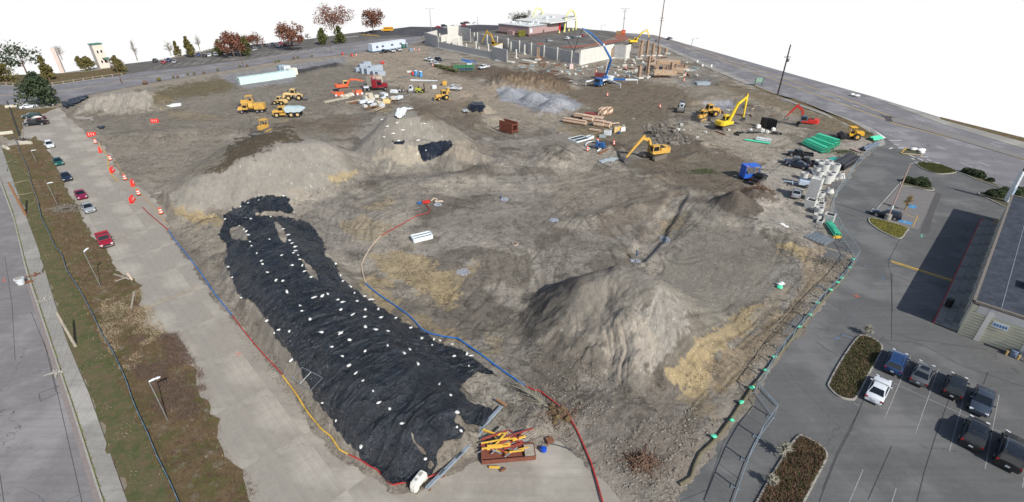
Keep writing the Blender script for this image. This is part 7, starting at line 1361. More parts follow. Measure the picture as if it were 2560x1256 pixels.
# ---------------- timber and pallets ----------------
M_lum = mat('lumber', A(214,184,152), .85, var=.2, scale=2, col2=A(232,216,200)); M_lum2 = mat('lumber_brown', A(150,112,84), .85, var=.3, scale=2)
def timber(p, l, w_, h, hd, lb, mt=None, n=(5, 4)):
 X, Y = P(*OT([p])[0]); t = empty('timber_stack', (X, Y, max(0, gz(X, Y))), R(hd), lb, 'timber stack')
 for i in range(n[0]):
  for k in range(n[1]): cobj(('lum', l, w_, h, n, i % 2), 'plank', lambda: MB().box((0, 0, 0), (l * (1 if i % 2 else .96), w_ / n[0] - .03, h / n[1] - .03)), mt or (M_lum if (i + k) % 3 else M_lum2), t, (random.uniform(-.08, .08), -w_ / 2 + (i + .5) * w_ / n[0], .14 + (k + .5) * h / n[1]))
 for x in (-.35, .35): MB().box((x * l, 0, .06), (.12, w_, .12)).build('bearer', M_lum2, t)
timber((355,810), 7.5, 1.4, 1.1, -32, 'longest timber stack, nearest the gravel piles'); timber((455,715), 4.4, 1.6, .9, -30, 'loose low timber stack behind the longest one'); timber((570,765), 3.2, 2.0, 1.4, -30, 'square timber stack between the long stack and the red boards'); timber((605,680), 3.6, 1.2, .6, -30, 'low stack with red painted boards on top', mat('board_red', A(150,70,64), .8)); timber((795,680), 3.4, 2.0, 2.0, 60, 'tall timber stack at the far end of the yard'); timber((880,660), 3.0, 2.0, 1.8, 60, 'pale tall timber stack beside the far one'); timber((740,860), 3.0, 1.8, 1.6, -30, 'dark ended timber stack near the loose tools'); timber((840,870), 3.0, 1.8, 1.3, -35, 'slumping timber stack wrapped in pale sheet'); timber((670,935), 3.4, 1.0, .4, -28, 'small flat timber bundle in front of the slumping stack'); timber((720,730), 3.2, 2.6, .3, -28, 'thin layer of boards in the middle of the yard'); timber((960,830), 4.2, .4, .3, 20, 'crossed loose boards beside the slumping stack', None, (2, 2))
for i, (p, d, c, lb) in enumerate([((870,990),(2.0,1.4,1.3),M_mwhite,'open white crate full of fittings in the tool row'),((790,1030),(1.8,1.1,.8),mat('crate_pale', A(150,166,170), .7),'grey blue crate at the near end of the tool row'),((915,960),(1.0,1.0,1.3),mat('crate_dark', A(90,94,96), .7),'dark crate behind the open white crate'),((1000,950),(1.4,1.2,1.6),M_pale,'tall cream crate in the tool row'),((1050,930),(.9,.9,1.4),M_hyel,'yellow drum shaped crate in the tool row'),((1095,930),(1.6,1.3,1.2),M_bag,'white sacks pallet at the far end of the tool row'),((1110,880),(1.0,.8,.8),M_kerb,'small grey box behind the sacks pallet'),((1050,970),(.5,.5,.7),M_mblue,'small blue canister by the sacks pallet'),((860,945),(.9,.7,.6),M_mblue,'blue bin behind the open white crate')]):
 x, y = OT([p])[0]; X, Y = P(x, y); t = empty('crate', (X, Y, max(0, gz(X, Y))), R(-20 + i * 9), lb, 'crate'); MB().box((0, 0, d[2] / 2), d, 0, .95).build('body', c, t, bevel=.05); MB().box((0, 0, d[2] + .02), (d[0] * .8, d[1] * .8, .06)).build('contents', M_timber, t)
tag(MB().tube([(*P(*q), gz(*P(*q)) + .2) for q in OT([(595,1215),(535,1190),(520,1150),(560,1110),(640,1100),(720,1120),(770,1180),(760,1230),(700,1265)][:0] or [(590,1220),(540,1190),(520,1165),(560,1125),(640,1110),(720,1140),(768,1195),(765,1235),(705,1265)])], .16, 8).build('hose', M_mwhite, smooth=60), 'thick white hose curled in a half circle by the blue pump engine', 'hose')
a, b = P(*OT([(730,1300)])[0]), P(*OT([(1035,1180)])[0]); tag(MB().bar((*a, .3), (*b, .3), .35).build('steel_beam', M_rust), 'rusty steel beam in front of the blue pump engine', 'beam')
X, Y = P(1450, 388+12); m = MB(); sheet('water_puddle', [(1497,400),(1520,393),(1545,396),(1540,404),(1510,408)], mat('puddle', A(150,160,158), .12), .14) if 0 else None
drape('puddle_sheet', [(1495,402),(1515,394),(1540,393),(1548,398),(1530,405),(1505,408)], mat('pale_sheet', A(172,182,184), .3), 'pale blue sheet lying below the rusty beam', 'sheet', off=.03, amp=.1)
o = MB().blob((0, 0, .5), (1.1, .9, .7), 9, 6, .15, 3).build('boulder', M_chunk); o.location = (*P(1608, 392), .1); tag(o, 'pale boulder between the yellow excavator and its arm', 'boulder')
box('steel_tray', 1755, 212, (5.5, 2.6, 1.1), 10, mat('tray_grey', A(150,162,170), .7), 'grey steel tray box beside the shaded excavation', 'tray', bev=.05)
box('dark_bin', 1310 + 40, 148, (2.2, 1.6, 1.2), 0, M_rust, 'rusty skip at the foot of the leaning rusty post', 'skip'); box('white_unit', 1084 + 1, 222, (1.7, 1.3, 1.2), 30, M_mwhite, 'white boxed unit left of the white service pickup', 'unit', bev=.06); box('steel_bucket', 1111, 214, (1.6, 1.4, 1.5), 20, M_cat, 'loose yellow digger bucket behind the white service pickup', 'bucket', bev=.1, tp=1.2)
box('maroon_box', 1500, 196, (4.0, 2.0, 2.0), -10, mat('box_maroon', A(110,50,48), .7), 'maroon site box behind the pump outriggers', 'site box'); box('pink_box', 1427, 172, (1.8, 1.2, 2.0), 20, mat('box_pink', A(206,184,180), .7), 'pale pink box standing in the formwork litter', 'box'); box('skip_bin', 1028, 128, (2.0, 1.6, 1.4), 20, mat('bin_blue_grey', A(120,140,156), .6), 'grey blue bin on the mud near the site office', 'bin'); box('white_block', 1024, 182, (2.2, 1.2, .7), 10, M_white_lit, 'white concrete block beside the red barrier and blue toilets', 'block'); box('steel_plate', 1010, 195, (4.2, 2.4, .12), 20, mat('plate_grey_green', A(110,116,110), .7), 'grey steel plate on the ground left of the blue toilets', 'plate')
a, b = P(1026, 203), P(1094, 205); tag(MB().bar((*a, .35), (*b, .35), .9, .6, .5, .4).build('white_beam', M_mwhite, bevel=.1), 'long white tapered beam lying below the blue toilets', 'beam')
a, b = P(810, 258), P(870, 246); tag(MB().bar((*a, .3), (*b, .3), 1.2, .5).build('steel_trough', mat('trough_pale', A(176,168,152), .8, dirt=.4)), 'long pale machine part lying left of the scrap heap', 'machine part')
for i, (x, y, mt, d, lb) in enumerate([(850,240,M_oran,(3.6,1.6,1.5),'orange machine attachment at the left of the orange excavator'),(898,236,M_oran,(2.8,1.6,1.6),'red orange attachment under the tractor unit'),(872,242,mat('frame_pale', A(200,190,170), .7, dirt=.3),(5.2,1.4,1.1),'long pale chassis with wheels between the orange attachments'),(925,252,mat('frame_pale', (0,0,0)),(2.0,3.0,2.6),'tilted pale machine part at the front of the scrap heap'),(946,262,mat('frame_pale', (0,0,0)),(2.6,1.6,1.4),'pale drum like part in the scrap heap'),(985,232,M_mwhite,(3.0,1.4,1.2),'white machine part at the back of the scrap heap'),(966,258,M_pale,(2.8,1.4,1.5),'cream box in the scrap heap')]):
 X, Y = P(x, y); t = empty('machine_part', (X, Y, gz(X, Y)), R(i * 33), lb, 'machine part'); MB().box((0, 0, d[2] / 2), d, 0, .75).build('body', mt, t, bevel=.12); MB().cyl((d[0] * .3, -d[1] * .5, .4), .4, .3, 12, 'y').cyl((-d[0] * .3, -d[1] * .5, .4), .4, .3, 12, 'y').build('roller', M_mwhite, t); MB().bar((-d[0] / 2, 0, d[2] * .5), (-d[0] * .8, .2, d[2] * 1.1), .3).build('arm', mt, t)
# ---------------- drums and barriers ----------------
M_dor = mat('drum_orange', A(240,84,48), .5, dirt=.1); M_dwh = mat('drum_white', A(240,226,220), .5); M_barr = mat('barrier_red', A(238,52,40), .45, var=.05, dirt=.06)
DR = [(240,359,'beside the topmost red barrier on the lot edge'),(277,401,'second from the top on the lot edge'),(314,450,'third from the top on the lot edge'),(348,488,'fourth from the top beside the lowest red barrier'),(404,535,'lowest on the lot edge near the ochre puddle'),(1518,241,'in front of the pump truck cab'),(1649,271,'faded at the edge of the tracked mud'),(1709,204,'by the shaded excavation'),(1713,190,'at the foot of the earth ramp'),(1468,378,'inside the curled white hose'),(1493,362,'behind the blue pump engine'),(1533,371,'on the brown soil right of the blue pump engine'),(1517,198,'behind the white outrigger'),(1082,167,'by the wheel of the white crew cab pickup'),(1036,127,'beside the pale pole before the concrete walls'),(1048,128,'at the end of the curb piece by the concrete walls'),(891,141,'at the end of the orange barriers by the back road'),(1564,172,'under the bright end panel'),(1490,182,'in the formwork litter near the pump boom')]
dp = None
for i, (x, y, lb) in enumerate(DR):
 X, Y = P(x, y); z = max(-.02, gz(X, Y)) if i > 4 else .02
 if dp is None:
  dp = empty('traffic_drum', (0, 0, 0)); MB().cyl((0, 0, .05), .38, .1, 12).build('base', M_blk, dp)
  for k in range(5): MB().cyl((0, 0, .1 + .2 * (k + .5)), .31 - .02 * k, .2, 14, 'z', .29 - .02 * k).build('band', M_dor if k % 2 == 0 else M_dwh, dp, smooth=50)
  MB().cyl((0, 0, 1.13), .12, .08, 8).build('top', M_dor, dp); t = dp
 else: t = copy_tree(dp)
 t.location = (X, Y, z); t.scale = (1.1,) * 3; tag(t, 'orange and white traffic drum ' + lb, 'traffic drum', 'orange and white traffic drums')
BRR = [(231,341,20,'topmost on the lot edge with blue tie'),(251,380,-50,'second from the top tilted on the lot edge'),(282,430,-65,'third on the lot edge beside the yellow hose'),(333,463,-60,'fourth on the lot edge'),(332,504,-68,'lowest on the lot edge'),(388,307,12,'alone on the flat dirt below the pale heap'),(856,137,-60,'by the hedge stub at the back road'),(880,141,-60,'beside the drum at the back road'),(956,160,-35,'alone on the access road'),(1031,187,-60,'beside the blue toilets')]
bp = None
for i, (x, y, hd, lb) in enumerate(BRR):
 X, Y = P(x, y); z = max(0, gz(X, Y)) if i > 4 else .02
 if bp is None:
  bp = empty('water_barrier', (0, 0, 0)); MB().side([(-.95, 0), (.95, 0), (.95, .95), (.8, 1.05), (-.8, 1.05), (-.95, .95)], -.22, .22).build('body', M_barr, bp, bevel=.05); MB().box((0, 0, .1), (1.9, .62, .2)).build('foot', M_barr, bp)
  for k in range(3): MB().box((-.5 + k * .5, -.23, .6), (.12, .03, .55)).box((-.5 + k * .5, .23, .6), (.12, .03, .55)).build('moulded_slot', M_dwh, bp)
  t = bp
 else: t = copy_tree(bp)
 t.location = (X, Y, z); t.rotation_euler = (0, 0, R(hd)); t.scale = (1.1, 1.1, 1.0); tag(t, 'red plastic water barrier ' + lb, 'barrier', 'red water barriers')
for i, (x, y, hd, lb) in enumerate([(29,269,40,'leaning in the corner by the crossing'),(57,265,15,'nearer half of the pair behind the white saloon'),(77,260,15,'farther half of the pair behind the white saloon'),(17,336,30,'beside the short silt fence'),(66,361,0,'lying across the driveway mouth'),(16,373,-30,'at the walk by the driveway')]):
 X, Y = P(x, y); o = MB().side([(-1.5, 0), (1.5, 0), (1.5, .5), (-1.5, .5)], -.3, .3).side([(-1.5, .5), (1.5, .5), (1.45, .75), (-1.45, .75)], -.14, .14).build('concrete_barrier', mat('barrier_cream', A(196,190,174), .9, var=.1)); o.location = (X, Y, .05); o.rotation_euler = (0, 0, R(hd)); tag(o, 'cream concrete barrier block ' + lb, 'barrier')
# ---------------- foreground: skip, rails, barrier, tree ----------------
def skip():
 a, b = P(1192,1152), P(1348,1138); hd = math.atan2(b[1] - a[1], b[0] - a[0]); t = empty('scrap_skip', ((a[0] + b[0]) / 2, (a[1] + b[1]) / 2 + .3, 0), hd, 'rusty flat skip heaped with red and yellow steel props', 'skip'); mr = mat('skip_rust', A(122,72,56), .8, var=.25, scale=3, dirt=.15); l = 5.2
 MB().box((0, 0, .1), (l, 1.6, .12)).build('floor', mr, t)
 for s in (-1, 1): MB().box((0, s * .8, .3), (l, .08, .5)).build('side', mr, t); MB().box((s * l / 2, 0, .3), (.08, 1.5, .5)).build('end', mr, t)
 MB().box((2.1, 0, .32), (1.0, 1.3, .4)).build('inner_box', M_timber, t)
skip()
rr = random.Random(31); c0 = P(1262,1128); cl = [(M_hyel,'yellow'),(mat('prop_red', A(150,66,56), .7, dirt=.2),'red'),(M_galv,'silver'),(M_hyel,'yellow'),(MATS['prop_red'],'red'),(M_galv,'silver')]
for i in range(46):
 l = rr.uniform(1.2, 3.0); an = rr.gauss(.25, .5); x = c0[0] + rr.uniform(-1.7, 1.6); y = c0[1] + rr.uniform(-.7, 1.7); z = .35 + rr.uniform(0, .6) * (1 - .3 * (i % 3)); mt, cn = cl[i % 6]; d = Vector((math.cos(an), math.sin(an), rr.uniform(-.12, .12))) * l / 2; r = rr.uniform(.03, .06) if cn == 'silver' else rr.uniform(.05, .09)
 o = MB().bar(Vector((x, y, z)) - d, Vector((x, y, z)) + d, r * 2).build('steel_prop', mt); tag(o, cn + ' steel prop lying on the heap in the rusty skip', 'steel prop', cn + ' props heaped in the rusty skip')
for i, (x, y, l, an, lb) in enumerate([(1205,1112,2.2,.0,'yellow and red prop sticking out behind the skip'),(1236,1172,1.0,-.05,'short cream stick in front of the skip'),(1258,1178,.6,.6,'short brown stick in front of the skip')]):
 X, Y = P(x, y); o = MB().box((0, 0, .1), (l, .16, .16)).build('steel_prop', M_hyel if i < 2 else M_rust); o.location = (X, Y, .1); o.rotation_euler = (0, 0, an); tag(o, lb, 'steel prop')
for i, (x, y, an) in enumerate([(1326,1085,.6),(1318,1092,.7),(1334,1078,.5),(1255,1092,-.7),(1262,1098,-.8)]):
 X, Y = P(x, y); t = empty('broken_pallet', (X, Y, .4 + .06 * i), an, ['grey broken pallet right of the scrap heap', 'grey pallet under the first right of the scrap heap', 'topmost splintered pallet right of the scrap heap', 'pinkish pallet at the back of the scrap heap', 'second pinkish pallet at the back of the scrap heap'][i], 'pallet')
 for k in range(5): MB().box((0, -.5 + k * .25, 0), (1.3, .16, .04)).build('slat', M_timber, t)
 for k in (-1, 1): MB().box((k * .55, 0, -.08), (.1, 1.1, .1)).build('bearer', M_timber, t)
X, Y = P(1359, 1130); t = empty('cable_reel', (X, Y, .25), 0, 'bright blue cable reel beside the scrap skip', 'cable reel'); MB().cyl((0, 0, .1), .3, .3, 16).build('coil', mat('reel_blue', A(30,80,190), .5), t, smooth=50); MB().cyl((0, 0, .28), .12, .12, 12).build('hub', MATS['reel_blue'], t)
X, Y = P(1374, 1103); box('rust_plate', 1374, 1105, (.7, .6, .3), 20, M_rust, 'small rusty box by the thin dark hose', 'box', z=.1)
for i, (a, b) in enumerate([((1066,1222),(1112,1175)),((1100,1190),(1155,1132)),((1142,1148),(1210,1070)),((1195,1080),(1254,1016))]):
 A_, B_ = P(*a, .5), P(*b, .5); t = empty('guard_rail', (0, 0, 0), 0, ['nearest', 'second', 'third', 'farthest'][i] + ' galvanised guard rail length of the long diagonal row', 'guard rail', 'guard rail lengths'); MB().bar((*A_, .5), (*B_, .5), .38, .10).build('beam', M_galv, t); MB().bar((A_[0] + .1, A_[1], .56), (B_[0] + .1, B_[1], .56), .10, .06).build('rib', M_galv, t)
 for f in (.15, .85): x, y = A_[0] + (B_[0] - A_[0]) * f, A_[1] + (B_[1] - A_[1]) * f; MB().box((x, y, .22), (.2, .35, .44)).build('block', M_rust, t)
X, Y = P(1252, 1022); box('wood_offcut', 1254, 1019, (1.3, .25, .15), -40, mat('offcut', A(150,110,76), .9), 'brown wooden offcut across the far end of the guard rail', 'wood', z=.65)
X, Y = P(1048, 1212); t = empty('plastic_barrier', (X, Y, .0), R(62), 'white moulded plastic barrier at the front corner of the black sheeting', 'barrier'); MB().side([(-.95, 0), (-.4, 0), (-.3, .25), (.3, .25), (.4, 0), (.95, 0), (.95, .7), (.75, 1.1), (-.75, 1.1), (-.95, .7)], -.34, .34).build('body', mat('plastic_white', A(226,224,216), .5, dirt=.3), t, bevel=.09); MB().cyl((-.3, 0, 1.12), .14, .06, 12).build('filler_cap', M_kerb, t); MB().box((.35, 0, 1.11), (.4, .3, .04)).build('top_recess', M_kerb, t)
def fallen():
 x0, y0 = P(1392,1042); t = empty('uprooted_tree', (0, 0, 0), 0, 'uprooted bare tree lying beside the red hose with soil on its roots', 'tree'); a = Vector((x0, y0, .5)); b = Vector((*P(1318,995), .9)); MB().tube([a, a.lerp(b, .5), b], .14, 8, r2=.05).build('trunk', mat('bark_grey', A(150,146,130), .9, var=.3), t); m = MB(); rr = random.Random(2)
 for i in range(40):
  p = a.lerp(b, rr.uniform(.25, 1)); d = (b - a).normalized(); q = p + d * rr.uniform(.6, 2) + Vector((rr.uniform(-1, 1), rr.uniform(-1, 1), rr.uniform(-.2, .9))); m.tube([p, p.lerp(q, .6) + Vector((0, 0, .1)), q], .035, 5, r2=.01)
 m.build('branches', MATS['bark_grey'], t); m = MB()
 for i in range(70): m.blob((x0 + rr.gauss(.1, .55), y0 + rr.gauss(-.1, .5), rr.uniform(0, .9)), (rr.uniform(.1, .35),) * 3, 6, 4, .4, i)
 m.build('root_ball', mat('root_soil', A(104,88,60), .95, var=.4), t)
fallen()
def litter(name, px, n, s, mt, lb, seed, cat='brush heap', hmax=.9, tw=True):
 X, Y = P(*px); rr = random.Random(seed); m = MB()
 for i in range(n):
  r = rr.gauss(0, 1) * s[0]; r2 = rr.gauss(0, 1) * s[1]; z = max(0, hmax * (1 - abs(r) / (2 * s[0]) - abs(r2) / (2 * s[1]))) * rr.random(); p = Vector((X + r, Y + r2, gz(X + r, Y + r2) + z)); d = Vector((rr.uniform(-1, 1), rr.uniform(-1, 1), rr.uniform(-.3, .6))) * rr.uniform(.2, .8)
  m.bar(p - d, p + d, .05 if tw else .12)
 tag(m.build(name, mt), lb, cat, kind=None)
M_twig = mat('twigs', A(116,92,76), .95, var=.4); M_twigg = mat('grey_twigs', A(128,122,112), .95, var=.4)
litter('brush_heap', (1893,482), 500, (1.8,1.3), M_twig, 'brown brushwood heap beside the grey gravel cone', 1, hmax=2.6); litter('brush_heap', (1602,1158), 300, (.8,.6), M_twig, 'small brown twig heap in the rubble at the front of the site', 2); litter('brush_heap', (165,525), 500, (1.7,1.2), M_twigg, 'grey tangled brushwood heap beside the silver saloon', 3, hmax=1.2); litter('brush_heap', (1395,1045), 150, (1,.7), M_twig, 'brown roots and twigs around the uprooted tree', 4); litter('brush_heap', (2110,375 + 8), 250, (2.2,1.2), mat('twig_green', A(84,92,60), .95, var=.4), 'green brown cuttings behind the green pipes', 5); litter('brush_heap', (1760,430), 200, (2.2,.8), MATS['twig_green'], 'low green weeds on the dark hump by the blue shelter', 6, hmax=.7); litter('brush_heap', (2165,335), 120, (1.5,1), MATS['twig_green'], 'green cuttings at the highway corner', 7, hmax=.6)
litter('brush_heap', (2070,655), 200, (1.6,1.0), M_twigg, 'grey root tangle in the clay corner by the fence', 8, hmax=.6); litter('brush_heap', (780,1190), 0, (1,1), M_twig, 'x', 9) if 0 else None
litter('fallen_branches', (615,590 - 200), 0, (1,1), M_twig, 'x', 9) if 0 else None
for i, (pts, lb) in enumerate([([(14,412),(28,405),(50,412)],'pale bent branch on the grass by the driveway'),([(36,462),(60,456),(75,453)],'pale branch lying across the grass below the brown pole'),([(44,492),(70,488),(84,484)],'lower pale branch lying across the grass')]):
 tag(MB().tube([(*P(*q), .3) for q in pts], .07, 6, r2=.03).build('fallen_branch', mat('branch_pale', A(150,146,120), .9)), lb, 'branch')
for i, (a, b, lb) in enumerate([((287,690),(325,703),'weathered board at the edge of the lot'),((290,708),(322,697),'second weathered board crossing the first'),((320,688),(332,705),'short pale post leaning on the boards'),((330,775),(338,735),'grey board half buried in the reeds')]):
 tag(MB().bar((*P(*a), .3), (*P(*b), .35), .25, .08).build('old_board', M_lum if i == 2 else M_timber), lb, 'board')
# ---------------- temporary fence, straw wattle ----------------
M_fence = mat('fence_tube', A(160,172,180), .45, metal=.5); M_wat = mat('wattle_straw', A(104,98,78), .95, var=.35, scale=5, bump=.5, bscale=12)
def fence(pts, lb, step=3.0, h=1.8, feet=True, mt=None, wires=7, lean=.0):
 q = resample(pts, step); t = empty('temporary_fence', (0, 0, 0), 0, lb, 'fence'); mt = mt or M_fence
 for i in range(len(q) - 1):
  a, b = q[i], q[i + 1]; d = (b - a).normalized(); n = Vector((-d.y, d.x)); o = (a + b) / 2; a = a + d * .05; b = b - d * .05; T_ = lambda p, z: (p.x + n.x * lean * z, p.y + n.y * lean * z, z)
  p = MB().bar(T_(a, .15), T_(a, h), .06).bar(T_(b, .15), T_(b, h), .06).bar(T_(a, h), T_(b, h), .06).bar(T_(a, .2), T_(b, .2), .05).build('fence_panel', mt, t)
  m = MB()
  for k in range(1, wires): m.bar(T_(a.lerp(b, k / wires), .2), T_(a.lerp(b, k / wires), h), .012)
  tag(m.build('wires', mt, p), kind='stuff')
  if feet: MB().box((a.x + n.x * -.2, a.y + n.y * -.2, .05), (.8, .08, .08), math.atan2(n.y, n.x)).box((a.x + n.x * -.55, a.y + n.y * -.55, .05), (.08, .5, .06), math.atan2(n.y, n.x)).build('foot', mt, t)
fence([(2141,652),(2106,703),(2046,763),(2022,798),(1980,850),(1941,896),(1920,935),(1885,982)], 'galvanised temporary fence beside the straw wattle at the parking lot edge'); fence([(1885,982),(1933,1047)], 'short fence section turning out into the parking lot'); fence([(1933,1047),(1908,1082),(1885,1115),(1866,1160),(1851,1206),(1831,1256),(1818,1300)], 'temporary fence running to the bottom beside the planter'); fence([(2197,364),(2164,392),(2133,424),(2118,452),(2090,488),(2078,514),(2078,541),(2104,598),(2137,640),(2141,652)], 'temporary fence between the pipe store and the car park', 3.2); fence([(1888,960),(1945,1020)], 'loose fence panel lying open in the parking lot', 3, .4, False)
wq = [(2136,656),(2115,686),(2092,716),(2046,765),(2018,798),(1980,848),(1941,896),(1910,936),(1882,968),(1862,1000),(1848,1019),(1823,1056),(1800,1088),(1778,1112),(1749,1138),(1736,1165),(1727,1197),(1710,1208),(1698,1214)]
tag(MB().tube([(*P(*q), .16) for q in wq], .18, 8).build('straw_wattle', M_wat, smooth=60), 'long straw wattle roll along the edge of the dirt beside the fence', 'straw wattle')
tw = [(2131,654),(2122,675),(2101,701),(2092,712),(2073,731),(2042,763),(2023,793),(1997,823),(1934,899),(1913,933),(1877,976),(1851,1013),(1827,1058),(1783,1098)]
for i, (x, y) in enumerate(tw): X, Y = P(x, y); o = MB().blob((0, 0, .35), (.3, .22, .15), 8, 5, .3, i).build('teal_bag', M_teal); o.location = (X, Y, .1); tag(o, ['first','second','third','fourth','fifth','sixth','seventh','eighth','ninth','tenth','eleventh','twelfth','thirteenth','last'][i] + ' teal bag along the straw wattle, counted from the far fence corner', 'bag', 'teal bags on the straw wattle')
sheet('kerb_pad', OP([(1500,1256),(1600,1190),(1550,1130),(1470,1080),(1560,1256)]), M_walk, .005) if 0 else None
# ---------------- planters ----------------
M_soil = mat('planter_soil', A(92,82,64), .95, var=.35, scale=2, bump=.6, col2=A(70,76,48)); M_moss = mat('planter_moss', A(124,120,62), .95, var=.35, scale=2, bump=.6, col2=A(96,84,56))
def planter(pts, lb_, soil, z=.12):
 w_ = [Vector(P(*p)) for p in pts]; c = sum(w_, Vector((0, 0))) / len(w_)
 d = []; n = len(w_)
 for i in range(n):           # rounded outline
  for k in range(4):
   t = k / 4; p0, p1, p2, p3 = w_[i - 1], w_[i], w_[(i + 1) % n], w_[(i + 2) % n]; d.append(.5 * (2 * p1 + (p2 - p0) * t + (2 * p0 - 5 * p1 + 4 * p2 - p3) * t * t + (3 * p1 - p0 - 3 * p2 + p3) * t ** 3))
 area = sum(a.x * b.y - b.x * a.y for a, b in zip(d, d[1:] + d[:1]))
 if area < 0: d = d[::-1]
 inn = []
 for i in range(len(d)): e = (d[(i + 1) % len(d)] - d[i - 1]).normalized(); inn.append(d[i] + Vector((-e.y, e.x)) * .18)
 t = empty('planter_island', (0, 0, 0)); tag(t, kind='structure'); m = MB(); N = len(d)
 m.loft([[(p.x, p.y, -.05) for p in d], [(p.x, p.y, .15) for p in d], [(p.x, p.y, .15) for p in inn], [(p.x, p.y, .05) for p in inn]], False); m.build('kerb', M_kerb, t)
 sheet('soil', None, soil, z, None, t, wpts=[(p.x, p.y) for p in inn]); return inn
pa = planter(O8([(262,212),(330,208),(405,252),(418,300),(340,445),(262,590),(222,612),(140,590),(78,530),(82,490),(160,350)]), '', M_soil); pb = planter(O6([(1735,680),(1820,685),(1960,770),(2008,840),(1990,910),(1900,1080),(1800,1270),(1700,1400),(1340,1400),(1400,1210),(1600,870)]), '', M_soil); pc = planter(O7([(425,520),(560,548),(722,598),(712,630),(680,675),(640,683),(560,652),(470,602),(414,552)]), '', M_moss); pd = planter(O7([(788,90),(850,86),(960,100),(1050,130),(1105,158),(1060,172),(960,175),(870,150),(800,112)]), '', M_moss); pe = planter(O7([(680,225),(760,238),(880,270),(930,302),(860,303),(760,278),(660,262)]), '', M_soil)
pf = planter(O7([(1110,160),(1160,150),(1300,200),(1440,270),(1440,282),(1290,232),(1160,178)]), '', M_soil); pg = planter(O7([(1270,330),(1350,320),(1560,310),(1700,320),(1700,470),(1500,440),(1400,395)]), '', M_soil)
stripe('kerb_strip', O7([(672,232),(480,448)]), .25, M_kerb, .06)
def tufts(inn, n, mt, h, seed, lb, name='ground_cover'):
 xs = [p.x for p in inn]; ys = [p.y for p in inn]; r_ = np.random.default_rng(seed); x = r_.uniform(min(xs), max(xs), n); y = r_.uniform(min(ys), max(ys), n); k = inpoly(x, y, [(p.x, p.y) for p in inn]); x, y = x[k], y[k]; n = len(x); an = r_.uniform(0, 6.28, n); la = r_.uniform(0, 6.28, n); hh = h * r_.uniform(.3, 1.2, n); ln = hh * r_.uniform(0, 1.6, n); ww = .03 * r_.uniform(.6, 1.8, n)
 V = np.zeros((n, 3, 3)); V[:, 0] = np.stack([x - ww * np.cos(an), y - ww * np.sin(an), x * 0 + .1], 1); V[:, 1] = np.stack([x + ww * np.cos(an), y + ww * np.sin(an), x * 0 + .1], 1); V[:, 2] = np.stack([x + ln * np.cos(la), y + ln * np.sin(la), .12 + hh], 1)
 me = bpy.data.meshes.new(name); me.from_pydata(V.reshape(-1, 3).tolist(), [], np.arange(n * 3).reshape(-1, 3).tolist()); me.materials.append(mt); o = bpy.data.objects.new(name, me); COL.objects.link(o); tag(o, lb, 'ground cover', kind='stuff')
M_iv = mat('cover_green', A(78,84,46), .9, var=.5, scale=1.5); M_br = mat('cover_brown', A(122,92,76), .9, var=.5, scale=1.5)
tufts(pa, 16000, M_iv, .25, 1, 'dark green ground cover in the long planter by the white coupe'); tufts(pa, 8000, M_br, .25, 2, 'brown stems in the long planter by the white coupe'); tufts(pb, 9000, M_iv, .3, 3, 'green cover in the planter at the bottom edge'); tufts(pb, 16000, M_br, .3, 4, 'reddish brown stems in the planter at the bottom edge'); tufts(pc, 9000, mat('cover_moss', A(136,132,60), .9, var=.4, scale=1), .15, 5, 'yellow green moss in the planter under the lamp pole'); tufts(pd, 9000, M_iv, .3, 6, 'low green plants in the far planter'); tufts(pd, 4000, MATS['cover_moss'], .2, 7, 'yellow moss in the far planter')
def shrub(X, Y, r, h, mt, lb, seed, n=900, cat='bush', grp=None, z=.05):
 rr = random.Random(seed); m = MB()
 for i in range(n):
  a = rr.uniform(0, 6.28); u = rr.random() ** .4; ph = rr.uniform(0, 1.3); x = r * u * math.cos(a) * math.cos(ph * .9); y = r * u * math.sin(a) * math.cos(ph * .9); zz_ = h * u * math.sin(ph) + .1; s = rr.uniform(.06, .15); d = Vector((rr.uniform(-1, 1), rr.uniform(-1, 1), rr.uniform(-1, 1))).normalized(); e = d.orthogonal().normalized(); f = d.cross(e)
  p = Vector((x, y, zz_)); m.add([p + e * s, p + f * s, p - e * s, p - f * s], [(0, 1, 2, 3)])
 m.blob((0, 0, h * .4), (r * .8, r * .8, h * .45), 9, 6, .2, seed); o = m.build('bush', mt); o.location = (X, Y, z); o.rotation_euler = (0, 0, seed); return tag(o, lb, cat, grp)
M_bush = mat('bush_dark', A(66,78,46), .9, var=.6, scale=1.5, col2=A(40,52,30)); M_bush2 = mat('bush_mid', A(84,88,50), .9, var=.5, scale=1.2)
bsh = [((720,240),1.3,'round dark bush nearest the lot kerb strip'),((780,255),1.5,'round dark bush beside the first in the small planter'),((830,240),1.3,'back bush of the small planter'),((850,270),1.3,'bush at the pointed end of the small planter'),((1180,165),1.2,'first clipped bush by the highway edge'),((1220,178),1.4,'second clipped bush by the highway edge'),((1262,190),1.5,'third clipped bush by the highway edge'),((1290,202),1.1,'fourth clipped bush by the highway edge'),((1365,232),.8,'small dark stump bush by the highway'),((1390,345),1.5,'left bush under the white pylon'),((1440,350),1.7,'second bush under the white pylon'),((1490,330),1.6,'bush directly left of the white pylon'),((1570,345),1.9,'bush right of the white pylon'),((1610,370),1.9,'bush at the frame edge right of the pylon'),((1600,330),1.7,'back bush at the frame edge')]
for i, (p, r, lb) in enumerate(bsh): X, Y = P(*O7([p])[0]); shrub(X, Y, r * .95, r * .85, M_bush, lb, i + 1, 900)
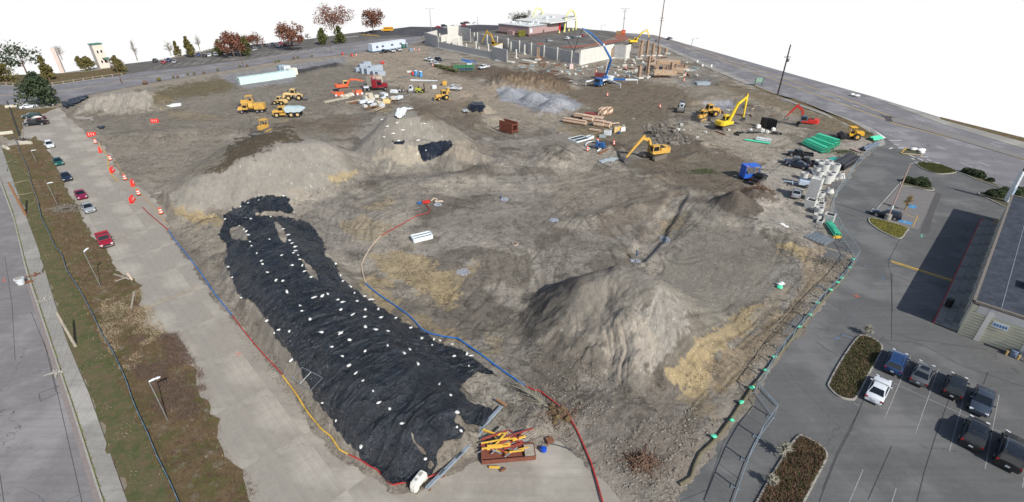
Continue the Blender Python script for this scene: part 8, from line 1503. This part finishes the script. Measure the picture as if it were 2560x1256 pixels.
# ---------------- the building on the right ----------------
def building():
 base = P(2393,833); hd = R(45); h = hgt((2440,755), (2393,833)); t = empty('shop_building', (base[0], base[1], 0), R(44.8), 'long flat roofed cream commercial building at the parking lot', 'building')
 # local x runs away from the camera along the walkway, local -y faces the near car park
 Lx, Wy = 46, 34; cr = mat('brick_cream', A(206,202,178), .9, var=.1, scale=1, bump=.2, bscale=12); wh = mat('fascia_white', A(206,204,200), .8, var=.06); gr = mat('wall_grey_green', A(132,134,124), .85, var=.12)
 MB().box((Lx / 2, -Wy / 2, h / 2 - .2), (Lx, Wy, h - .4)).build('wall', cr, t)
 m = MB(); m.box((-.03, -Wy / 2, h - .75), (.1, Wy - 1.2, 1.1)); m.build('fascia', wh, t)
 for i in range(9):
  for s_ in (0,): MB().box((-.10, -1.9 - i * 4.2, h / 2 - .1), (.16, .5, h - .2)).build('pilaster', wh, t)
 for k in range(9):
  MB().box((-.045, -Wy / 2, .35 + k * .42), (.04, Wy - .4, .03)).build('brick_course', gr, t)
 w_ = MB().box((-.12, -8.6, 1.9), (.12, 3.0, 2.2)).build('window', wh, t); MB().box((-.2, -8.6, 1.9), (.06, 2.6, 1.8)).build('pane', M_glass, w_); MB().box((-.5, -8.6, 3.3), (.9, 3.2, .12)).build('awning', mat('awning_blue', A(150,178,196), .6), t)
 s = MB().box((-.12, -3.2, 3.0), (.06, 1.5, .8)).build('sign_board', M_plate, t)
 for i in range(5): MB().box((-.17, -3.75 + i * .27, 3.0), (.02, .16, .32)).build('sign_letter', M_mblue, s)
 # side wall along the walkway
 for i in range(11): MB().box((2 + i * 4.2, .05, h / 2 - .1), (.4, .18, h - .3)).build('side_pilaster', wh, t)
 for i in range(10): MB().box((4.1 + i * 4.2, .03, 2.0), (3.2, .08, 2.6)).build('shop_window', M_glass, t)
 roof = MB().box((Lx / 2, -Wy / 2, h - .12), (Lx + .3, Wy + .3, .2)).build('roof', mat('roof_felt', A(46,52,62), .85, var=.3, scale=.8, bump=.15, col2=A(68,74,86), thr=(.4,.65)), t)
 for a_, b_ in (((-.1, -Wy), (-.1, 0)), ((0, .1), (Lx, .1)), ((Lx, 0), (Lx, -Wy))): MB().bar((*a_, h + .05), (*b_, h + .05), .3, .3).build('parapet', mat('parapet_brown', A(120,112,104), .8), t)
 for i in range(7): MB().box((Lx / 2, -2.5 - i * 4.5, h - .005), (Lx - 1, .05, .02)).build('roof_seam', mat('seam_pale', A(150,156,166), .7), t)
 for x, y in ((9, -5), (17, -9), (28, -6)): MB().box((x, y, h + .3), (2.2, 2.0, .7)).build('roof_unit', mat('unit_dark', A(60,62,68), .6), t)
 MB().cyl((-.6, -5.5, .4), .35, .8, 14).build('gas_regulator', mat('meter_grey', A(110,126,150), .5), t); MB().tube([(-.3, -5.9, .2), (-.5, -6.2, 1.0), (-.3, -6.4, .2)], .07).build('gas_pipe', mat('meter_grey', (0,0,0)), t)
 for y in (-4.9, -6.0, -6.9): MB().cyl((-1.0, y, .3), .12, .6, 8).build('bollard', mat('bollard_tan', A(190,160,100), .7), t)
building()
wk = [(2393,833),(2334,809),(2349,780),(2451,553),(2458,551),(2500,566),(2510,572)]
sheet('walkway', wk, mat('walk_dark', A(128,124,120), .9, var=.15, scale=1, bump=.2), .14)
ww = bpy.data.objects['walkway']; A0_, A1_ = Vector(P(2334,809)), Vector(P(2451,553)); d_ = (A1_ - A0_).normalized(); n_ = Vector((d_.y, -d_.x)); wl = (Vector(P(2393,833)) - A0_).dot(n_); Ln = (A1_ - A0_).length
for i in range(int(Ln / 1.0)):
 for j in range(3): o = cobj(('wslab',), 'paving_slab', lambda: MB().box((0, 0, 0), (.96, wl / 3 - .05, .03)), M_walk if (i * 7 + j * 3) % 5 else ww.data.materials[0], ww, (*(A0_ + d_ * (i + .5) + n_ * wl * (j + .5) / 3), .15), math.atan2(d_.y, d_.x))
tag(MB().bar((*A0_, .08), (*A1_, .08), .22, .16).build('red_kerb', M_red), kind='structure')
for a_, b_ in (((2451,553),(2458,550)), ((2458,550),(2500,566))): tag(MB().bar((*P(*a_), .08), (*P(*b_), .08), .22, .16).build('red_kerb', M_kerb if a_[0] > 2455 else M_red), kind='structure')
X, Y = P(2368, 768); t = empty('waste_bin', (X, Y, .15), 0, 'dark round waste bin on the walkway in the building shade', 'bin'); MB().cyl((0, 0, .55), .4, 1.1, 16, r2=.45).build('body', M_blk, t, smooth=50); MB().cyl((0, 0, 1.15), .42, .12, 16).build('lid', M_blk, t)
# ---------------- poles and lamps ----------------
M_pole = mat('pole_wood', A(104,82,66), .9, var=.25, scale=3); M_poled = mat('pole_dark', A(66,58,54), .9, var=.25); M_metal = mat('pole_metal', A(150,152,150), .5, metal=.4)
def pole(base, top, r, mt, lb, name='utility_pole', arms=(), arm_dir=0, lamp=None, trans=None, cat='utility pole', r2=None, over=0, foot=False):
 X, Y = P(*base); h = hgt(top, base) + over; t = empty(name, (X, Y, 0), R(arm_dir), lb, cat); MB().tube([(0, 0, 0), (0, 0, h)], r, 10, r2=r2 or r * .7).build('post', mt, t, smooth=50)
 for f, l in arms:
  o = MB().bar((-l / 2, 0, h * f), (l / 2, 0, h * f), .16).build('crossarm', mt, t)
  for k in range(4): MB().cyl((-l / 2 + .2 + k * (l - .4) / 3, 0, h * f + .2), .07, .28, 8).build('insulator', M_metal, o)
 if lamp:
  for s in lamp: MB().tube([(0, 0, h - .3), (s * 1.0, 0, h + .1), (s * 2.2, 0, h + .1)], .06, 6).build('lamp_arm', M_metal, t); MB().box((s * 2.5, 0, h + .08), (.9, .35, .16)).build('lamp_head', M_metal, t, bevel=.04)
 if trans: MB().cyl((.55, -.2, h * trans), .35, 1.1, 14).build('transformer', M_metal, t)
 if foot: MB().cyl((0, 0, .45), .5, .9, 14, r2=.45).build('concrete_foot', M_kerb, t)
 return t, h
pole((1078,76), (1076,22), .18, M_metal, 'tall double lamp post in the fresh dark car park', 'lamp_post', lamp=(-1, 1), cat='lamp post')
pole((1645,119), (1662,20), .28, M_pole, 'tallest brown utility pole beside the rusty formwork', arms=((.55,2.6),(.5,2.2),(.9,2.8)), arm_dir=10, over=7)
pole((1557,84), (1562,22), .25, M_metal, 'grey utility pole with many crossarms above the roadside sign', arms=((.98,4),(.88,3),(.6,2)), lamp=(1, -1), arm_dir=5)
pole((1944,238), (1977,112), .30, M_poled, 'thick dark utility pole with transformer beside the highway', arms=((.76,2.4),), trans=.70, arm_dir=10)
pole((1723,149), (1731,97), .14, M_metal, 'slim street lamp with one arm at the highway edge', 'street_lamp', lamp=(1,), cat='street lamp', arm_dir=5)
pole((609,168), (600,124), .14, M_pole, 'thin brown pole at the back road behind the wrapped bundles'); pole((829,134), (824,96), .14, M_pole, 'thin brown pole on the back road near the rust coloured trees'); pole((306,210), (290,155), .16, M_pole, 'brown pole beside the back road behind the pale heap'); pole((1502,84), (1501,64), .12, M_metal, 'small lamp pole on the restaurant car park edge', 'lamp_post', lamp=(1,), cat='lamp post'); pole((1035,98), (1033,70), .12, M_pole, 'thin pole left of the unfinished concrete building'); pole((1195,88), (1195,42), .12, M_pole, 'thin pole behind the concrete columns'); pole((1212,88), (1210,68), .10, M_pole, 'short thin pole behind the inner excavator')
pole((65,539), (16,458), .22, mat('pole_red_brown', A(134,96,66), .9, var=.2), 'red brown utility pole standing in the grass beside the street walk'); pole((190,868), (132,785), .18, M_timber, 'grey weathered pole standing at the inner edge of the street walk')
def gooseneck(base, top, hdx, lb, mt=M_metal):
 X, Y = P(*base); h = hgt(top, base); t = empty('street_lamp', (X, Y, .05), R(hdx), lb, 'street lamp'); MB().tube([(0, 0, 0), (0, 0, h)], .045, 8).build('post', mt, t); MB().tube([(0, 0, h), (.5, 0, h + .1)], .07, 8, r2=.12).build('arm', M_mwhite, t); MB().blob((.75, 0, h + .1), (.3, .16, .1), 9, 5, .05, 1).build('lamp_head', M_mwhite, t, smooth=60)
gooseneck((421,1054), (374,955), 35, 'thin white street lamp with short arm on the brown verge'); gooseneck((253,719), (206,632), 90, 'thin lamp post with small white head on the upper verge'); gooseneck((145,515), (117,460), 20, 'small lamp with white head in the brown brambles'); gooseneck((92,407), (78,378), 20, 'thin post in the brambles near the white hatchback')
def lotpole():
 X, Y = P(2218, 549); h = hgt((2278,412), (2218,549)); t = empty('lamp_post', (X, Y, .1), R(20), 'tall rusty parking lot lamp pole on round concrete foot in the mossy planter', 'lamp post'); MB().tube([(0, 0, .8), (0, 0, h)], .13, 10, r2=.09).build('post', mat('pole_pinkish', A(176,150,142), .7, var=.2, scale=2), t); MB().cyl((0, 0, .45), .55, 1.0, 16, r2=.5).build('concrete_foot', M_kerb, t); MB().cyl((0, 0, h * .22), .22, .6, 10).build('junction_collar', M_mwhite, t)
 MB().tube([(0, 0, h), (.9, 0, h + .1)], .05, 6).build('lamp_arm', M_metal, t); MB().box((1.2, 0, h + .1), (.8, .4, .2)).build('lamp_head', M_metal, t)
lotpole()
def pylon():
 X, Y = P(2515, 506); h = hgt((2548,425), (2515,506)); t = empty('pylon_sign', (X, Y, 0), R(-10), 'tall narrow white pylon sign rising behind the building', 'sign'); MB().box((0, 0, h * .5), (.55, 1.1, h * .95), 0, .8).build('sign_body', M_mwhite, t, bevel=.06); MB().tube([(0, 0, h * .9), (.1, 0, h * 1.15)], .14, 8).build('mast', M_poled, t); MB().box((.02, -.56, h * .35), (.4, .03, h * .3)).build('sign_face', mat('face_pale_blue', A(160,180,200), .5), t)
pylon()
X, Y = P(1895, 215); t = empty('site_sign', (X, Y, 0), R(8), 'green sign board on two posts beside the highway', 'sign'); hh = hgt((1890,190), (1885,211))
for s in (-1, 1): MB().box((s * 1.5, 0, hh / 2), (.2, .2, hh)).build('post', mat('post_dark_green', A(50,90,70), .7), t)
bd_ = MB().box((0, 0, hh * .68), (3.0, .1, hh * .55)).build('board', mat('board_sage', A(120,150,134), .7, var=.2), t)
for i in range(4): MB().bar((-1.1 + i * .6, -.07, hh * .55), (-.8 + i * .6, -.07, hh * .85), .09).build('brush_mark', mat('mark_cream', A(190,196,180), .7), bd_)
pole((1709,134), (1709,122), .07, mat('post_dark_green', (0,0,0)), 'short dark green sign post on the highway edge', 'sign_post', cat='sign post');
for i, (x, y, lb) in enumerate([(1756,167,'first small white marker by the highway walk'),(1778,168,'second small pale blue marker by the highway walk'),(1743,157,'third small marker beside the rubble')]): box('marker', x, y, (.7, .3, 1.0), 10, M_bag, lb, 'marker', z=.1)
# white wrapped heads lying on the road and median (bagged signal heads)
for i, (x, y, s, lb) in enumerate([(2130,240,1.3,'left white wrapped lump on the highway'),(2141,243,1.7,'right white wrapped lump on the highway'),(2283,378,1.5,'left white wrapped lump on the yellow edged island'),(2301,380,1.6,'right white wrapped lump on the yellow edged island'),(2303,386,1.0,'small white wrapped lump at the island tip')]):
 X, Y = P(x, y); o = MB().blob((0, 0, .4), (s * .7, s * .4, .4), 10, 7, .08, i).build('wrapped_lump', M_bag, smooth=60); o.location = (X, Y, .1); tag(o, lb, 'wrapped object')
planter([(2254,384),(2267,372),(2302,382),(2306,388),(2280,386)], '', M_soil); stripe('yellow_edge', [(2254,386),(2280,389),(2306,390)], .25, M_yel, .17); stripe('yellow_edge', [(2252,384),(2267,371)], .25, M_yel, .17)
X, Y = P(55, 712); t = empty('signal_bucket', (X, Y, .1), .4, 'white bucket like fixture lying at the street kerb', 'fixture'); MB().cyl((0, 0, .5), .42, 1.0, 16, r2=.62).build('shell', M_mwhite, t, smooth=50); MB().cyl((0, 0, 1.02), .5, .06, 16).build('rim', M_kerb, t)
for i, (x, y, lb) in enumerate([(75,706,'rusty bracket beside the white bucket fixture'),(90,690,'small rusty scrap on the street walk'),(115,752,'grey metal scraps on the street walk'),(143,934,'small white and rusty scrap at the kerb')]): litter('metal_scrap', (x, y), 14, (.35,.25), M_rust if i < 2 else M_kerb, lb, 40 + i, 'scrap', .3, False)
# small litter by the driveway
litter('metal_scrap', (55,350), 30, (1.2,.4), M_poled, 'dark bent metal in the driveway mouth', 50, 'scrap', .3, False)
# screened panel lying on the sheeting
def screen():
 q = [surf(*p) for p in Z4([(165,305),(310,378),(225,470),(90,380)])]; t = empty('window_frame', (0, 0, 0), 0, 'thin white window frame lying on the left foot of the black sheeting', 'window frame'); q = [Vector((a, b, c + .35)) for a, b, c in q]
 for i in range(4): MB().bar(q[i], q[(i + 1) % 4], .04).build('bar', M_galv, t)
 MB().bar(q[0].lerp(q[1], .45), q[3].lerp(q[2], .45), .05).build('bar', M_mwhite, t)
screen()
# ---------------- trees ----------------
def tree(base, h, w_, kind, mt, lb, seed, n=900, cat='tree', bark=None, leaf=.32):
 X, Y = P(*base); rr = random.Random(seed); t = empty({'cone': 'conifer', 'round': 'russet_tree', 'bare': 'bare_tree', 'spire': 'conifer'}[kind], (X, Y, 0), 0, lb, cat); bk = bark or M_pole
 MB().tube([(0, 0, 0), (rr.uniform(-.2, .2), 0, h * .45), (rr.uniform(-.4, .4), rr.uniform(-.4, .4), h * (.95 if kind != 'round' else .75))], .02 * h + .08, 8, r2=.03).build('trunk', bk, t)
 m = MB(); tips = []
 for i in range(26 if kind != 'bare' else 46):
  z = h * rr.uniform(.25, .8); a = rr.uniform(0, 6.28); rad = w_ / 2 * (rr.uniform(.5, 1) if kind == 'round' else (1 - z / h) + .15) * rr.uniform(.6, 1.1); e = Vector((math.cos(a) * rad, math.sin(a) * rad, z + h * rr.uniform(.05, .25) * (1 if kind in ('round', 'bare') else .2))); s = Vector((0, 0, z)); mid = s.lerp(e, .5) + Vector((rr.uniform(-.3, .3), rr.uniform(-.3, .3), .2)); m.tube([s, mid, e], .06 if kind != 'bare' else .07, 5, r2=.015); tips.append(e)
  if kind == 'bare':
   for k in range(3): q = e + Vector((rr.uniform(-1, 1), rr.uniform(-1, 1), rr.uniform(0, 1))) * h * .12; m.tube([mid, q], .03, 4, r2=.01)
 m.build('branches', bk, t)
 if kind == 'bare': return t
 m = MB(); cl = []
 for i in range(26):
  if kind == 'round': a = rr.uniform(0, 6.28); u = rr.random() ** .5; z = h * rr.uniform(.38, .98); k_ = math.sqrt(max(.05, 1 - ((z / h - .66) / .36) ** 2)); cl.append((math.cos(a) * u * w_ / 2 * k_, math.sin(a) * u * w_ / 2 * k_, z, w_ * rr.uniform(.10, .2)))
  else: z = h * rr.uniform(.12, .95); a = rr.uniform(0, 6.28); k_ = (1 - (z / h) ** 1.6) * (1 if kind == 'cone' else .7); u = rr.uniform(.2, .8); cl.append((math.cos(a) * u * w_ / 2 * k_, math.sin(a) * u * w_ / 2 * k_, z, w_ * rr.uniform(.12, .22) * (k_ + .25)))
 for i in range(n):
  c = rr.choice(cl); v = Vector((rr.gauss(0, 1), rr.gauss(0, 1), rr.gauss(0, 1))).normalized() * c[3] * rr.uniform(.5, 1.1); p = Vector(c[:3]) + v; s = leaf * rr.uniform(.5, 1.3); d = Vector((rr.uniform(-1, 1), rr.uniform(-1, 1), rr.uniform(-1, 1))).normalized(); e = d.orthogonal().normalized(); f = d.cross(e); m.add([p + e * s, p + f * s * .6, p - e * s, p - f * s * .6], [(0, 1, 2, 3)])
 m.build('crown', mt, t); return t
M_rus = mat('leaf_russet', A(132,86,66), .85, var=.45, scale=1.2, col2=A(96,62,48)); M_con = mat('leaf_conifer', A(98,100,48), .85, var=.45, scale=1.0, col2=A(60,68,36)); M_dkc = mat('leaf_dark', A(70,84,56), .85, var=.5, scale=.6, col2=A(40,52,34)); M_olv = mat('leaf_olive', A(116,108,56), .85, var=.4, scale=.8, col2=A(82,78,42))
def TH_(base, top): return hgt(top, base)
tr = [((586,144),(575,88),62,'round',M_rus,'russet tree with leaning crown behind the conical green tree'),((632,116),(645,88),55,'round',M_rus,'low wide russet tree farthest back in the car park'),((734,124),(712,68),72,'round',M_rus,'broad russet tree over the red cars'),((838,86),(822,22),86,'round',M_rus,'tallest ragged russet tree by the back road'),((934,84),(928,28),58,'round',M_rus,'rust coloured tree beside the yellow bus'),((552,138),(548,98),26,'cone',M_con,'conical green tree left of the leaning russet tree'),((618,141),(608,92),30,'cone',M_con,'conical green tree in front of the far parked cars'),((808,112),(803,66),28,'cone',M_con,'conical green tree left of the tallest russet tree'),((851,108),(852,64),28,'cone',M_con,'conical green tree under the tallest russet tree'),((446,140),(440,102),22,'spire',M_olv,'thin olive spire tree at the street end of the far car park'),((478,144),(466,90),30,'spire',M_olv,'tall ragged olive spire tree beside the thin one'),((203,168),(200,140),24,'cone',M_olv,'small olive bush tree before the cream building'),((226,176),(224,140),34,'cone',M_olv,'olive tree covering the foot of the cream building'),((298,180),(296,138),38,'cone',M_olv,'rounded olive tree right of the cream building'),((124,200),(126,135),34,'spire',M_olv,'ragged olive spire on the lawn by the street corner'),((108,262),(98,175),84,'cone',M_dkc,'large dark evergreen over the street corner'),((18,205),(8,146),44,'cone',M_olv,'olive evergreen at the left frame edge'),((2,200),(-4,160),34,'round',M_rus,'rust coloured shrub tree at the left frame edge'),((70,190),(45,112),80,'round',M_dkc,'ragged thin evergreen behind the street corner'),((1300,62),(1312,36),50,'round',mat('leaf_black_green', A(58,58,46), .9, var=.4),'dark ragged tree behind the restaurant')]
for i, (b, tp, wpx, k, mt, lb) in enumerate(tr):
 h = TH_(b, tp); s = (b[1] + 100) * .866 / 42; big = k == 'round'; tree(b, h, wpx / s * (1.3 if k in ('cone', 'spire') else 1.05), k, mt, lb, i + 5, 900 if lb.startswith('ragged thin') else 2400 if lb.startswith('large dark') else 1900 if not big else 2300, leaf=.34 if h < 9 else .5)
for i, (b, tp, wpx, lb) in enumerate([((156,150),(158,112),30,'bare tree left of the cream building'),((344,152),(334,102),16,'thin bare tree alone in the far lawn gap'),((428,140),(420,104),34,'bare pale tree behind the far parked cars'),((500,126),(498,88),20,'thin bare tree behind the white minivan'),((770,100),(768,84),22,'small bare bush tree by the tallest russet tree'),((1322,48),(1328,24),30,'bare twiggy tree above the restaurant hedge'),((1720+5,0+95),(1720,70),1,'x')][:6]): h = TH_(b, tp); s = (b[1] + 100) * .866 / 42; tree(b, h, wpx / s, 'bare', None, lb, 60 + i, bark=mat('bark_pale', A(128,120,108), .9))
tree((2262,525), 3.0, 2.2, 'bare', None, 'thin ochre leafless sapling behind the navy estate car', 77, bark=mat('bark_ochre', A(150,130,90), .9)); tree((1955, 1140), 1.8, 1.8, 'bare', None, 'leafless pale sapling in the planter at the bottom edge', 78, bark=MATS['bark_grey']); tree((2165,838), 1.5, 1.6, 'bare', None, 'small leafless shrub at the tip of the long planter', 79, bark=MATS['bark_grey'])
tree((1925,1215), 1.4, 1.6, 'bare', None, 'pale leafless shrub sprawling beside the fence at the bottom', 80, bark=MATS['bark_grey'])
for i, (x, y) in enumerate([(364,211),(398,203),(434,196),(445,195),(470,189),(486,187),(510,184),(545,178),(600,169),(618,167),(690,157),(698,155),(735,148),(745,146),(780,142),(1640,104),(362,210)]):
 X, Y = P(x, y); shrub(X, Y, 1.0 if i in (1, 0) else .6, 1.4 if i < 2 else .9, M_olv if i % 3 else M_twig, ['first','second','third','fourth','fifth','sixth','seventh','eighth','ninth','tenth','eleventh','twelfth','thirteenth','fourteenth','fifteenth','last','second last'][i] + ' low weed clump along the back road edge counted from the pale heap', 100 + i, 120, 'weed clump', 'weed clumps along the back road')
# cream building far left
def creamb():
 b0, b1, b2 = P(226,172), P(252,172), P(282,168); h = hgt((214,112), (228,172)); t = empty('cream_building', (b1[0], b1[1], 0), math.atan2(b2[1] - b1[1], b2[0] - b1[0]), 'tall cream building with teal eaves behind the lawn', 'building'); l = math.hypot(b2[0] - b1[0], b2[1] - b1[1]); wc = mat('render_cream', A(222,204,190), .85, var=.05); wg = mat('render_grey', A(186,180,174), .85, var=.08); tl = mat('eaves_teal', A(60,120,104), .7)
 MB().box((l * .4, l * .35, h / 2), (l * .8, l * .7, h)).build('walls', wc, t); MB().box((-.06, l * .35, h / 2), (.1, l * .7 + .02, h - .02)).build('side_wall', wg, t); MB().box((l * .4, l * .35, h + .1), (l * .8 + .6, l * .7 + .6, .3)).build('roof', tl, t); MB().box((l * .65, -1.2, h * .42), (l * .45, 2.6, .3)).build('awning', tl, t)
 for x, z in ((.25, .6), (.55, .6), (.3, .18), (.6, .18)): w_ = MB().box((x * l, -.05, z * h + 1), (l * .16, .14, h * .14)).build('window', M_mwhite, t); MB().box((x * l, -.13, z * h + 1), (l * .13, .06, h * .11)).build('pane', M_glass, w_)
creamb()
box('sign_tower', 158, 182, (1.4, 2.5, 10), 30, mat('tower_pink', A(206,190,182), .8), 'thin pale sign tower left of the cream building', 'sign tower', z=0);
def lawnfence():
 q = resample([(0,213),(100,219),(150,212),(250,197),(306,190)], 3.2); t = empty('lawn_fence', (0, 0, 0), 0, 'low post and rail fence along the lawn by the back road', 'fence')
 for i, p in enumerate(q): MB().box((p.x, p.y, .6), (.22, .22, 1.2)).build('post', M_timber, t)
 for a, b in zip(q[:-1], q[1:]): MB().bar((a.x, a.y, 1.0), (b.x, b.y, 1.0), .1).build('rail', M_timber, t)
lawnfence()
tag(MB().bar((*P(905,88), .3), (*P(947,91), .3), .5, .3).build('yellow_wall', M_hyel), 'low yellow painted kerb wall beside the rust coloured tree', 'kerb wall')
